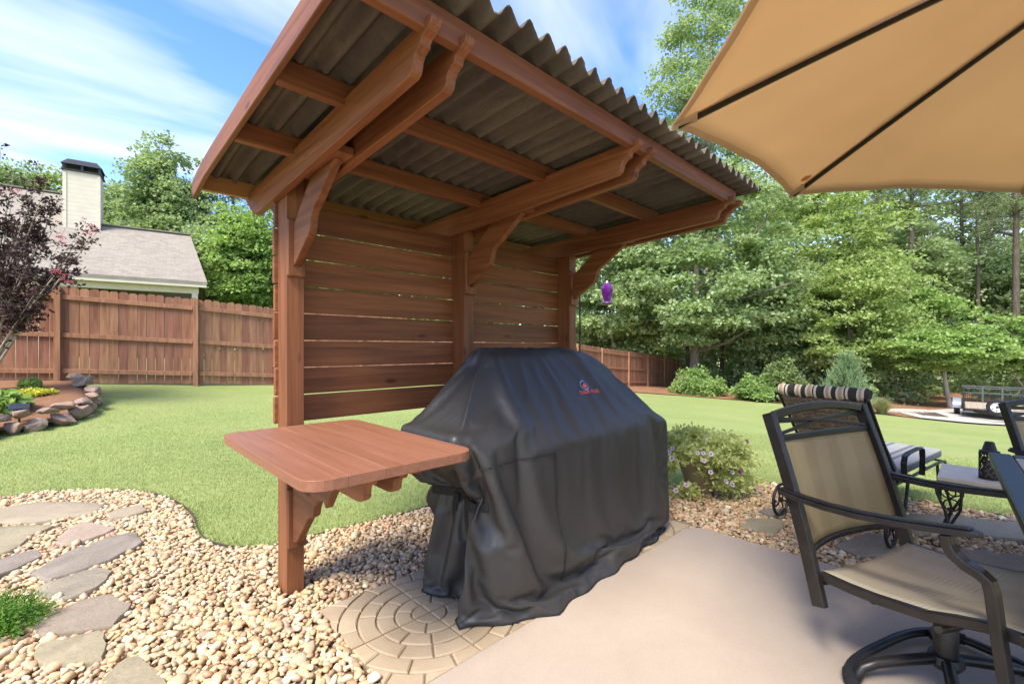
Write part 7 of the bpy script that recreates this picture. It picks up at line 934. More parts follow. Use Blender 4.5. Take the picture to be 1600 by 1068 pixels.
for k in range(8):
    b0_ = k * (NS + 1) * (NTt + 1); hm = MB()
    hp_ = [[Vector(cv[b0_ + i * (NTt + 1) + j]) + Vector((0, 0, -.003)) for j in range(NTt + 1)] for i in (NS, NS - 1)]
    lo_ = [a_.lerp(b_, .33) for a_, b_ in zip(*hp_)]
    hm.add(hp_[0] + lo_, [(j, j + 1, j + NTt + 2, j + NTt + 1) for j in range(NTt)]); hm.build('hem', M['canvas'], can)
    sm_ = MB(); sm_.sweep([Vector(cv[b0_ + i * (NTt + 1)]) + Vector((0, 0, -.003)) for i in range(0, NS + 1)], .03, .0015); sm_.build('seam', M['canvas'], can)
    m = MB(UO); a = cor[k]; d = (a - apex)
    pts = [apex + d * s + Vector((0, 0, .05 * s * (1 - s) - .016)) for s in np.linspace(.03, .985, 10)]
    m.sweep(pts, .011, .020); r_ = m.build('rib', M['metal'], um)
    m = MB(UO); e = apex + d * .34 + Vector((0, 0, -.015)); m.bar((apex.x + d.x * .02, apex.y + d.y * .02, 2.22), e, .010, .016); m.build('strut', M['metal'], r_)
    pk = MB(UO); n_ = d.cross(Vector((0, 0, 1))).normalized()
    q = a - d.normalized() * .10; pk.add([a + n_ * .012 + Vector((0, 0, -.006)), a - n_ * .012 + Vector((0, 0, -.006)), q - n_ * .03 + Vector((0, 0, -.003)), q + n_ * .03 + Vector((0, 0, -.003)), a + Vector((0, 0, -.022)), q + Vector((0, 0, -.032))],
        [(0, 3, 5, 4), (1, 4, 5, 2), (3, 2, 5), (0, 4, 1)]); pk.build('rib_pocket', M['canvas'], can)
m = MB(UO); m.lathe([(.019, 0), (.019, 2.72)], (apex.x, apex.y, .02), 16); m.build('pole', M['metal'], um, smooth=True)
m = MB(UO); m.lathe([(.001, 0), (.25, 0), (.25, .03), (.20, .06), (.05, .085), (.035, .20), (.001, .20)], (apex.x, apex.y, .022), 28); m.build('base', M['metal'], um, smooth=True)
m = MB(UO); m.lathe([(.02, 0), (.045, .01), (.045, .05), (.02, .06)], (apex.x, apex.y, 2.19), 16); m.build('hub', M['metal'], um, smooth=True)
m = MB(UO); m.lathe([(.001, 0), (.03, 0), (.025, .03), (.01, .06), (.001, .07)], (apex.x, apex.y, 2.745), 14); m.build('finial', M['metal'], um, smooth=True)

# ------------------------------------------------------------------ patio table
TZT = .76
tb = thing('patio_table', 'rectangular dark metal patio table with pale stone tiles set in its top', 'table', (2.5, -.56, .022)); TO = Vector((2.5, -.56, .022))
tu0, tu1, tv0, tv1 = 1.47, 3.487, -1.11, -.011
m = MB(TO); fw = .085
for lo, hi in (((tu0, tv0), (tu1, tv0 + fw)), ((tu0, tv1 - fw), (tu1, tv1)), ((tu0, tv0 + fw + .0005), (tu0 + fw, tv1 - fw - .0005)), ((tu1 - fw, tv0 + fw + .0005), (tu1, tv1 - fw - .0005))):
    m.box((lo[0], lo[1], TZT - .035), (hi[0], hi[1], TZT))
m.build('frame', M['metal'], tb, .008, segs=2)
t = NT('table_tile'); v = t.coord('Object', (1, 1, 1)); r = t.n('ShaderNodeNewGeometry').outputs['Random Per Island']; n = t.noise(v, 7, 5, .6, 1)
c = t.mix(t.math('MULTIPLY', r, .35), t.ramp(n, [(.3, (.34, .29, .23)), (.7, (.52, .47, .39))]), (.28, .25, .21))
M['tile'] = t.done(t.pbr(c, .5, t.bump(n, .1, .004), spec=.4))
m = MB(TO); nx, ny = 7, 4
for i in range(nx):
    for j in range(ny):
        du = (tu1 - tu0 - 2 * fw) / nx; dv = (tv1 - tv0 - 2 * fw) / ny
        m.box((tu0 + fw + i * du + .004, tv0 + fw + j * dv + .004, TZT - .02), (tu0 + fw + (i + 1) * du - .004, tv0 + fw + (j + 1) * dv - .004, TZT - .003))
tp = m.build('tile_top', M['tile'], tb, .003)
m = MB(TO); m.box((tu0 + .07, tv0 + .07, TZT - .034), (tu1 - .07, tv1 - .07, TZT - .022)); m.build('grout_tray', M['metal'], tp)
for uu in (tu0 + .22, tu1 - .30):
    for vv in (tv0 + .14, tv1 - .14):
        m = MB(TO); m.sweep([(uu, vv, TZT - .036), (uu, vv, .5), (uu + (.02 if uu > 2.5 else -.02), vv, .2), (uu + (.05 if uu > 2.5 else -.05), vv, .023)], .045, .045, (0, 1, 0)); m.build('leg', M['metal'], tb, .006)

cq = Vector((3.487, -.011, 0)); mr = Matrix.Rotation(R(3.0), 3, 'Z'); tb.rotation_euler.z = R(3.0); tb.location = cq + mr @ (Vector((TO.x, TO.y, 0)) - cq) + Vector((0, 0, TO.z))
# ------------------------------------------------------------------ swivel sling chairs
def sling_mat(name, ca_, cb_, cc_, thru):
    t = NT(name)
    v = t.coord('UV', (1, 1, 1))
    wv = t.n('ShaderNodeTexWave', wave_type='BANDS', bands_direction='X'); t.L(v, wv.inputs[0]); wv.inputs['Scale'].default_value = 22; wv.inputs['Distortion'].default_value = 1.2; wv.inputs['Detail'].default_value = 1; wv.inputs['Detail Scale'].default_value = 6
    sp = t.n('ShaderNodeTexWave', wave_type='BANDS', bands_direction='Y'); t.L(v, sp.inputs[0]); sp.inputs['Scale'].default_value = 1.15; sp.inputs['Distortion'].default_value = .2
    fine = t.noise(t.coord('UV', (1, 8, 1)), 60, 2, .6)
    h = t.math('MULTIPLY', t.ramp(wv.outputs['Fac'], [(.2, (0, 0, 0)), (.8, (1, 1, 1))]), t.ramp(sp.outputs['Fac'], [(.35, (.15, .15, .15)), (.7, (1, 1, 1))]))
    c = t.mix(h, ca_, cb_); c = t.mix(t.math('MULTIPLY', fine, .3), c, cc_)
    p = t.pbr(c, .6, t.bump(h, .25, .002), spec=.25)
    tr = t.n('ShaderNodeBsdfTranslucent'); t.L(c, tr.inputs[0])
    ms = t.n('ShaderNodeMixShader'); ms.inputs[0].default_value = .2; t.L(p, ms.inputs[1]); t.L(tr.outputs[0], ms.inputs[2])
    tp_ = t.n('ShaderNodeBsdfTransparent'); ms2 = t.n('ShaderNodeMixShader'); ms2.inputs[0].default_value = thru; t.L(ms.outputs[0], ms2.inputs[1]); t.L(tp_.outputs[0], ms2.inputs[2])
    return t.done(ms2.outputs[0])
M['sling'] = sling_mat('seat_sling_mesh', (.54, .465, .31), (.44, .375, .245), (.60, .53, .38), .06)
M['sling_back_shaded'] = sling_mat('back_sling_mesh_shaded', (.37, .285, .15), (.27, .20, .10), (.42, .33, .18), .16)  # same cloth as the seat; dimmer light on the backrest put into its colour
def sheet(name, rows, mat, parent, thick=.003):
    """rows: list of lists of points -> sheet with UVs"""
    nr, nc = len(rows), len(rows[0]); V = np.array([tuple(p) for r_ in rows for p in r_]); i = np.arange(nr * nc).reshape(nr, nc)
    Fq = q4(i[:-1, :-1], i[:-1, 1:], i[1:, 1:], i[1:, :-1]); me = npmesh(name, V, Fq, True)
    uv = me.uv_layers.new(name='UVMap'); k = Fq.ravel(); uvs = np.stack([(k // nc) / (nr - 1), (k % nc) / (nc - 1)], 1).astype(np.float32); uv.data.foreach_set('uv', uvs.ravel())
    o = link(name, me, mat, parent)
    if thick:
        s_ = o.modifiers.new('thickness', 'SOLIDIFY'); s_.thickness = thick; s_.offset = 0
    return o
def make_chair(name, label, loc, rz, zo=.022):
    t_ = thing(name, label, 'chair', loc, rz)
    def up(z):                                  # y of the back upright at height z (gently bowed)
        s = (z - .28) / .74; return -.25 - .227 * s + .014 * math.sin(math.pi * s)
    Z = lambda z: z - zo
    for s in (-1, 1):
        m = MB(); m.sweep([(s * (.352 - .012 * (z - .28)), up(z), Z(z)) for z in np.linspace(.28, 1.02, 9)], .030, .052, (0, 1, .2)); m.build('back_upright', M['metal'], t_, .005, segs=2)
    W2 = .337
    top = lambda x: 1.005 + .034 * (1 - (x / W2) ** 2)
    m = MB(); m.sweep([(x, up(1.0) + .0, Z(top(x))) for x in np.linspace(-W2 + .012, W2 - .012, 11)], .030, .036); tr_ = m.build('top_rail', M['metal'], t_, .005)
    m = MB(); m.sweep([(x, up(.915) - .012 * (1 - (x / W2) ** 2), Z(.912)) for x in np.linspace(-W2 + .01, W2 - .01, 9)], .022, .026); m.build('lattice_rail', M['metal'], t_, .004)
    for s in (-1, 1):
        m = MB(); m.sweep([(s * (-W2 + .02), up(.925) + .004 * s, Z(.930)), (0, up(.97) + .004 * s, Z(.972)), (s * (W2 - .02), up(1.0) + .004 * s, Z(.995))], .012, .014); m.build('lattice_bar', M['metal'], t_, .002)
    m = MB(); m.sweep([(-W2 + .02, up(.985) - .004, Z(.98)), (0, up(.972) - .012, Z(.970)), (W2 - .02, up(.985) - .004, Z(.98))], .012, .012); m.build('lattice_bar', M['metal'], t_, .002)
    m = MB(); m.sweep([(x, up(.475) - .060 * (1 - (x / W2) ** 2), Z(.475)) for x in np.linspace(-W2 + .01, W2 - .01, 11)], .022, .024); m.build('bottom_rail', M['metal'], t_, .004)
    rows = []
    for i in range(15):
        z = .485 + (.905 - .485) * i / 14; rows.append([(x, up(z) - (.060 - .040 * i / 14) * (1 - (x / W2) ** 2), Z(z)) for x in np.linspace(-W2 + .012, W2 - .012, 13)])
    sheet('back_sling', rows, M['sling_back_shaded'], t_)
    sy = [(-.262, .394), (-.16, .392), (-.07, .396), (.085, .415), (.16, .440), (.225, .458), (.30, .462), (.345, .448), (.372, .415)]
    for s in (-1, 1):
        m = MB(); m.sweep([(s * .325, y, Z(z)) for y, z in sy], .026, .034, (0, 0, 1)); m.build('seat_rail', M['metal'], t_, .004)
    rows = [[(x, y, Z(z + .016 - .022 * (1 - (x / .32) ** 2))) for x in np.linspace(-.315, .315, 11)] for y, z in [(a[0] + (b[0] - a[0]) * k / 4, a[1] + (b[1] - a[1]) * k / 4) for a, b in zip(sy, sy[1:]) for k in range(4)] + [sy[-1]]]
    sheet('seat_sling', rows, M['sling'], t_)
    for y, z in ((-.25, .375), (.365, .40)):
        m = MB(); m.tube([(x, y, Z(z - .012 * (1 - (x / .32) ** 2))) for x in np.linspace(-.33, .33, 7)], .014); m.build('cross_tube', M['metal'], t_, smooth=True)
    for s in (-1, 1):
        x = s * .362
        ap = [(x, -.405, .698), (x, -.33, .690), (x + s * .004, -.22, .688), (x + s * .006, -.10, .695), (x + s * .006, .02, .710), (x, .12, .726), (x - s * .004, .205, .741)]
        m = MB(); m.sweep([(a, b, Z(c_)) for a, b, c_ in ap], .052, .020); m.sweep([(a, b, Z(c_ + .014)) for a, b, c_ in ap], .030, .010)
        e = ap[-1]; m.add([(e[0] - .026, e[1], Z(e[2] - .010)), (e[0] + .026, e[1], Z(e[2] - .010)), (e[0] + .026, e[1], Z(e[2] + .010)), (e[0] - .026, e[1], Z(e[2] + .010)), (e[0] - .012, e[1] + .022, Z(e[2] - .006)), (e[0] + .012, e[1] + .022, Z(e[2] - .006)), (e[0] + .012, e[1] + .022, Z(e[2] + .009)), (e[0] - .012, e[1] + .022, Z(e[2] + .009))],
              [(0, 1, 5, 4), (1, 2, 6, 5), (2, 3, 7, 6), (3, 0, 4, 7), (4, 5, 6, 7)])
        ar = m.build('armrest', M['metal'], t_, .004, segs=2)
        q = [(.142, .715), (.148, .685), (.162, .660), (.190, .638), (.225, .624), (.243, .610), (.250, .58), (.262, .47), (.279, .33)]
        m = MB(); m.sweep([(x - s * .004, a, Z(b)) for a, b in q], .030, .040, (1, 0, 0)); m.build('arm_support', M['metal'], ar, .005, segs=2)
    m = MB()
    m.box((-.13, -.10, Z(.352)), (.13, .14, Z(.368)))
    for y in (-.08, .11): m.tube([(-.33, y, Z(.385)), (-.2, y, Z(.362)), (.2, y, Z(.362)), (.33, y, Z(.385))], .014)
    m.lathe([(.06, 0), (.085, .03), (.085, .05), (.04, .055)], (0, 0, Z(.30)), 18); m.build('swivel_mechanism', M['metal'], t_, .003)
    m = MB(); m.lathe([(.001, 0), (.037, 0), (.037, .19), (.030, .20), (.030, .25), (.001, .25)], (0, 0, Z(.115)), 20); m.build('pedestal', M['metal'], t_, smooth=True)
    m = MB(); m.lathe([(.001, 0), (.040, .01), (.056, .035), (.05, .06), (.001, .062)], (0, 0, Z(.085)), 20); m.build('hub', M['metal'], t_, smooth=True)
    for k in range(4):
        a = R(45 + 90 * k); d = Vector((math.cos(a) * 1.22, math.sin(a) * .66, 0))
        m = MB(); m.tube([d * .03 + Vector((0, 0, Z(.13))), d * .14 + Vector((0, 0, Z(.118))), d * .26 + Vector((0, 0, Z(.10))), d * .31 + Vector((0, 0, Z(.080))), d * .33 + Vector((0, 0, Z(.046)))], .020, 10); m.build('base_leg', M['metal'], t_, smooth=True)
    SE = lambda a: (.375 * math.copysign(abs(math.cos(R(a))) ** .62, math.cos(R(a))), .215 * math.copysign(abs(math.sin(R(a))) ** .62, math.sin(R(a))), Z(.052))
    m = MB(); m.tube([SE(a) for a in range(2, 362, 8)], .018, 10, True); m.build('base_ring', M['metal'], t_, smooth=True)
    for a0 in (12, 132, 192, 312):
        m = MB(); m.tube([SE(a) for a in range(a0, a0 + 36, 6)], .0225, 10); m.build('glide', M['rubber'], t_, smooth=True)
    return t_
cp = W(1.652, 1.733, .022)
make_chair('patio_chair', 'swivel chair with tan sling back and bronze frame nearest the camera', cp, R(160.9))
p2 = W(3.55, 2.56, .03)
c2 = make_chair('patio_chair', 'chair whose dark back corner rises behind the far end of the tiled table', p2, R(180 - 46.1 + 90 - 90)); c2.scale = (.92, .92, .92)
fcam = Vector((W(0, -1) - W(0, 0))[:2]); c2.rotation_euler.z = math.atan2(-fcam[0], fcam[1])

# ------------------------------------------------------------------ chaise lounge
LO = Vector((4.4, .75, .03))
H0 = Vector((3.8, .72, .03)); lrot = R(-9)
lg = thing('chaise_lounge', 'wrought iron and wicker lounge with striped cushion rolled over its high back', 'lounge chair', H0 + Matrix.Rotation(lrot, 3, 'Z') @ (LO - H0), lrot)
v0, v1 = .50, 1.04
def stripes(name, axis_, cols, scale):
    t = NT(name); v = t.coord('Object', (1, 1, 1)); s = t.n('ShaderNodeSeparateXYZ'); t.L(v, s.inputs[0])
    f = t.math('FRACT', t.math('MULTIPLY', s.outputs[axis_], scale))
    r = t.ramp(f, cols); t.t.nodes[-1].color_ramp.interpolation = 'CONSTANT'
    n = t.noise(v, 200, 3, .6)
    return t.done(t.pbr(t.mix(t.math('MULTIPLY', n, .25), r, (.2, .18, .15)), .85, t.bump(n, .2, .002), spec=.1))
CR, BK, TN = (.62, .54, .40), (.022, .020, .018), (.42, .29, .18)
M['stripe_dark'] = stripes('striped_fabric', 1, [(0, BK), (.20, CR), (.28, BK), (.33, CR), (.38, TN), (.50, CR), (.57, BK), (.72, CR), (.80, TN), (.88, CR), (.94, BK)], 5.4)
M['stripe_pale'] = stripes('pale_striped_fabric', 1, [(0, (.30, .29, .27)), (.34, (.11, .12, .14)), (.5, (.27, .255, .23)), (.66, (.12, .13, .15)), (.82, (.31, .30, .27))], 5.0)
hinge = (4.26, .36); topb = (3.70, 1.0)
m = MB(LO)
for vv in (v0, v1):
    m.tube([(hinge[0], vv, hinge[1]), (3.98, vv, .66), (topb[0], vv, topb[1] - .03), (topb[0] - .05, vv, topb[1] - .02), (topb[0] - .06, vv, topb[1] - .06), (topb[0] - .03, vv, topb[1] - .075)], .011)
m.tube([(topb[0] + .0, v0, topb[1] - .03), (topb[0], v1, topb[1] - .03)], .010); m.tube([(hinge[0], v0, hinge[1]), (hinge[0], v1, hinge[1])], .011)
m.build('back_frame', M['iron'], lg, smooth=True)
t = NT('woven_wicker'); rr_w = t.n('ShaderNodeNewGeometry').outputs['Random Per Island']; nw = t.noise(t.coord('Object', (1, 40, 1)), 12, 3)
M['wicker'] = t.done(t.pbr(t.mix(t.math('MULTIPLY', nw, .6), t.ramp(rr_w, [(0, (.16, .10, .05)), (.5, (.30, .20, .11)), (1, (.44, .31, .18))]), (.08, .05, .03)), .6))
# woven back: verticals and weavers as real strands
m = MB(LO); nst = 13
for i in range(nst):
    vv = v0 + .02 + (v1 - v0 - .04) * i / (nst - 1)
    m.bar((hinge[0], vv, hinge[1] + .01), (topb[0], vv, topb[1] - .03), .010, .006, (1, 0, 1))
nrw = 52
for j in range(nrw):
    s = (j + .5) / nrw; x = hinge[0] + (topb[0] - hinge[0]) * s; z = hinge[1] + (topb[1] - .03 - hinge[1]) * s
    pts = [(x + (.006 if (i + j) % 2 else -.006) * .75, v0 + .01 + (v1 - v0 - .02) * i / (nst - 1), z + (.006 if (i + j) % 2 else -.006) * .66) for i in range(nst)]
    m.sweep(pts, .010, .0035, (-.66, 0, .75))
m.build('woven_back', M['wicker'], lg)
m = MB(LO); N = 20; ring = []
for i in range(N + 1):
    vv = v0 - .01 + (v1 - v0 + .02) * i / N; rr_ = .044 * (1 + .06 * math.sin(i * 2.4)) * (1 if 0 < i < N else .75)
    ring.append(((topb[0] + .01, vv, topb[1] + .005 + .004 * math.sin(i * 1.7)), rr_))
m.tube([r_[0] for r_ in ring], [r_[1] for r_ in ring], 14)
m.build('rolled_cushion', M['stripe_dark'], lg, smooth=True)
m = MB(LO)
m.sweep([(topb[0] + .055, (v0 + v1) / 2, topb[1] - .04), (4.02, (v0 + v1) / 2, .66), (hinge[0] + .03, (v0 + v1) / 2, .43)], .05, v1 - v0 - .02, (0, 1, 0))
m.build('back_cushion', M['stripe_pale'], lg, .015, segs=2)
m = MB(LO); m.box((hinge[0] + .06, v0 + .01, .365), (5.45, v1 - .01, .44)); m.build('seat_cushion', M['stripe_pale'], lg, .025, segs=3)
m = MB(LO)
for vv in (v0, v1): m.tube([(3.86, vv, .20), (3.95, vv, .33), (4.2, vv, .345), (5.3, vv, .345), (5.48, vv, .33), (5.5, vv, .30)], .011)
for x in (4.2, 4.6, 5.0, 5.4): m.tube([(x, v0, .345), (x, v1, .345)], .008)
m.build('seat_frame', M['iron'], lg, smooth=True)
for vv in (v0, v1):
    for x, dx in ((5.25, .08), (4.5, -.12)):
        m = MB(LO); m.tube([(x, vv, .345), (x + dx * .4, vv, .2), (x + dx, vv, .045), (x + dx + .03, vv, .037)], .011); m.build('leg', M['iron'], lg, smooth=True)
    sd = -.04 if vv == v0 else .04
    m = MB(LO); m.sweep([(4.26, vv + sd, .36), (4.24, vv + sd, .50), (4.26, vv + sd, .545), (4.34, vv + sd, .56), (4.60, vv + sd, .565), (4.66, vv + sd, .545), (4.67, vv + sd, .49), (4.66, vv + sd, .35)], .035, .008, (0, 1, 0) if False else (.01, 0, 1)); m.build('armrest', M['iron'], lg)
for vv in (.415, 1.09):
    c = (3.83, vv, .03 + .123); w_ = MB(LO)
    w_.tube([(c[0] + .115 * math.cos(R(a)), vv, c[2] + .115 * math.sin(R(a))) for a in range(0, 360, 12)], .011, 8, True)
    for a in (0, 90, 180, 270):
        ca_, sa_ = math.cos(R(a + 20)), math.sin(R(a + 20))
        P = lambda r, b: (c[0] + r * math.cos(R(a + 20 + b)), vv, c[2] + r * math.sin(R(a + 20 + b)))
        w_.tube([P(.012, 0), P(.05, 12), P(.085, 8), P(.098, -10), P(.085, -24), P(.070, -18)], .005, 6)
    w_.lathe([(.001, -.012), (.018, -.012), (.018, .012), (.001, .012)], (0, 0, 0), 12)
    k = len(w_.v) - 48; w_.v[k:] = [(c[0] - LO.x + x + LO.x, c[1] - LO.y + z + LO.y, c[2] - LO.z + y + LO.z) for x, y, z in [(p[0] + LO.x, p[1] + LO.y, p[2] + LO.z) for p in w_.v[k:]]]
    w_.v[k:] = [tuple(Vector(p) - LO) for p in w_.v[k:]]
    w_.build('wheel', M['iron'], lg, smooth=True)
m = MB(LO); m.tube([(3.83, .40, .153), (3.83, 1.1, .153)], .008); m.build('axle', M['iron'], lg, smooth=True)

# ------------------------------------------------------------------ side table with scroll legs
SO = Vector((4.2, -.1, .035))
st_ = thing('side_table', 'low pale stone topped side table on curly wrought iron legs beside the lounge', 'side table', SO)
t = NT('side_table_stone'); v = t.coord('Object', (1, 1, 1)); n = t.noise(v, 5, 5, .6, .8)
M['stone_top'] = t.done(t.pbr(t.ramp(n, [(.3, (.50, .42, .31)), (.7, (.62, .54, .42))]), .6, t.bump(t.noise(v, 80, 3), .15, .003)))
su0, su1, sv0, sv1 = 3.93, 4.40, -.36, .21; sz = .50
m = MB(SO); m.box((su0, sv0, sz - .028), (su1, sv1, sz)); m.build('top', M['stone_top'], st_, .006, segs=2)
m = MB(SO); m.sweep([(su0 + .02, sv0 + .02, sz - .040), (su1 - .02, sv0 + .02, sz - .040), (su1 - .02, sv1 - .02, sz - .040), (su0 + .02, sv1 - .02, sz - .040)], .014, .022, closed=True); m.build('apron', M['iron'], st_)
for x in (su0 + .035, su1 - .035):
    for y in (sv0 + .035, sv1 - .035):
        m = MB(SO); d = 1 if y > -.1 else -1
        P = lambda a, z: (x, y + d * a, z)
        m.tube([P(-.06, .455), P(-.075, .40), P(-.07, .30), P(-.03, .21), P(0, .15), P(.02, .10), P(.015, .06), P(.03, .044), P(.055, .05), P(.065, .07), P(.055, .085)], .008)
        m.tube([P(.05, .455), P(.035, .38), P(.0, .28), P(-.015, .20), P(0, .12), P(.01, .07)], .008)
        for cz_, r_, da in ((.40, .034, -.015), (.325, .036, -.03)):
            m.tube([(x, y + d * da + r_ * math.cos(R(a)), cz_ + r_ * math.sin(R(a))) for a in range(0, 360, 20)], .005, 6, True)
        m.tube([P(.005, .20), P(-.012, .185), P(-.012, .165), P(.002, .155)], .011)
        m.build('scroll_leg', M['iron'], st_, smooth=True)

ln = thing('candle_lantern', 'small dark pierced metal candle lantern with cone top on the low side table', 'lantern', (4.08, -.02, sz))
m = MB(); nr_, nz_ = 40, 16; rad = .046
for i in range(nr_):
    for j in range(nz_):
        if (i + j) % 2 == 0 and 0 < j < nz_ - 1 and (i // 2 + j // 2) % 3: continue
        a0, a1 = 2 * math.pi * i / nr_, 2 * math.pi * (i + 1) / nr_; z0_, z1_ = .17 * j / nz_ + .003, .17 * (j + 1) / nz_ + .003
        m.add([(rad * math.cos(a0), rad * math.sin(a0), z0_), (rad * math.cos(a1), rad * math.sin(a1), z0_), (rad * math.cos(a1), rad * math.sin(a1), z1_), (rad * math.cos(a0), rad * math.sin(a0), z1_)], [(0, 1, 2, 3)])
b_ = m.build('shade', M['iron'], ln); s_ = b_.modifiers.new('thick', 'SOLIDIFY'); s_.thickness = .0025
m = MB(); m.lathe([(.001, .001), (.05, .001), (.05, .008), (.001, .008)], (0, 0, 0), 24); m.build('base', M['iron'], ln)
m = MB(); m.lathe([(.048, .172), (.036, .176), (.034, .178), (.022, .225), (.018, .23), (.001, .231)], (0, 0, 0), 24); m.build('cone_top', M['iron'], ln, smooth=True)
m = MB(); m.lathe([(.001, .008), (.028, .008), (.028, .11), (.001, .11)], (0, 0, 0), 16); m.build('candle', flat('wax', (.55, .45, .3), .6), ln)

# ------------------------------------------------------------------ leaf helpers
def leaf_quads(P, D, size, g, fold=.18, wid=.45, up=.55):
    """one folded rhombus per point; D = growth directions"""
    n = len(P); D = D / (np.linalg.norm(D, axis=1, keepdims=True) + 1e-9)
    N = g.normal(0, 1, (n, 3)) * (1 - up) + np.array([0, 0, 1.0]) * up
    S = np.cross(D, N); S /= np.linalg.norm(S, axis=1, keepdims=True) + 1e-9
    N = np.cross(S, D); L = (size * g.uniform(.65, 1.35, n))[:, None]
    a = P; b = P + D * L * .48 + S * L * wid + N * L * fold * .5; c = P + D * L - N * L * fold * .4; d = P + D * L * .48 - S * L * wid + N * L * fold * .5
    V = np.stack([a, b, c, d], 1).reshape(-1, 3); i = np.arange(4 * n).reshape(n, 4)
    return V, i
def rdir(g, n):
    d = g.normal(0, 1, (n, 3)); return d / np.linalg.norm(d, axis=1, keepdims=True)
def clumps(C, rad, per, leaf, g, flatten=.6, droop=.35, up=.55, wid=.42):
    """leaf clusters round the centres C (n,3) of radii rad (n)"""
    n = len(C); per = np.broadcast_to(per, n).astype(int); idx = np.repeat(np.arange(n), per); m = len(idx)
    d = rdir(g, m); d[:, 2] = np.where(d[:, 2] < -.25, -d[:, 2] * .6, d[:, 2])
    r = rad[idx] * g.uniform(.15, 1, m) ** .55
    P = C[idx] + d * r[:, None] * np.array([1, 1, flatten])
    D = d * np.array([1, 1, .5]) + rdir(g, m) * .8 - np.array([0, 0, droop])
    return leaf_quads(P, D, leaf, g, wid=wid, up=up)
def crown_pts(g, n, rx, rz, shape='round', shell=.55):
    d = rdir(g, n); k = 1 + .17 * np.sin(d[:, 0] * 5.3 + g.uniform(0, 6)) * np.cos(d[:, 1] * 4.1 + g.uniform(0, 6)) + .12 * np.sin(d[:, 2] * 7 + g.uniform(0, 6))
    r = g.uniform(shell ** 3, 1, n) ** (1 / 3) * k
    P = d * r[:, None]
    if shape == 'cone':
        h = (P[:, 2] + 1) / 2; P[:, :2] *= (1.18 - .95 * np.clip(h, 0, 1) ** 1.15)[:, None]
    if shape == 'multi':
        lob = g.integers(0, 5, n); ox = np.array([0, .55, -.5, .2, -.15])[lob]; oy = np.array([0, .2, -.2, -.55, .5])[lob]; hz = np.array([1, .82, .74, .68, .88])[lob]
        h = (P[:, 2] + 1) / 2; P[:, :2] *= (.62 * (1.1 - .8 * np.clip(h, 0, 1) ** 1.3))[:, None]; P[:, 0] += ox; P[:, 1] += oy; P[:, 2] = -1 + (P[:, 2] + 1) * hz
    if shape == 'wide':
        P[:, 2] = np.where(P[:, 2] < 0, P[:, 2] * .85, P[:, 2])
    return P * np.array([rx, rx, rz])
def make_tree(name, label, loc, h, rx, crown_lo, leafm, barkm, seed, n=170, per=95, leaf=.17, shape='round', trunk_r=None, group='trees along the back of the lawn', crad=.95, limbs=9, up=.55, lean=0, cat='tree', fl=.6):
    g = np.random.default_rng(seed); t_ = thing(name, label, cat, loc, 0, group)
    rz = (h - crown_lo) / 2; cz = crown_lo + rz
    C = crown_pts(g, n, rx * .86, rz * .92, shape) + np.array([lean, 0, cz])
    rad = crad * g.uniform(.6, 1.35, n)
    V, Fq = clumps(C, rad, per, leaf, g, up=up, flatten=fl)
    cr = link('crown', npmesh('crown', V, Fq), leafm, t_)
    m = MB(); tr0 = trunk_r or h * .016
    tp = [(lean * s * s * .8 + .12 * math.sin(3 * s + seed), .12 * math.sin(4 * s + seed * 2) , -.3 + (h * .86 + .3) * s) for s in np.linspace(0, 1, 9)]
    m.tube(tp, [tr0 * (1.25 if i == 0 else 1) * (1 - .85 * i / 8) + .012 for i in range(9)], 9)
    for k in range(limbs):
        s = g.uniform(max(.12, crown_lo / h * .95), .8); e = C[g.integers(0, n)]
        b = np.array([np.interp(s, np.linspace(0, 1, 9), [p[i] for p in tp]) for i in range(3)])
        if e[2] < b[2] - .2: e = e.copy(); e[2] = b[2] + .3
        mid = (b + e) / 2 + np.array([0, 0, -.12 * np.linalg.norm(e - b) * .5])
        m.tube([b, mid, e], [tr0 * .42 * (1 - s * .5), tr0 * .26, .015], 6)
    m.build('trunk', barkm, t_, smooth=True)
    return t_
def make_pine(label, loc, h, seed, group, bare=.45, rx=2.2, per=60, n=70):
    g = np.random.default_rng(seed); t_ = thing('pine_tree', label, 'tree', loc, 0, group)
    m = MB(); tr0 = h * .011
    m.tube([(.1 * math.sin(2 * s + seed), .1 * math.cos(3 * s + seed), -.3 + h * s) for s in np.linspace(0, 1, 8)], [tr0 * (1 - .8 * i / 7) + .02 for i in range(8)], 9)
    Cs = []
    for k in range(n):
        z = h * (bare + (1 - bare) * g.uniform(0, 1) ** .8); a = g.uniform(0, 6.28); L = rx * g.uniform(.35, 1) * (1.05 - .75 * max(0, (z / h - .55) / .45) ** 1.5)
        e = np.array([L * math.cos(a), L * math.sin(a), z + L * g.uniform(-.15, .4)]); m.tube([(0, 0, z), tuple(e * np.array([.5, .5, 1]) - np.array([0, 0, .05])), tuple(e)], [.045, .03, .012], 5)
        for f in (.55, .8, 1.0): Cs.append(np.array([e[0] * f, e[1] * f, z + (e[2] - z) * f]) + g.normal(0, .12, 3))
    m.build('trunk', M['bark_dark'], t_, smooth=True)
    C = np.array(Cs); V, Fq = clumps(C, .42 * g.uniform(.6, 1.3, len(C)), per, .22, g, flatten=.8, droop=-.15, up=.2, wid=.07)
    link('crown', npmesh('crown', V, Fq), M['leaf_pine'], t_)
    return t_

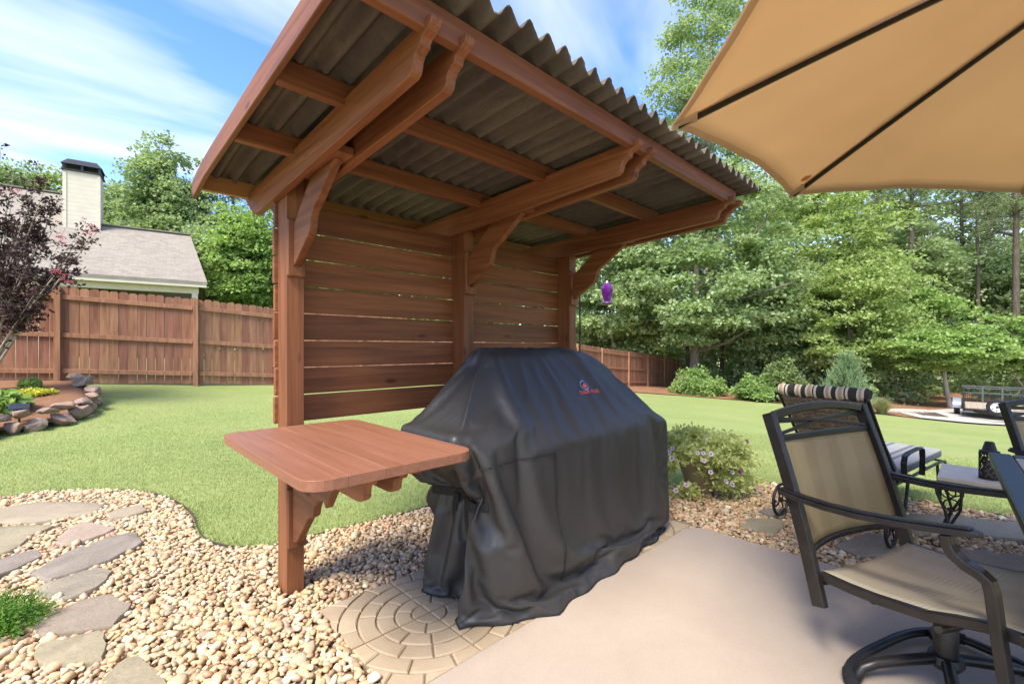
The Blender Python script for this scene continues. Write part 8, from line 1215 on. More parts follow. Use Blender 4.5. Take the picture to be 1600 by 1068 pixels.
# ------------------------------------------------------------------ planter
pp = gp(1095, 770); pl = thing('flower_planter', 'brown pot overflowing with pale green foliage and purple petunias in the pebbles', 'planter', (pp.x, pp.y, .02))
t = NT('brown_pot'); v = t.coord('Object', (1, 1, 1)); n = t.noise(v, 8, 4)
M['pot'] = t.done(t.pbr(t.ramp(n, [(.3, (.22, .15, .08)), (.7, (.34, .25, .14))]), .6, t.bump(n, .15, .01)))
m = MB(); m.lathe([(.001, 0), (.105, 0), (.115, .02), (.16, .15), (.195, .27), (.21, .30), (.215, .325), (.20, .33), (.185, .30), (.001, .29)], (0, 0, 0), 30); m.build('pot', M['pot'], pl, smooth=True)
g = np.random.default_rng(21)
C = rdir(g, 130); C[:, 2] = np.abs(C[:, 2]) * .9 - .12; C = C * np.array([.36, .36, .26]) * g.uniform(.35, 1, (130, 1)) + np.array([0, 0, .34])
tr_d = np.array([[.40 * math.cos(a), .40 * math.sin(a), z] for a, z in [(R(-40 + k * 13), .10 + .18 * ((k * 7) % 5) / 5) for k in range(20)]])
front = W(.0, -1).xy; right = W(1, 0).xy
ex = np.array([[right.x * x + front.x * y, right.y * x + front.y * y, z] for x, y, z in [(.26, .1, .18), (.34, .05, .14), (.38, .0, .22), (.18, .2, .12), (.1, .25, .2), (.42, .1, .1), (-.2, .2, .08), (-.26, .16, .02), (-.16, .2, .03), (.2, .2, .02), (.3, .12, .04), (.05, .22, .28), (-.1, .26, .3), (-.32, .1, .22), (.44, .0, .26), (.3, .2, .3), (.16, .24, .2), (.25, .18, .12), (-.3, .18, .3), (-.38, .05, .14), (-.06, .28, .36), (.1, .25, .1), (.02, .26, .3), (-.05, .25, .2), (.06, .24, .12)]])
C = np.vstack([C, ex])
V, Fq = clumps(C, .085 * g.uniform(.6, 1.3, len(C)), 62, .042, g, flatten=.9, droop=.1, up=.3, wid=.32)
link('foliage', npmesh('foliage', V, Fq), M['leaf_lime'], pl)
def blossom(parent, pos, nrm, r, mat, cmat):
    m = MB(); nrm = Vector(nrm).normalized(); a = nrm.orthogonal().normalized(); b = nrm.cross(a); n = 10
    rim = [pos + (a * math.cos(2 * math.pi * k / n) + b * math.sin(2 * math.pi * k / n)) * r * (1 if k % 2 else .86) + nrm * r * .25 for k in range(n)]
    inn = [pos + (a * math.cos(2 * math.pi * k / n) + b * math.sin(2 * math.pi * k / n)) * r * .35 + nrm * r * .02 for k in range(n)]
    m.add(rim + inn + [pos - nrm * r * .3], [(k, (k + 1) % n, (k + 1) % n + n, k + n) for k in range(n)] + [(n + k, n + (k + 1) % n, 2 * n) for k in range(n)])
    o = m.build('blossom', mat, parent); 
    c = MB(); c.lathe([(.001, 0), (r * .26, .001), (r * .2, .004), (.001, .005)], (0, 0, 0), 8); q = nrm.to_track_quat('Z', 'Y'); c.v = [tuple(q @ Vector(p) + pos + nrm * r * .05) for p in c.v]; c.build('flower_centre', cmat, o)
M['pet_pale'] = flat('pale_lilac_petal', (.42, .34, .40), .7); M['pet_deep'] = flat('deep_purple_petal', (.16, .03, .10), .7); M['pet_core'] = flat('petal_core', (.05, .015, .05), .8)
for k in range(30):
    c = C[g.integers(0, 130) if k % 2 else 130 + g.integers(0, len(ex))]; d = Vector((c[0], c[1], .25)).normalized(); fd = Vector((front.x, front.y, .3))
    deep = (Vector((c[0], c[1], 0)).dot(Vector((right.x, right.y, 0))) > .12)
    blossom(pl, Vector(c) + d * .07 + fd * .04, d + fd * .8, g.uniform(.018, .027), M['pet_deep'] if deep else M['pet_pale'], M['pet_core'])

# ------------------------------------------------------------------ shepherd hook and hummingbird feeder
hp = at(906, 4.6); hk = thing('shepherd_hook', 'thin black metal garden pole with a side arm behind the right post of the shelter', 'garden hook', (hp.x, hp.y, 0))
rt = W(1, 0).xy; A = lambda x, z: (rt.x * x, rt.y * x, z)
zt = topz(419, 4.6)
m = MB(); m.tube([A(0, -.1), A(0, zt - .08), A(.01, zt - .03), A(.05, zt - .004), A(.10, zt), A(.295, zt), A(.31, zt + .008), A(.315, zt + .02)], .0075, 8); m.build('pole', M['iron'], hk, smooth=True)
fp = at(948.5, 4.6, zt - .01); fe = thing('hummingbird_feeder', 'purple glass hummingbird feeder hanging from the garden hook', 'bird feeder', fp)
t = NT('purple_glass'); M['pglass'] = t.done(t.pbr((.16, .02, .24), .04, spec=.8, Transmission_Weight=.35, IOR=1.4))
m = MB(); prof = [(.001, -.13), (.012, -.128), (.03, -.15), (.052, -.172), (.060, -.20), (.057, -.235), (.046, -.28), (.036, -.318), (.033, -.33), (.001, -.33)]
m.lathe(prof[::-1], (0, 0, 0), 10); m.build('bottle', M['pglass'], fe)
m = MB(); m.lathe([(.001, -.36), (.055, -.358), (.070, -.345), (.066, -.335), (.03, -.325), (.001, -.325)], (0, 0, 0), 18); m.build('dish', flat('violet_plastic', (.14, .08, .17), .35), fe, smooth=True)
m = MB(); m.lathe([(.034, -.165), (.02, -.14), (.012, -.118), (.001, -.115)], (0, 0, 0), 14); m.build('cap', flat('grey_cap', (.35, .36, .42), .3, .6), fe, smooth=True)
for k in range(7):
    m = MB(); a = 0 if k % 2 else 90
    m.tube([(.007 * math.cos(R(b)) * math.cos(R(a)), .007 * math.cos(R(b)) * math.sin(R(a)), -.006 - k * .0165 + .010 * math.sin(R(b))) for b in range(0, 360, 45)], .0015, 5, True); m.build('chain_link', M['screw'], fe)

# ------------------------------------------------------------------ fences
t = NT('fence_stain')
v = t.coord('Object', (14, 14, 1.2)); n = t.noise(v, 1.2, 5, .65, .4); r = t.n('ShaderNodeNewGeometry').outputs['Random Per Island']
c = t.ramp(n, [(.28, (.175, .075, .042)), (.5, (.27, .122, .070)), (.75, (.35, .172, .105))])
hs = t.n('ShaderNodeHueSaturation'); t.L(c, hs.inputs['Color']); t.L(t.math('ADD', t.math('MULTIPLY', r, .4), .78), hs.inputs['Value']); t.L(t.math('ADD', t.math('MULTIPLY', r, .02), .49), hs.inputs['Hue'])
M['fence'] = t.done(t.pbr(hs.outputs[0], .8, t.bump(n, .25, .005), spec=.2))
def fence(name, label, pts, h, gap, seed, side):
    """pts: post feet (world); side = +1/-1 the side of the line on which posts and rails stand"""
    g = random.Random(seed); o_ = Vector(pts[0]); t_ = thing(name, label, 'fence', o_)
    for a, b in zip(pts, pts[1:]):
        a = Vector(a); b = Vector(b); d = b - a; L = Vector((d.x, d.y, 0)).length; dx = Vector((d.x, d.y, 0)) / L; nr = Vector((-dx.y, dx.x, 0)) * side
        m = MB(o_); x = .005
        while x < L - .05:
            w_ = .14; z = a.z + d.z * (x + w_ / 2) / L + g.uniform(-.012, .012); p = a + dx * x; p.z = z
            ct = .03; hh = h + g.uniform(-.008, .008); tilt = g.uniform(-.004, .004)
            prof = [(0, .02), (w_, .02), (w_ + tilt, hh - ct), (w_ - ct + tilt, hh), (ct + tilt, hh), (tilt, hh - ct)]
            fr = [p + dx * q[0] + Vector((0, 0, q[1])) for q in prof]; bk_ = [q - nr * .016 for q in fr]; N = 6
            m.add(fr + bk_, [tuple(range(N)), tuple(range(2 * N - 1, N - 1, -1))] + [(i, i + N, (i + 1) % N + N, (i + 1) % N) for i in range(N)])
            x += w_ + gap * g.uniform(.5, 1.5)
        m.build('picket_panel', M['fence'], t_)
        for f in (.13, .50, .89):
            m = MB(o_); p0 = a + nr * .021 + dx * .052 + Vector((0, 0, h * f)); p1 = b + nr * .021 - dx * .052 + Vector((0, 0, h * f)); m.bar(p0, p1, .038, .085); m.build('rail', M['fence'], t_, .004)
    for p in pts:
        p = Vector(p); m = MB(o_); d = (Vector(pts[1]) - Vector(pts[0])); dx = Vector((d.x, d.y, 0)).normalized(); nr = Vector((-dx.y, dx.x, 0)) * side
        q = p + nr * .045; m.bar(q + Vector((0, 0, -.2)), q + Vector((0, 0, h - .015)), .09, .09, tuple(nr)); m.build('post', M['fence'], t_, .005)
    return t_
fl = [W(-14.0, 5.1), W(-12.15, 6.3), W(-10.3, 7.53)] + [at(91, 8.65), at(306, 9.8), at(432, 10.9), W(-4.0, 12.05), W(-2.3, 13.2), W(-.9, 14.1)]
for p in fl: p.z = tz(p.x, p.y)
fl[3].z = topz(599, 8.65); fl[4].z = topz(601, 9.8); fl[5].z = topz(602, 10.9); fl[2].z = .70; fl[1].z = .72; fl[0].z = .72
fence('privacy_fence', 'brown wooden picket fence in front of the house with the tall chimney', fl, 1.85, .006, 1, -1)
fr_ = []
for k, (X, Y) in enumerate([(-.9, 14.3), (.35, 16.2), (1.6, 18.1), (2.85, 20.0), (4.3, 21.9), (6.1, 23.9), (7.6, 25.6), (9.2, 27.6), (11.0, 29.7)]):
    p = W(X, Y); p.z = tz(p.x, p.y); fr_.append(p)
fence('privacy_fence', 'brown wooden fence running back to the trees, seen past the right end of the shelter', fr_, 1.85, .006, 2, -1)

def gter(px, py, y0=3.0, y1=60.0):
    """first terrain point seen at a pixel below the horizon"""
    Y = np.linspace(y0, y1, 400); X = (px - 800) / F * Y
    P = np.stack([X * SA + Y * CA, -X * CA + Y * SA], 1); z = TZ(P); yy = HOR + (EYE - z) / Y * F
    k = int(np.argmax(yy <= py)) if (yy <= py).any() else len(Y) - 1
    return Vector((P[k, 0], P[k, 1], z[k])), float(Y[k])

# ------------------------------------------------------------------ forest floor, drive
def sheet_on_ground(name, front_cam, back_cam, mat, lift, n=24, m=14):
    """ruled sheet between two polylines, laid on the terrain"""
    def res(P, n):
        P = np.array(P, float); s = np.r_[0, np.cumsum(np.linalg.norm(np.diff(P, axis=0), axis=1))]; q = np.linspace(0, s[-1], n)
        return np.stack([np.interp(q, s, P[:, 0]), np.interp(q, s, P[:, 1])], 1)
    a = res(front_cam, n); b = res(back_cam, n); t_ = np.linspace(0, 1, m) ** 1.7
    G = a[None] * (1 - t_)[:, None, None] + b[None] * t_[:, None, None]; X, Y = G[..., 0].ravel(), G[..., 1].ravel()
    P = np.stack([X * SA + Y * CA, -X * CA + Y * SA], 1); Q = np.stack([np.clip(P[:, 0], -32, 48), np.clip(P[:, 1], -16, 50)], 1)
    z = TZ(Q) + lift; i = np.arange(n * m).reshape(m, n)
    return link(name, npmesh(name, np.column_stack([P, z]), q4(i[:-1, :-1], i[:-1, 1:], i[1:, 1:], i[1:, :-1]), True), mat)
t = NT('pine_straw')
v = t.coord('Object', (1, 1, 1)); n = t.noise(v, 2, 5, .65, 1); n2 = t.noise(v, 30, 5, .75, 1.5)
c = t.mix(t.math('MULTIPLY', n2, .8), t.ramp(n, [(.3, (.25, .115, .055)), (.7, (.40, .22, .12))]), (.13, .065, .035))
M['straw'] = t.done(t.pbr(c, .9, t.bump(n2, .7, .04), spec=.15))
ed = []
for px, py in [(905, 606), (940, 609), (1000, 614), (1060, 618), (1100, 621), (1200, 629), (1300, 639), (1400, 650), (1438, 655)]:
    p, Y = gter(px, py); ed.append(((px - 800) / F * Y, Y))
X9, Y9 = ed[-1]
frontl = [(ed[0][0] - 2.2, ed[0][1] - 3.6)] + ed + [(X9 + 1.2, Y9 + 1.4), (X9 + 4.5, Y9 + 2.3), (32, 19.5)]
sheet_on_ground('mulch_bed', frontl, [(x * 1.5 + 2, y + 42) for x, y in frontl], M['straw'], .03, 60, 24)['kind'] = 'structure'
t = NT('drive_gravel'); v = t.coord('Object', (1, 1, 1)); n = t.noise(v, 26, 5, .75); n2 = t.noise(v, 1.2, 3)
M['drive'] = t.done(t.pbr(t.mix(n2, t.ramp(n, [(.3, (.27, .24, .21)), (.7, (.52, .47, .41))]), (.42, .36, .29)), .9, t.bump(n, .5, .02)))
sheet_on_ground('driveway', [(X9, Y9), (X9 + .9, Y9 - .8), (15.4, 13.9), (17, 12.8), (26, 8)], [(X9 + .6, Y9 + 1.6), (X9 + 1.6, Y9 + 2.2), (18, 18.6), (21, 18.6), (32, 16)], M['drive'], .05, 30, 12)['kind'] = 'structure'

# ------------------------------------------------------------------ raised bed on the left
bx = [(-100, 5.2), (-40, 5.65), (0, 5.95), (40, 6.15), (78, 6.4), (110, 6.7), (133, 7.05), (147, 7.4), (146, 7.8), (130, 8.15), (112, 8.4)]
bl = [gat(px, Y) for px, Y in bx]
cam = [((px - 800) / F * Y, Y) for px, Y in bx]
def bed_top(X, Y):
    p = W(X, Y); g0 = tz(p.x, p.y); k = min(1, max(0, (Y - 5.6) / 2.6)); return g0 + .27 * (1 - k) + .10 * k
ft = [(X, Y) for X, Y in [(-12.0, 6.3), (-11.2, 6.8), (-10.6, 7.25), (-10.0, 7.65), (-9.6, 7.9), (-9.3, 8.1), (-9.0, 8.3), (-8.75, 8.45), (-8.6, 8.55), (-8.45, 8.6), (-8.3, 8.65)]]
rows = []
for k in range(11):
    s = k / 10; rows.append([Vector((*W(a[0] + (b[0] - a[0]) * s, a[1] + (b[1] - a[1]) * s).xy, 0)) for a, b in zip(cam, ft)])
for k, r_ in enumerate(rows):
    for j, p in enumerate(r_):
        s = k / 10; p.z = tz(p.x, p.y) + .24 * min(1, .35 + s * 2) * (1 - .65 * s) + .015 * math.sin(j * 3.1 + k * 2)
V = np.array([tuple(p) for r_ in rows for p in r_]); i = np.arange(len(V)).reshape(11, -1)
me = npmesh('mulch_mound', V, q4(i[:-1, :-1], i[1:, :-1], i[1:, 1:], i[:-1, 1:]), True)
o = link('mulch_mound', me, M['straw']); o.modifiers.new('s', 'SUBSURF').levels = 2; o.modifiers['s'].render_levels = 2; o['kind'] = 'structure'
if me.polygons[5].normal.z < 0: me.flip_normals()
t = NT('field_stone'); v = t.coord('Object', (1, 1, 1), rand=6.0); n = t.noise(v, 5, 6, .65, .8); oi = t.n('ShaderNodeObjectInfo').outputs['Random']
c = t.mix(t.math('MULTIPLY', oi, .6), t.ramp(n, [(.3, (.12, .09, .07)), (.55, (.26, .195, .15)), (.75, (.36, .285, .22))]), (.30, .175, .12))
M['fstone'] = t.done(t.pbr(c, .85, t.bump(n, .6, .03), spec=.25))
wall = thing('stone_border', 'low dry stacked border of brown field stones around the mulched bed', 'stone border', bl[4])
def rock(parent, org, c, s, rot, seed, mat):
    g = np.random.default_rng(seed); bm = bmesh.new(); bmesh.ops.create_icosphere(bm, subdivisions=3, radius=1)
    pl = [(rdir(g, 1)[0], g.uniform(.42, .66)) for _ in range(17)]
    for v in bm.verts:
        q = np.array(v.co[:]); 
        for nrm, dd in pl:
            e = q @ nrm - dd
            if e > 0: q = q - nrm * e * .95
        v.co = q * 1.16 * (1 + g.normal(0, .022))
    mx = Matrix.Translation(Vector(c) - Vector(org)) @ Matrix.Rotation(rot, 4, 'Z') @ Matrix.Rotation(g.normal(0, .2), 4, 'X') @ Matrix.Diagonal((*s, 1))
    bmesh.ops.transform(bm, matrix=mx, verts=bm.verts); me = bpy.data.meshes.new('stone'); bm.to_mesh(me); bm.free()
    return link('stone', me, mat, parent)
sg = random.Random(9); k = 0
for (a, b) in zip(bl, bl[1:]):
    L = (b - a).length; ang = math.atan2((b - a).y, (b - a).x); m_ = max(1, round(L / .42))
    for j in range(m_):
        for tier in ((0, 1) if k < 40 else (0,)):
            p = a.lerp(b, (j + .5 + .25 * tier) / m_); w_ = L / m_ * sg.uniform(.52, .66)
            sc_ = (w_ * .95, sg.uniform(.13, .18), sg.uniform(.11, .145) if tier == 0 else sg.uniform(.06, .10))
            inw = (W(-.6, .8) - W(0, 0)).normalized() * (.06 * tier)
            rock(wall, bl[4], (p.x + inw.x, p.y + inw.y, p.z + (.09 if tier == 0 else .25)), sc_, ang + sg.uniform(-.25, .25), k, M['fstone']); k += 1
def leafy(name, label, cat, loc, n, rx, rz, per, leaf, mat, seed, group=None, up=.5, wid=.4, droop=.2, crad=.12):
    g = np.random.default_rng(seed); t_ = thing(name, label, cat, loc, 0, group)
    C = rdir(g, n); C[:, 2] = np.abs(C[:, 2]); C = C * g.uniform(.3, 1, (n, 1)) ** .5 * np.array([rx, rx, rz])
    V, Fq = clumps(C, crad * g.uniform(.6, 1.3, n), per, leaf, g, flatten=.8, droop=droop, up=up, wid=wid)
    link('foliage', npmesh('foliage', V, Fq), mat, t_)
    m = MB()
    for k in range(7):
        e = C[g.integers(0, n)]; m.tube([(0, 0, -.05), tuple(e * .5 + np.array([0, 0, .03])), tuple(e)], [.012 * (1 + rz), .008 * (1 + rz), .004], 5)
    m.build('stem', M['bark_dark'], t_)
    return t_
def bedpt(px, Y, dz=0): X = (px - 800) / F * Y; p = W(X, Y); p.z = tz(p.x, p.y) + .17 + dz; return p
leafy('hosta', 'low broad-leaved green plant at the left edge of the mulched bed', 'plant', bedpt(2, 6.5, .04), 40, .26, .16, 20, .13, M['leaf_dog'], 31, crad=.08, wid=.36, droop=.45)
leafy('creeping_plant', 'bright yellow creeping plant spreading on the mulch', 'plant', bedpt(52, 7.35), 70, .27, .05, 60, .035, leaf_mat('yellow_leaf', [(.35, .35, .03), (.5, .48, .05), (.6, .58, .12)], .3), 32, crad=.06)
leafy('small_perennial', 'small green plant behind the yellow creeping plant', 'plant', bedpt(47, 7.6, .02), 30, .12, .12, 40, .05, M['leaf_dog'], 33, crad=.06)
p = bedpt(30, 6.25, .12); s_ = thing('solar_light', 'small dark solar garden light tilted on the stone border', 'garden light', p)
m = MB(); m.bar((-.10, 0, .03), (.10, 0, .03), .13, .02, (.25, -.45, .85)); m.build('panel', flat('solar_glass', (.03, .035, .05), .25), s_, .004)
m = MB(); m.tube([(0, 0, -.2), (0, 0, .03)], .012); m.bar((-.03, .03, .0), (.03, .03, .0), .05, .05); m.build('stake', M['metal'], s_)

# crepe myrtle with dark leaves
T0 = at(-38, 7.3); T0.z = tz(T0.x, T0.y) + .1
cm = thing('crepe_myrtle', 'dark purple leaved crepe myrtle with pink flowers in front of the fence', 'tree', T0)
g = np.random.default_rng(77); m = MB(T0); CL = []; stems = []
tips = [(152, 362, 7.0), (138, 352, 7.2), (112, 395, 6.9), (118, 372, 7.3), (96, 300, 7.4), (62, 262, 7.2), (72, 290, 7.0), (22, 268, 7.5), (2, 226, 7.3), (-30, 240, 7.0), (40, 330, 7.0), (58, 385, 6.9), (88, 350, 7.3), (30, 430, 6.9), (8, 400, 7.5), (-25, 320, 7.2), (-60, 300, 7.1), (52, 462, 6.9), (80, 430, 7.1), (20, 310, 7.4), (-60, 380, 7.2), (44, 290, 7.3), (100, 412, 7.2), (-10, 460, 7.1), (64, 320, 7.15), (30, 370, 7.1)]
for k, (px, py, Y) in enumerate(tips):
    e = at(px, Y, topz(py, Y)); s0 = T0 + Vector((g.uniform(-.06, .06), g.uniform(-.06, .06), 0)); mid1 = s0.lerp(e, .35) + Vector((0, 0, .10)); mid2 = s0.lerp(e, .7) + Vector((0, 0, .06))
    m.tube([s0, mid1, mid2, e], [.026, .016, .009, .003], 6)
    q = [mid1, mid2, e]
    for s in np.linspace(.42, 1, 11):
        p = (mid1.lerp(mid2, (s - .35) / .35) if s < .7 else mid2.lerp(e, (s - .7) / .3)); CL.append(np.array(p - T0) + g.normal(0, .035, 3))
    for b in range(5):
        s = g.uniform(.4, .9); p = mid1.lerp(mid2, (s - .35) / .35) if s < .7 else mid2.lerp(e, (s - .7) / .3); d = (e - s0).normalized() + Vector(g.normal(0, .55, 3)); t2 = p + d.normalized() * g.uniform(.18, .38)
        m.tube([p, t2], [.005, .002], 5)
        for s2 in np.linspace(.2, 1, 6): CL.append(np.array(p.lerp(t2, s2) - T0))
m.build('trunk', M['bark_pale'], cm, smooth=True)
CL = np.array(CL); V, Fq = clumps(CL, .07 * g.uniform(.6, 1.3, len(CL)), 11, .06, g, flatten=1, droop=-.1, up=.3, wid=.27)
link('foliage', npmesh('foliage', V, Fq), M['leaf_purple'], cm)
for k, (px, py, Y) in enumerate([(150, 358, 7.0), (136, 350, 7.15), (142, 366, 6.95), (98, 368, 6.9), (92, 378, 6.95), (98, 434, 6.85), (108, 440, 6.9), (86, 424, 6.9), (24, 298, 7.0), (-5, 300, 7)]):
    e = np.array(at(px, Y, topz(py, Y)) - T0); V, Fq = clumps(e[None] + g.normal(0, .03, (5, 3)), np.full(5, .026), 18, .016, g, flatten=1, up=.2, wid=.5)
    link('flower_cluster', npmesh('flower_cluster', V, Fq), M['petal_pink'], cm)

# bright juniper in the corner of the path
p = gp(-2, 985, .02); j = thing('juniper_shrub', 'bright green feathery juniper beside the broad brown flagstone', 'shrub', p)
g = np.random.default_rng(41); n = 900; d = rdir(g, n); d[:, 2] = np.abs(d[:, 2]) * .8 + .1; P = d * g.uniform(.1, .75, (n, 1)) * np.array([.20, .20, .17])
Vs, Fs_, b0 = [], [], 0
for s in np.linspace(0, 1, 9):
    Q = P + d * .07 * s + g.normal(0, .004, P.shape); D = d + rdir(g, n) * .9; V, Fq = leaf_quads(Q, D, .017 * (1.2 - .6 * s), g, wid=.16, up=.2); Vs.append(V); Fs_.append(Fq + b0); b0 += len(V)
link('foliage', npmesh('foliage', np.concatenate(Vs), np.concatenate(Fs_)), M['leaf_bright'], j)
m = MB()
for k in range(14):
    e = P[k * 9]; m.tube([(0, 0, -.03), tuple(e * .6), tuple(e)], [.006, .004, .002], 5)
m.build('stem', M['bark_dark'], j)

# ------------------------------------------------------------------ neighbour's house
E0 = Vector((-13.4, 20.0)); dh = Vector((.818, .575)); nh = Vector((-.575, .818))
def H(s, D, z): q = E0 + dh * s + nh * D; return W(q.x, q.y, z)
HO = H(-4, 4, .5); hs_ = thing('house', 'cream house with tan shingle roof behind the left fence', 'house', HO)
t = NT('shingles'); v = t.coord('Object', (1, 1, 1))
def hframe(t, sx, sz_):
    mp = t.n('ShaderNodeMapping'); t.L(t.n('ShaderNodeTexCoord').outputs['Object'], mp.inputs[0]); a = math.atan2(*(W(*dh) - W(0, 0)).yx)
    mp.inputs['Rotation'].default_value = (0, 0, -a); sp = t.n('ShaderNodeSeparateXYZ'); t.L(mp.outputs[0], sp.inputs[0]); cb = t.n('ShaderNodeCombineXYZ')
    t.L(t.math('MULTIPLY', sp.outputs[0], sx), cb.inputs[0]); t.L(t.math('MULTIPLY', sp.outputs[2], sz_), cb.inputs[1]); return cb.outputs[0]
bk = t.n('ShaderNodeTexBrick'); t.L(hframe(t, 1, 1.65), bk.inputs[0]); bk.inputs['Scale'].default_value = 3.2; bk.inputs['Color1'].default_value = (.30, .26, .205, 1); bk.inputs['Color2'].default_value = (.215, .185, .15, 1); bk.inputs['Mortar'].default_value = (.15, .11, .08, 1); bk.inputs['Mortar Size'].default_value = .015; bk.inputs['Brick Width'].default_value = .9; bk.inputs['Row Height'].default_value = .45; bk.offset = .37
c = t.mix(.4, bk.outputs[0], t.ramp(t.noise(t.coord('Object', (1, 1, 1)), 9, 5, .7), [(.3, (.18, .155, .125)), (.7, (.33, .285, .225))]))
M['shingle'] = t.done(t.pbr(c, .9, t.bump(bk.outputs['Fac'], -.4, .02), spec=.15))
t = NT('cream_siding'); v = hframe(t, 1, 1); s = t.n('ShaderNodeSeparateXYZ'); t.L(v, s.inputs[0]); f = t.math('FRACT', t.math('MULTIPLY', s.outputs[1], 5.2))
n = t.noise(t.coord('Object', (1, 1, 1)), 3, 4)
c = t.mix(t.ramp(f, [(.0, (1, 1, 1)), (.10, (0, 0, 0))]), t.ramp(n, [(.3, (.62, .53, .40)), (.7, (.68, .59, .46))]), (.36, .31, .24))
M['siding'] = t.done(t.pbr(c, .7, t.bump(f, .5, .02)))
M['trim'] = flat('cream_trim', (.60, .52, .39), .6, var=.08, scale=4)
M['cap'] = flat('black_chimney_cap', (.03, .03, .032), .45, .5, var=.2, scale=5)
def hbox(s0, s1, D0, D1, z0, z1):
    m = MB(HO); m.add([H(s0, D0, z0), H(s1, D0, z0), H(s1, D1, z0), H(s0, D1, z0), H(s0, D0, z1), H(s1, D0, z1), H(s1, D1, z1), H(s0, D1, z1)], [(0, 3, 2, 1), (4, 5, 6, 7), (0, 1, 5, 4), (1, 2, 6, 5), (2, 3, 7, 6), (3, 0, 4, 7)]); return m
pit = .766; ze = 4.2
def roofsec(s0, s1, sr0, sr1, Dr, th=.12):
    zr = ze + pit * Dr; m = MB(HO)
    o_ = [H(s0, 0, ze), H(s1, 0, ze), H(sr1, Dr, zr), H(sr0, Dr, zr), H(s0, 2 * Dr, ze), H(s1, 2 * Dr, ze)]
    i_ = [p - Vector((0, 0, th)) for p in o_]
    m.add(o_ + i_, [(0, 1, 2, 3), (3, 2, 5, 4), (6, 9, 8, 7), (9, 10, 11, 8), (0, 6, 7, 1), (4, 5, 11, 10), (1, 7, 8, 2), (2, 8, 11, 5), (0, 3, 9, 6), (3, 4, 10, 9)]); return m
rf = roofsec(-18, -5.0, -18, -5.0, 5.7).build('roof', M['shingle'], hs_)
r2 = roofsec(-4.99, 0, -4.99, -.62, 3.5, .121).build('porch_roof', M['shingle'], hs_)
for Dr, s0, s1 in ((5.7, -18, -5.0), (3.5, -4.98, -.62)):
    m = MB(HO); z = ze + pit * Dr; m.sweep([H(s0, Dr, z + .01), H(s1, Dr, z + .01)], .30, .05); m.build('ridge_cap', M['shingle'], rf if Dr > 5 else r2)
hbox(-17.6, -5.2, .45, 11, .2, ze - .1).build('wall', M['siding'], hs_)
hbox(-5.2, -.4, 3.2, 6.5, .2, ze + .8).build('porch_wall', flat('porch_back', (.16, .14, .11), .8, var=.2, scale=3), hs_)
hbox(-5.2, -.3, .38, .62, ze - .50, ze - .13).build('beam', M['trim'], hs_)
hbox(-17.9, -.02, .02, .12, ze - .25, ze - .06).build('gutter', M['trim'], hs_)
for s0 in (-5.2, -.55): hbox(s0, s0 + .22, .40, .62, .2, ze - .502).build('porch_post', M['trim'], hs_)
hbox(-5.2, -.3, .4, 3.2, .2, .5).build('porch_floor', M['trim'], hs_)
m = MB(HO); m.tube([H(-1.6 + .13 * k, .9, ze - .68 - .10 * math.sin(math.pi * k / 8)) for k in range(9)], .006)
sl = m.build('string_light', M['iron'], hs_)
for k in range(9):
    m = MB(HO); c_ = H(-1.6 + .13 * k, .9, ze - .73 - .10 * math.sin(math.pi * k / 8)); m.lathe([(.001, -.05), (.035, -.03), (.04, 0), (.02, .04), (.001, .05)], c_, 8); m.build('bulb', flat('pale_bulb', (.7, .6, .4), .3) if k == 0 else bpy.data.materials['pale_bulb'], sl)
# chimney
cs, cd = -5.07, 3.0; cw, cdp = 1.18, .95
ch = hbox(cs, cs + cw, cd, cd + cdp, 5.5, 8.95).build('chimney', M['siding'], hs_)
hbox(cs - .02, cs + .10, cd - .02, cd - .001, 6.0, 8.9).build('corner_trim', M['trim'], ch); hbox(cs + cw - .10, cs + cw + .02, cd - .02, cd - .001, 6.0, 8.9).build('corner_trim', M['trim'], ch)
m = MB(HO); a = [H(cs - .06, cd - .06, 8.95), H(cs + cw + .06, cd - .06, 8.95), H(cs + cw + .06, cd + cdp + .06, 8.95), H(cs - .06, cd + cdp + .06, 8.95)]
m.add(a + [p + Vector((0, 0, .07)) for p in a], [(0, 3, 2, 1), (4, 5, 6, 7), (0, 1, 5, 4), (1, 2, 6, 5), (2, 3, 7, 6), (3, 0, 4, 7)])
for sx in (cs - .03, cs + cw / 2 - .03, cs + cw - .05):
    for dd in (cd - .03, cd + cdp - .03):
        q = [H(sx, dd, 9.02), H(sx + .08, dd, 9.02), H(sx + .08, dd + .08, 9.02), H(sx, dd + .08, 9.02)]; m.add(q + [p + Vector((0, 0, .22)) for p in q], [(0, 1, 5, 4), (1, 2, 6, 5), (2, 3, 7, 6), (3, 0, 4, 7)])
cx0, cx1 = H(cs + .05, cd + .05, 9.24), None
b4 = [H(cs - .08, cd - .08, 9.24), H(cs + cw + .08, cd - .08, 9.24), H(cs + cw + .08, cd + cdp + .08, 9.24), H(cs - .08, cd + cdp + .08, 9.24)]
t4 = [H(cs + .12, cd + .12, 9.5), H(cs + cw - .12, cd + .12, 9.5), H(cs + cw - .12, cd + cdp - .12, 9.5), H(cs + .12, cd + cdp - .12, 9.5)]
m.add(b4 + t4, [(0, 3, 2, 1), (4, 5, 6, 7), (0, 1, 5, 4), (1, 2, 6, 5), (2, 3, 7, 6), (3, 0, 4, 7)])
m.build('chimney_cap', M['cap'], ch)

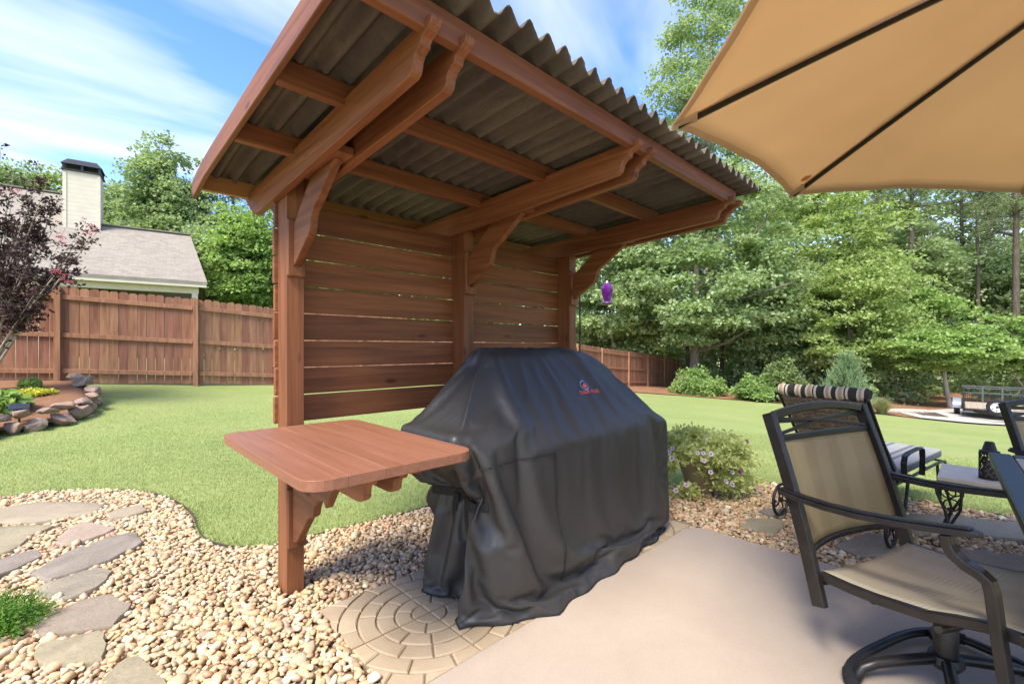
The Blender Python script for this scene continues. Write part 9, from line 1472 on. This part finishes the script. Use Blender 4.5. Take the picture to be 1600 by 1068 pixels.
# ------------------------------------------------------------------ utility trailer
GZ = -1.10; TRO = W(16.75, 15.8, GZ)
tr_ = thing('utility_trailer', 'black open utility trailer with white spare wheel parked on the gravel drive', 'trailer', TRO, -YAW + R(90) - R(90))
fd_ = (W(.71, -.70) - W(0, 0)); tr_.rotation_euler.z = math.atan2(fd_.y, fd_.x)
TW = .76
m = MB()
for x in (-TW, TW): m.bar((x, -1.1, .30), (x, 1.35, .30), .06, .10)
for y in (-1.1, 0, 1.35): m.bar((-TW + .031, y, .30), (TW - .031, y, .30), .06, .08)
m.bar((-.5, -1.131, .29), (0, -2.1, .29), .06, .08); m.bar((.5, -1.131, .29), (0, -2.1, .29), .06, .08)
m.build('chassis', M['iron'], tr_)
t = NT('deck_board'); v = t.coord('Object', (1, 1, 1)); s = t.n('ShaderNodeSeparateXYZ'); t.L(v, s.inputs[0]); f = t.math('FRACT', t.math('MULTIPLY', s.outputs[0], 7)); n = t.noise(t.coord('Object', (6, .8, 1)), 3, 4)
M['deck'] = t.done(t.pbr(t.mix(t.ramp(f, [(.0, (1, 1, 1)), (.06, (0, 0, 0))]), t.ramp(n, [(.3, (.26, .20, .14)), (.7, (.38, .31, .22))]), (.05, .04, .03)), .9))
m = MB(); m.box((-TW + .035, -1.06, .352), (TW - .035, 1.31, .38)); m.build('deck', M['deck'], tr_)
def mesh_panel(nm, p0, p1, z0, z1):
    m = MB(); p0 = Vector(p0); p1 = Vector(p1); d = (p1 - p0); n = int(d.length / .055)
    for k in range(n + 1): q = p0 + d * k / n; m.bar(q + Vector((0, 0, z0)), q + Vector((0, 0, z1)), .022, .012)
    nz = int((z1 - z0) / .055)
    for k in range(nz + 1): z = z0 + (z1 - z0) * k / nz; m.bar(p0 + Vector((0, 0, z)), p1 + Vector((0, 0, z)), .012, .022)
    return m.build(nm, M['iron'], tr_)
mesh_panel('mesh_gate', (-TW, 1.40, 0), (TW, 1.40, 0), .38, .70)
m = MB()
for x in (-TW, -.25, .25, TW): m.bar((x, 1.37, .36), (x, 1.37, .98), .05, .05)
for z in (.72, .90, .97): m.bar((-TW - .05, 1.37, z), (TW + .05, 1.37, z), .04, .04)
m.build('rear_rail', flat('grey_rail', (.10, .10, .10), .45, .4), tr_)
for x in (-TW, TW):
    m = MB(); m.bar((x, -1.1, .62), (x, 1.34, .62), .045, .045)
    for y in (-1.1, -.3, .5): m.bar((x, y, .355), (x, y, .60), .04, .04)
    m.bar((x, .75, .62), (x, 1.34, .93), .04, .04); m.build('side_rail', M['iron'], tr_)
def tyre(nm, c, ax, r, w_, rimmat):
    m = MB(); prof = [(r * .62, -w_ / 2), (r * .9, -w_ / 2), (r, -w_ * .32), (r, w_ * .32), (r * .9, w_ / 2), (r * .62, w_ / 2)]
    seg = 28; vs = []; fs = []
    def P(a, b, k): an = 2 * math.pi * k / seg; return (c[0] + b, c[1] + a * math.cos(an), c[2] + a * math.sin(an)) if ax == 'x' else (c[0] + a * math.cos(an), c[1] + b, c[2] + a * math.sin(an))
    for a, b in prof:
        for k in range(seg): vs.append(P(a, b, k))
    n = len(prof)
    for i in range(n):
        for k in range(seg): fs.append((i * seg + k, i * seg + (k + 1) % seg, ((i + 1) % n) * seg + (k + 1) % seg, ((i + 1) % n) * seg + k))
    m.add(vs, fs); ty = m.build(nm, M['rubber'], tr_, smooth=True)
    m = MB(); vs = []; fs = []; pr = [(r * .12, -w_ * .42), (r * .40, -w_ * .28), (r * .58, -w_ * .40), (r * .63, -w_ * .46)]
    for a, b in pr:
        for k in range(seg): vs.append(P(a, b, k))
    for i in range(3):
        for k in range(seg):
            if i == 1 and k % 4 == 0: continue
            fs.append((i * seg + k, i * seg + (k + 1) % seg, (i + 1) * seg + (k + 1) % seg, (i + 1) * seg + k))
    m.add(vs, fs); rm = m.build('rim', rimmat, ty, smooth=True); s_ = rm.modifiers.new('th', 'SOLIDIFY'); s_.thickness = .012
    m = MB(); vs = [P(a, b, k) for a, b in ((r * .13, -w_ * .46), (r * .13, -w_ * .30)) for k in range(seg)]; m.add(vs, [tuple(range(seg))] + [(k, k + seg, (k + 1) % seg + seg, (k + 1) % seg) for k in range(seg)]); m.build('hub_cap', M['iron'], rm)
white = flat('white_rim', (.55, .55, .53), .4)
for x in (-TW - .17, TW + .17):
    tyre('wheel', (x, .2, .26), 'x', .26, .16, white)
    m = MB(); pts = [(x, .2 + .36 * math.cos(R(a)), .26 + .34 * math.sin(R(a))) for a in range(0, 181, 18)]; m.sweep(pts, .22, .02, (1, 0, 0) if False else (0, 0.01, 1)); m.build('fender', flat('grey_fender', (.20, .21, .23), .4, .3), tr_)
tyre('spare_wheel', (.02, -1.20, .46), 'y', .26, .16, white)
m = MB(); m.tube([(.22, -1.75, .05), (.22, -1.75, .60)], .035); m.box((.14, -1.83, 0), (.30, -1.67, .045)); m.tube([(.22, -1.75, .58), (.30, -1.75, .60), (.36, -1.75, .60)], .012); m.build('tongue_jack', flat('grey_jack', (.42, .40, .38), .5, .3), tr_)
p, Y = gter(1452, 650); o = thing('steel_grate', 'flat rusty steel grate lying at the near edge of the gravel drive', 'grate', p + Vector((0, 0, .06)), .35)
m = MB(); m.bar((-.55, -.3, 0), (.55, -.3, 0), .05, .04); m.bar((-.55, .3, 0), (.55, .3, 0), .05, .04)
for k in range(9): m.bar((-.52 + .13 * k, -.28, 0), (-.52 + .13 * k, .28, 0), .03, .03)
m.build('bars', flat('rusty_steel', (.10, .07, .055), .8, .3, var=.5, scale=8), o)
p, Y = gter(1404, 646); lgx = thing('edging_log', 'weathered log lying at the back edge of the lawn beside the ornamental grass', 'log', p + Vector((0, 0, .08)))
m = MB(); dr = (W(1, -.15) - W(0, 0)); m.tube([tuple(dr * s) for s in (-.8, -.3, .3, .9)], [.09, .10, .10, .08], 10); m.build('log', M['bark_pale'], lgx, smooth=True)

# ------------------------------------------------------------------ trees
BACK = 'trees along the back of the lawn'; LEFT = 'trees behind the house'
def tree_at(px, Y, top_py, **k):
    p = gat(px, Y); h = topz(top_py, Y) - p.z; return p, h
def T(name, label, px, Y, top, half_px, low_py, leafm, barkm, seed, **k):
    p, h = tree_at(px, Y, top); rx = half_px * Y / F; lo = max(.3, topz(low_py, Y) - p.z)
    return make_tree(name, label, p, h, rx, lo, M[leafm], M[barkm], seed, **k)
# right of the shelter
T('sweetgum_tree', 'broad sweetgum with straight pale grey trunk rising from a flowering shrub', 1085, 25, 225, 165, 610, 'leaf_gum', 'bark', 1, n=360, per=120, leaf=.20, trunk_r=.27, shape='wide', crad=1.0)
T('sweetgum_tree', 'rounded sweetgum beside the feeder, standing left of the one with the pale trunk', 955, 28, 300, 105, 600, 'leaf_gum', 'bark', 2, n=220, per=110, leaf=.20, crad=.95)
T('tulip_tree', 'tallest tree, rising into the sky between shelter roof and umbrella', 1108, 36, -60, 95, 380, 'leaf_gum', 'bark', 3, n=230, per=130, leaf=.22, crad=1.15, fl=.75)
T('maple_tree', 'light green maple below the left corner of the umbrella', 1275, 28, 270, 130, 570, 'leaf_light', 'bark', 4, n=280, per=120, leaf=.2, crad=1.0)
T('maple_tree', 'light drooping maple above and just left of the pointed juniper', 1325, 23.5, 400, 100, 600, 'leaf_light', 'bark_dark', 5, n=180, per=110, leaf=.15, crad=.7)
T('oak_tree', 'low bushy oak behind the wicker lounge', 1215, 26.5, 420, 95, 625, 'leaf_gum', 'bark_dark', 6, n=200, per=110, leaf=.17, crad=.8)
T('oak_tree', 'mid green oak standing right of the light green maple, under the umbrella edge', 1400, 32, 320, 85, 580, 'leaf_gum', 'bark_dark', 7, n=200, per=110, leaf=.22, crad=1.05)
T('oak_tree', 'dark green oak between the two bare pine trunks', 1500, 33, 380, 95, 590, 'leaf_dark', 'bark_dark', 8, n=200, per=110, leaf=.2, crad=1.0)
T('dogwood_tree', 'small layered dogwood with a forked pale trunk beside the trailer', 1482, 19.3, 508, 85, 588, 'leaf_dog', 'bark_pale', 9, n=150, per=90, leaf=.13, shape='wide', trunk_r=.09, crad=.48, fl=.3, limbs=12, up=.75)
T('dogwood_tree', 'bright lime green dogwood at the right edge behind the trailer', 1605, 19.5, 492, 75, 590, 'leaf_dog', 'bark_pale', 10, n=140, per=90, leaf=.13, shape='wide', trunk_r=.09, crad=.48, fl=.3, limbs=10, up=.75)
T('oak_tree', 'young oak reaching over the dark gap behind the dogwood', 1440, 25, 440, 60, 600, 'leaf_dog', 'bark_dark', 12, n=130, per=100, leaf=.16, crad=.7)
T('oak_tree', 'leafy oak filling the right edge above the trailer', 1590, 30, 370, 75, 580, 'leaf_gum', 'bark_dark', 13, n=170, per=100, leaf=.2, crad=.95)
make_pine('tall pine with a bare straight trunk under the umbrella edge, left of the other pines', gat(1422, 29), 19, 51, BACK, bare=.5)
make_pine('tall pine with a pale bare trunk at the right edge above the trailer', gat(1584, 27), 19, 52, BACK, bare=.5)
make_pine('pine with a thin dark trunk between the two taller pines', gat(1545, 33), 18, 53, BACK, bare=.45)
make_pine('dark pine closely left of the right-hand pines', gat(1505, 36), 20, 54, BACK, bare=.4)
make_pine('pine showing dark needles right of the light green maple', gat(1372, 38), 17, 55, BACK, bare=.3)
# left, behind the house
T('sweetgum_tree', 'tall pointed sweetgum just right of the chimney of the house', 248, 31, 205, 60, 430, 'leaf_gum', 'bark', 14, n=200, per=110, leaf=.2, crad=.85, shape='multi', group=LEFT, fl=.85)
T('oak_tree', 'round oak behind the ridge of the house roof, right of the chimney', 195, 34, 290, 55, 440, 'leaf_gum', 'bark', 15, n=170, per=100, leaf=.2, crad=.95, group=LEFT)
T('oak_tree', 'light oak between the purple myrtle and the chimney', 88, 36, 262, 55, 420, 'leaf_light', 'bark', 16, n=150, per=100, leaf=.2, crad=1.0, group=LEFT)
T('oak_tree', 'oak rising at the left edge above the house roof', 8, 34, 250, 60, 420, 'leaf_gum', 'bark', 17, n=170, per=100, leaf=.2, crad=1.0, group=LEFT)
T('oak_tree', 'tree with airy tips standing between the pointed sweetgum and the shelter eave', 318, 32, 245, 50, 460, 'leaf_gum', 'bark', 18, shape='multi', n=170, per=100, leaf=.2, crad=.85, group=LEFT)
T('maple_tree', 'bushy light maple next to the left post of the shelter, above the fence', 395, 24, 330, 62, 500, 'leaf_dog', 'bark', 19, n=230, per=110, leaf=.17, crad=.75, group=LEFT)
T('maple_tree', 'dense green maple behind the right end of the house', 325, 27, 345, 50, 500, 'leaf_gum', 'bark', 20, n=190, per=110, leaf=.17, crad=.75, group=LEFT)
make_pine('open pine seen against the sky under the low corner of the shelter roof', gat(362, 34), 16, 56, LEFT, bare=.35, rx=2.6)
T('oak_tree', 'wide oak seen only through the gaps of the shelter wall', 560, 28, 300, 110, 520, 'leaf_gum', 'bark', 21, n=230, per=90, leaf=.22, crad=1.0, group=LEFT)
T('oak_tree', 'oak behind the middle post of the shelter', 740, 30, 310, 100, 530, 'leaf_dark', 'bark', 22, n=220, per=90, leaf=.22, crad=1.0, group=LEFT)
T('oak_tree', 'oak behind the right post of the shelter', 850, 32, 300, 80, 540, 'leaf_gum', 'bark', 23, n=200, per=90, leaf=.22, crad=1.0, group=LEFT)
# woodland farther back, one mass
g = np.random.default_rng(99); N = 4200
px = g.uniform(-250, 1900, N); Y = g.uniform(36, 52, N) + np.where(px < 880, 4, 0); hmax = np.interp(px, [-250, 100, 400, 900, 1240, 1400, 1600, 1900], [10, 10, 10, 13, 18.5, 18.5, 17, 17])
X = (px - 800) / F * Y; P2 = np.stack([X * SA + Y * CA, -X * CA + Y * SA], 1); z0 = TZ(np.clip(P2, [-32, -16], [48, 50]))
C = np.column_stack([P2, z0 + hmax * g.uniform(.02, 1, N) ** .8])
N3 = 1700; px = g.uniform(-250, 1900, N3); Y = g.uniform(33, 40, N3) + np.where(px < 880, 5, 0); X = (px - 800) / F * Y; P2 = np.stack([X * SA + Y * CA, -X * CA + Y * SA], 1); z0 = TZ(np.clip(P2, [-32, -16], [48, 50]))
C = np.vstack([C, np.column_stack([P2, z0 + g.uniform(.2, 4.5, N3)])])
N4 = 1500; az = R(1) * np.where(g.uniform(0, 1, N4) < .6, g.uniform(53, 88, N4), g.uniform(-82, -53, N4)); rr4 = g.uniform(37, 50, N4); X = rr4 * np.sin(az); Y = rr4 * np.cos(az)
P2 = np.stack([X * SA + Y * CA, -X * CA + Y * SA], 1); z0 = TZ(np.clip(P2, [-32, -16], [48, 50])); C = np.vstack([C, np.column_stack([P2, z0 + 12 * g.uniform(.01, 1, N4)])])
V, Fq = clumps(C, 1.2 * g.uniform(.6, 1.4, len(C)), 36, .36, g, flatten=.75)
tag(link('woodland', npmesh('woodland', V, Fq), M['leaf_dark']), 'deep green woodland closing the view behind the single trees', 'woodland', kind='stuff')
g = np.random.default_rng(98); N = 420
px = g.uniform(885, 1850, N); Y = np.interp(px, [885, 1100, 1400, 1850], [31, 25.5, 19.5, 19]) + g.uniform(.8, 6, N)
X = (px - 800) / F * Y; P2 = np.stack([X * SA + Y * CA, -X * CA + Y * SA], 1); z0 = TZ(np.clip(P2, [-32, -16], [48, 50]))
C = np.column_stack([P2, z0 + g.uniform(.1, 2.3, N)])
V, Fq = clumps(C, .6 * g.uniform(.6, 1.4, N), 60, .17, g, flatten=.7)
tag(link('undergrowth', npmesh('undergrowth', V, Fq), M['leaf_gum']), 'dark leafy undergrowth below the trees at the lawn edge', 'undergrowth', kind='stuff')
# dark trunks standing in the wood
for k, (px, Y, h) in enumerate([(1255, 27.5, 8), (1275, 30, 9), (1310, 26.5, 7), (1385, 28, 9), (1458, 31, 12), (1075, 29, 9), (1130, 28, 8), (1525, 29, 12)]):
    p = gat(px, Y); tk = thing('bare_trunk', '', 'tree trunk', p, 0, 'dark trunks inside the wood')
    tk['label'] = ['slim dark trunk behind the grey green juniper, first from the left', 'slim dark trunk right behind the grey green juniper', 'bent dark trunk between juniper and ornamental grass', 'dark trunk above the ornamental grass', 'dark trunk left of the forked dogwood', 'dark trunk by the end of the far fence', 'dark trunk right of the pale sweetgum trunk', 'dark trunk above the black trailer'][k]
    m = MB(); m.tube([(.15 * math.sin(k + 2 * s), .1 * math.cos(k * 2 + 3 * s), -.3 + h * s) for s in np.linspace(0, 1, 7)], [.15 - .1 * i / 6 for i in range(7)], 8); m.build('trunk', M['bark_dark'], tk, smooth=True)

# ------------------------------------------------------------------ shrubs at the lawn edge
def shrub_at(name, label, cat, px, base_py, w_px, top_py, **k):
    p, Y = gter(px, base_py); rx = w_px / 2 * Y / F; rz = (base_py - top_py) * Y / F
    return leafy(name, label, cat, p, k.pop('n', 90), rx, rz, k.pop('per', 60), k.pop('leaf', .09), M[k.pop('mat')], k.pop('seed'), crad=rx * .28, **k)
sb = shrub_at('azalea_shrub', 'loose shrub with pale flowers round the foot of the pale grey trunk', 'shrub', 1090, 617, 78, 578, mat='leaf_dog', seed=61, leaf=.10, n=110)
g = np.random.default_rng(5); 
for k in range(6):
    a = g.uniform(0, 6.28); r_ = g.uniform(.5, .9); e = np.array([[r_ * math.cos(a), r_ * math.sin(a), g.uniform(.3, .9)]])
    V, Fq = clumps(e, np.array([.02]), 16, .09, g); link('flower_cluster', npmesh('flower_cluster', V, Fq), leaf_mat('cream_petal', [(.5, .45, .3), (.6, .5, .4)], .3) if k == 0 else bpy.data.materials['cream_petal'], sb)
shrub_at('azalea_shrub', 'rounded bright green shrub left of the wicker lounge', 'shrub', 1178, 626, 58, 584, mat='leaf_dog', seed=62, leaf=.10)
shrub_at('laurel_shrub', 'dark glossy shrub between the two azaleas and the lounge back', 'shrub', 1225, 628, 60, 560, mat='leaf_dark', seed=63, leaf=.12)
# grey green conical juniper
p, Y = gter(1322, 636); jn = thing('juniper_shrub', 'grey green pointed juniper behind the striped lounge cushion', 'shrub', p)
g = np.random.default_rng(64); n = 420; hj = (636 - 546) * Y / F; rj = 40 * Y / F
zz1 = g.uniform(.02, 1, n) ** 1.1; a = g.uniform(0, 6.28, n); rr1 = rj * (1.05 - zz1 * .95) * g.uniform(.45, 1.05, n)
P = np.column_stack([rr1 * np.cos(a), rr1 * np.sin(a), zz1 * hj * .85]); dd = np.column_stack([np.cos(a) * .45, np.sin(a) * .45, np.full(n, 1.0)]) + g.normal(0, .15, (n, 3)); dd /= np.linalg.norm(dd, axis=1, keepdims=True)
Vs, Fs_, b0 = [], [], 0
for s in np.linspace(0, 1, 10):
    for rep in range(3):
        Q = P + dd * .34 * s * g.uniform(.7, 1.2, (n, 1)) + g.normal(0, .025 * (1.15 - s), P.shape); V, Fq = leaf_quads(Q, dd + rdir(g, n) * .55, .09 * (1.1 - .5 * s), g, wid=.16, up=.2); Vs.append(V); Fs_.append(Fq + b0); b0 += len(V)
link('foliage', npmesh('foliage', np.concatenate(Vs), np.concatenate(Fs_)), M['leaf_juniper'], jn)
m = MB(); m.tube([(0, 0, -.1), (0, 0, hj * .8)], [.06, .01], 6); m.build('trunk', M['bark_dark'], jn)
# fountain grass
p, Y = gter(1378, 647); fg = thing('ornamental_grass', 'tan green fountain grass tuft beside the grey green juniper', 'ornamental grass', p)
g = np.random.default_rng(65); n = 900; a = g.uniform(0, 6.28, n); sp_ = g.uniform(.1, 1, n); h_ = .62 * (1.1 - .35 * sp_) * g.uniform(.75, 1.1, n); o_ = .62 * sp_
Vb = []
for i in range(n):
    c_, s_i = math.cos(a[i]), math.sin(a[i]); w_ = .006; b = np.array([c_ * .08 * sp_[i], s_i * .08 * sp_[i], 0])
    pt = [b + np.array([c_ * o_[i] * q ** 1.4, s_i * o_[i] * q ** 1.4, h_[i] * (q * 1.5 - .55 * q * q * (1 + sp_[i] * .3))]) for q in (0, .35, .7, 1)]
    for j, q in enumerate(pt): ww = w_ * (1 - j / 3.4); Vb += [q + np.array([-s_i * ww, c_ * ww, 0]), q - np.array([-s_i * ww, c_ * ww, 0])]
Vb = np.array(Vb); bi = (np.arange(n) * 8)[:, None, None]; Fb = (np.array([[0, 1, 3, 2], [2, 3, 5, 4], [4, 5, 7, 6]])[None] + bi).reshape(-1, 4)
link('blades', npmesh('blades', Vb, Fb), leaf_mat('dry_grass', [(.16, .18, .06), (.28, .27, .12), (.42, .37, .22)], .3), fg)

# ------------------------------------------------------------------ light, sky, camera
SUN_EL, SUN_DIR = R(54), Vector((-.95, -.31))
w = bpy.data.worlds.new('World'); sc.world = w; w.use_nodes = True; nt = w.node_tree; nt.nodes.clear()
def wn(ty): return nt.nodes.new(ty)
sky = wn('ShaderNodeTexSky'); sky.sky_type = 'NISHITA'; sky.sun_disc = False; sky.sun_elevation = SUN_EL
sky.sun_rotation = math.atan2(SUN_DIR.x, SUN_DIR.y); sky.altitude = 200; sky.air_density = 1.0; sky.dust_density = .6; sky.ozone_density = 2.0
tc = wn('ShaderNodeTexCoord'); sp = wn('ShaderNodeSeparateXYZ'); nt.links.new(tc.outputs['Generated'], sp.inputs[0])
def wm(op, a, b):
    x = wn('ShaderNodeMath'); x.operation = op
    for i, v in ((0, a), (1, b)):
        if hasattr(v, 'is_output'): nt.links.new(v, x.inputs[i])
        else: x.inputs[i].default_value = v
    return x.outputs[0]
zc = wm('MAXIMUM', wm('ADD', sp.outputs[2], .12), .05)
cb = wn('ShaderNodeCombineXYZ'); nt.links.new(wm('DIVIDE', sp.outputs[0], zc), cb.inputs[0]); nt.links.new(wm('DIVIDE', sp.outputs[1], zc), cb.inputs[1])
mp = wn('ShaderNodeMapping'); nt.links.new(cb.outputs[0], mp.inputs[0]); mp.inputs['Rotation'].default_value = (0, 0, R(38)); mp.inputs['Scale'].default_value = (.8, 1.9, 1); mp.inputs['Location'].default_value = (1.3, 3.1, 0)
nz = wn('ShaderNodeTexNoise'); nt.links.new(mp.outputs[0], nz.inputs[0]); nz.inputs['Scale'].default_value = .95; nz.inputs['Detail'].default_value = 5; nz.inputs['Roughness'].default_value = .5; nz.inputs['Distortion'].default_value = .7
cr = wn('ShaderNodeValToRGB'); nt.links.new(nz.outputs['Fac'], cr.inputs[0]); cr.color_ramp.elements[0].position = .42; cr.color_ramp.elements[0].color = (0, 0, 0, 1); cr.color_ramp.elements[1].position = .72; cr.color_ramp.elements[1].color = (.9, .9, .9, 1)
mx = wn('ShaderNodeMix'); mx.data_type = 'RGBA'; nt.links.new(cr.outputs[0], mx.inputs[0]); hsx = wn('ShaderNodeHueSaturation'); hsx.inputs['Saturation'].default_value = 1.25; hsx.inputs['Hue'].default_value = .515; nt.links.new(sky.outputs[0], hsx.inputs['Color']); nt.links.new(hsx.outputs[0], mx.inputs[6]); mx.inputs[7].default_value = (2.6, 2.75, 3.1, 1)
bg = wn('ShaderNodeBackground'); nt.links.new(mx.outputs[2], bg.inputs[0]); bg.inputs[1].default_value = .125
ow = wn('ShaderNodeOutputWorld'); nt.links.new(bg.outputs[0], ow.inputs[0])
sd = bpy.data.lights.new('sun', 'SUN'); sd.energy = 2.25; sd.angle = R(22); sd.color = (1, .95, .86)
so = bpy.data.objects.new('sun', sd); col.objects.link(so)
hd = SUN_DIR.normalized(); sv = Vector((hd.x * math.cos(SUN_EL), hd.y * math.cos(SUN_EL), math.sin(SUN_EL))); so.rotation_euler = sv.to_track_quat('Z', 'Y').to_euler()
so.location = (0, 0, 30)
cd_ = bpy.data.cameras.new('camera'); co = bpy.data.objects.new('camera', cd_); col.objects.link(co); sc.camera = co
cd_.sensor_width = 36; cd_.lens = 36 * F / 1600; cd_.clip_start = .05; cd_.clip_end = 600
co.location = (0, 0, EYE); fwd = W(0, 1); co.rotation_euler = Vector((fwd.x, fwd.y, 0)).to_track_quat('-Z', 'Y').to_euler()
cd_.shift_y = (HOR - 534) / 1600
sc.render.resolution_x, sc.render.resolution_y = 1024, 683
sc.render.engine = 'CYCLES'; sc.cycles.max_bounces = 10; sc.cycles.diffuse_bounces = 7; sc.cycles.transmission_bounces = 8; sc.cycles.transparent_max_bounces = 8; sc.cycles.use_denoising = True
try: sc.cycles.denoiser = 'OPENIMAGEDENOISE'
except Exception: pass
vs = sc.view_settings; vs.view_transform = 'Standard'; vs.look = 'None'; vs.gamma = 1; vs.exposure = 1.95
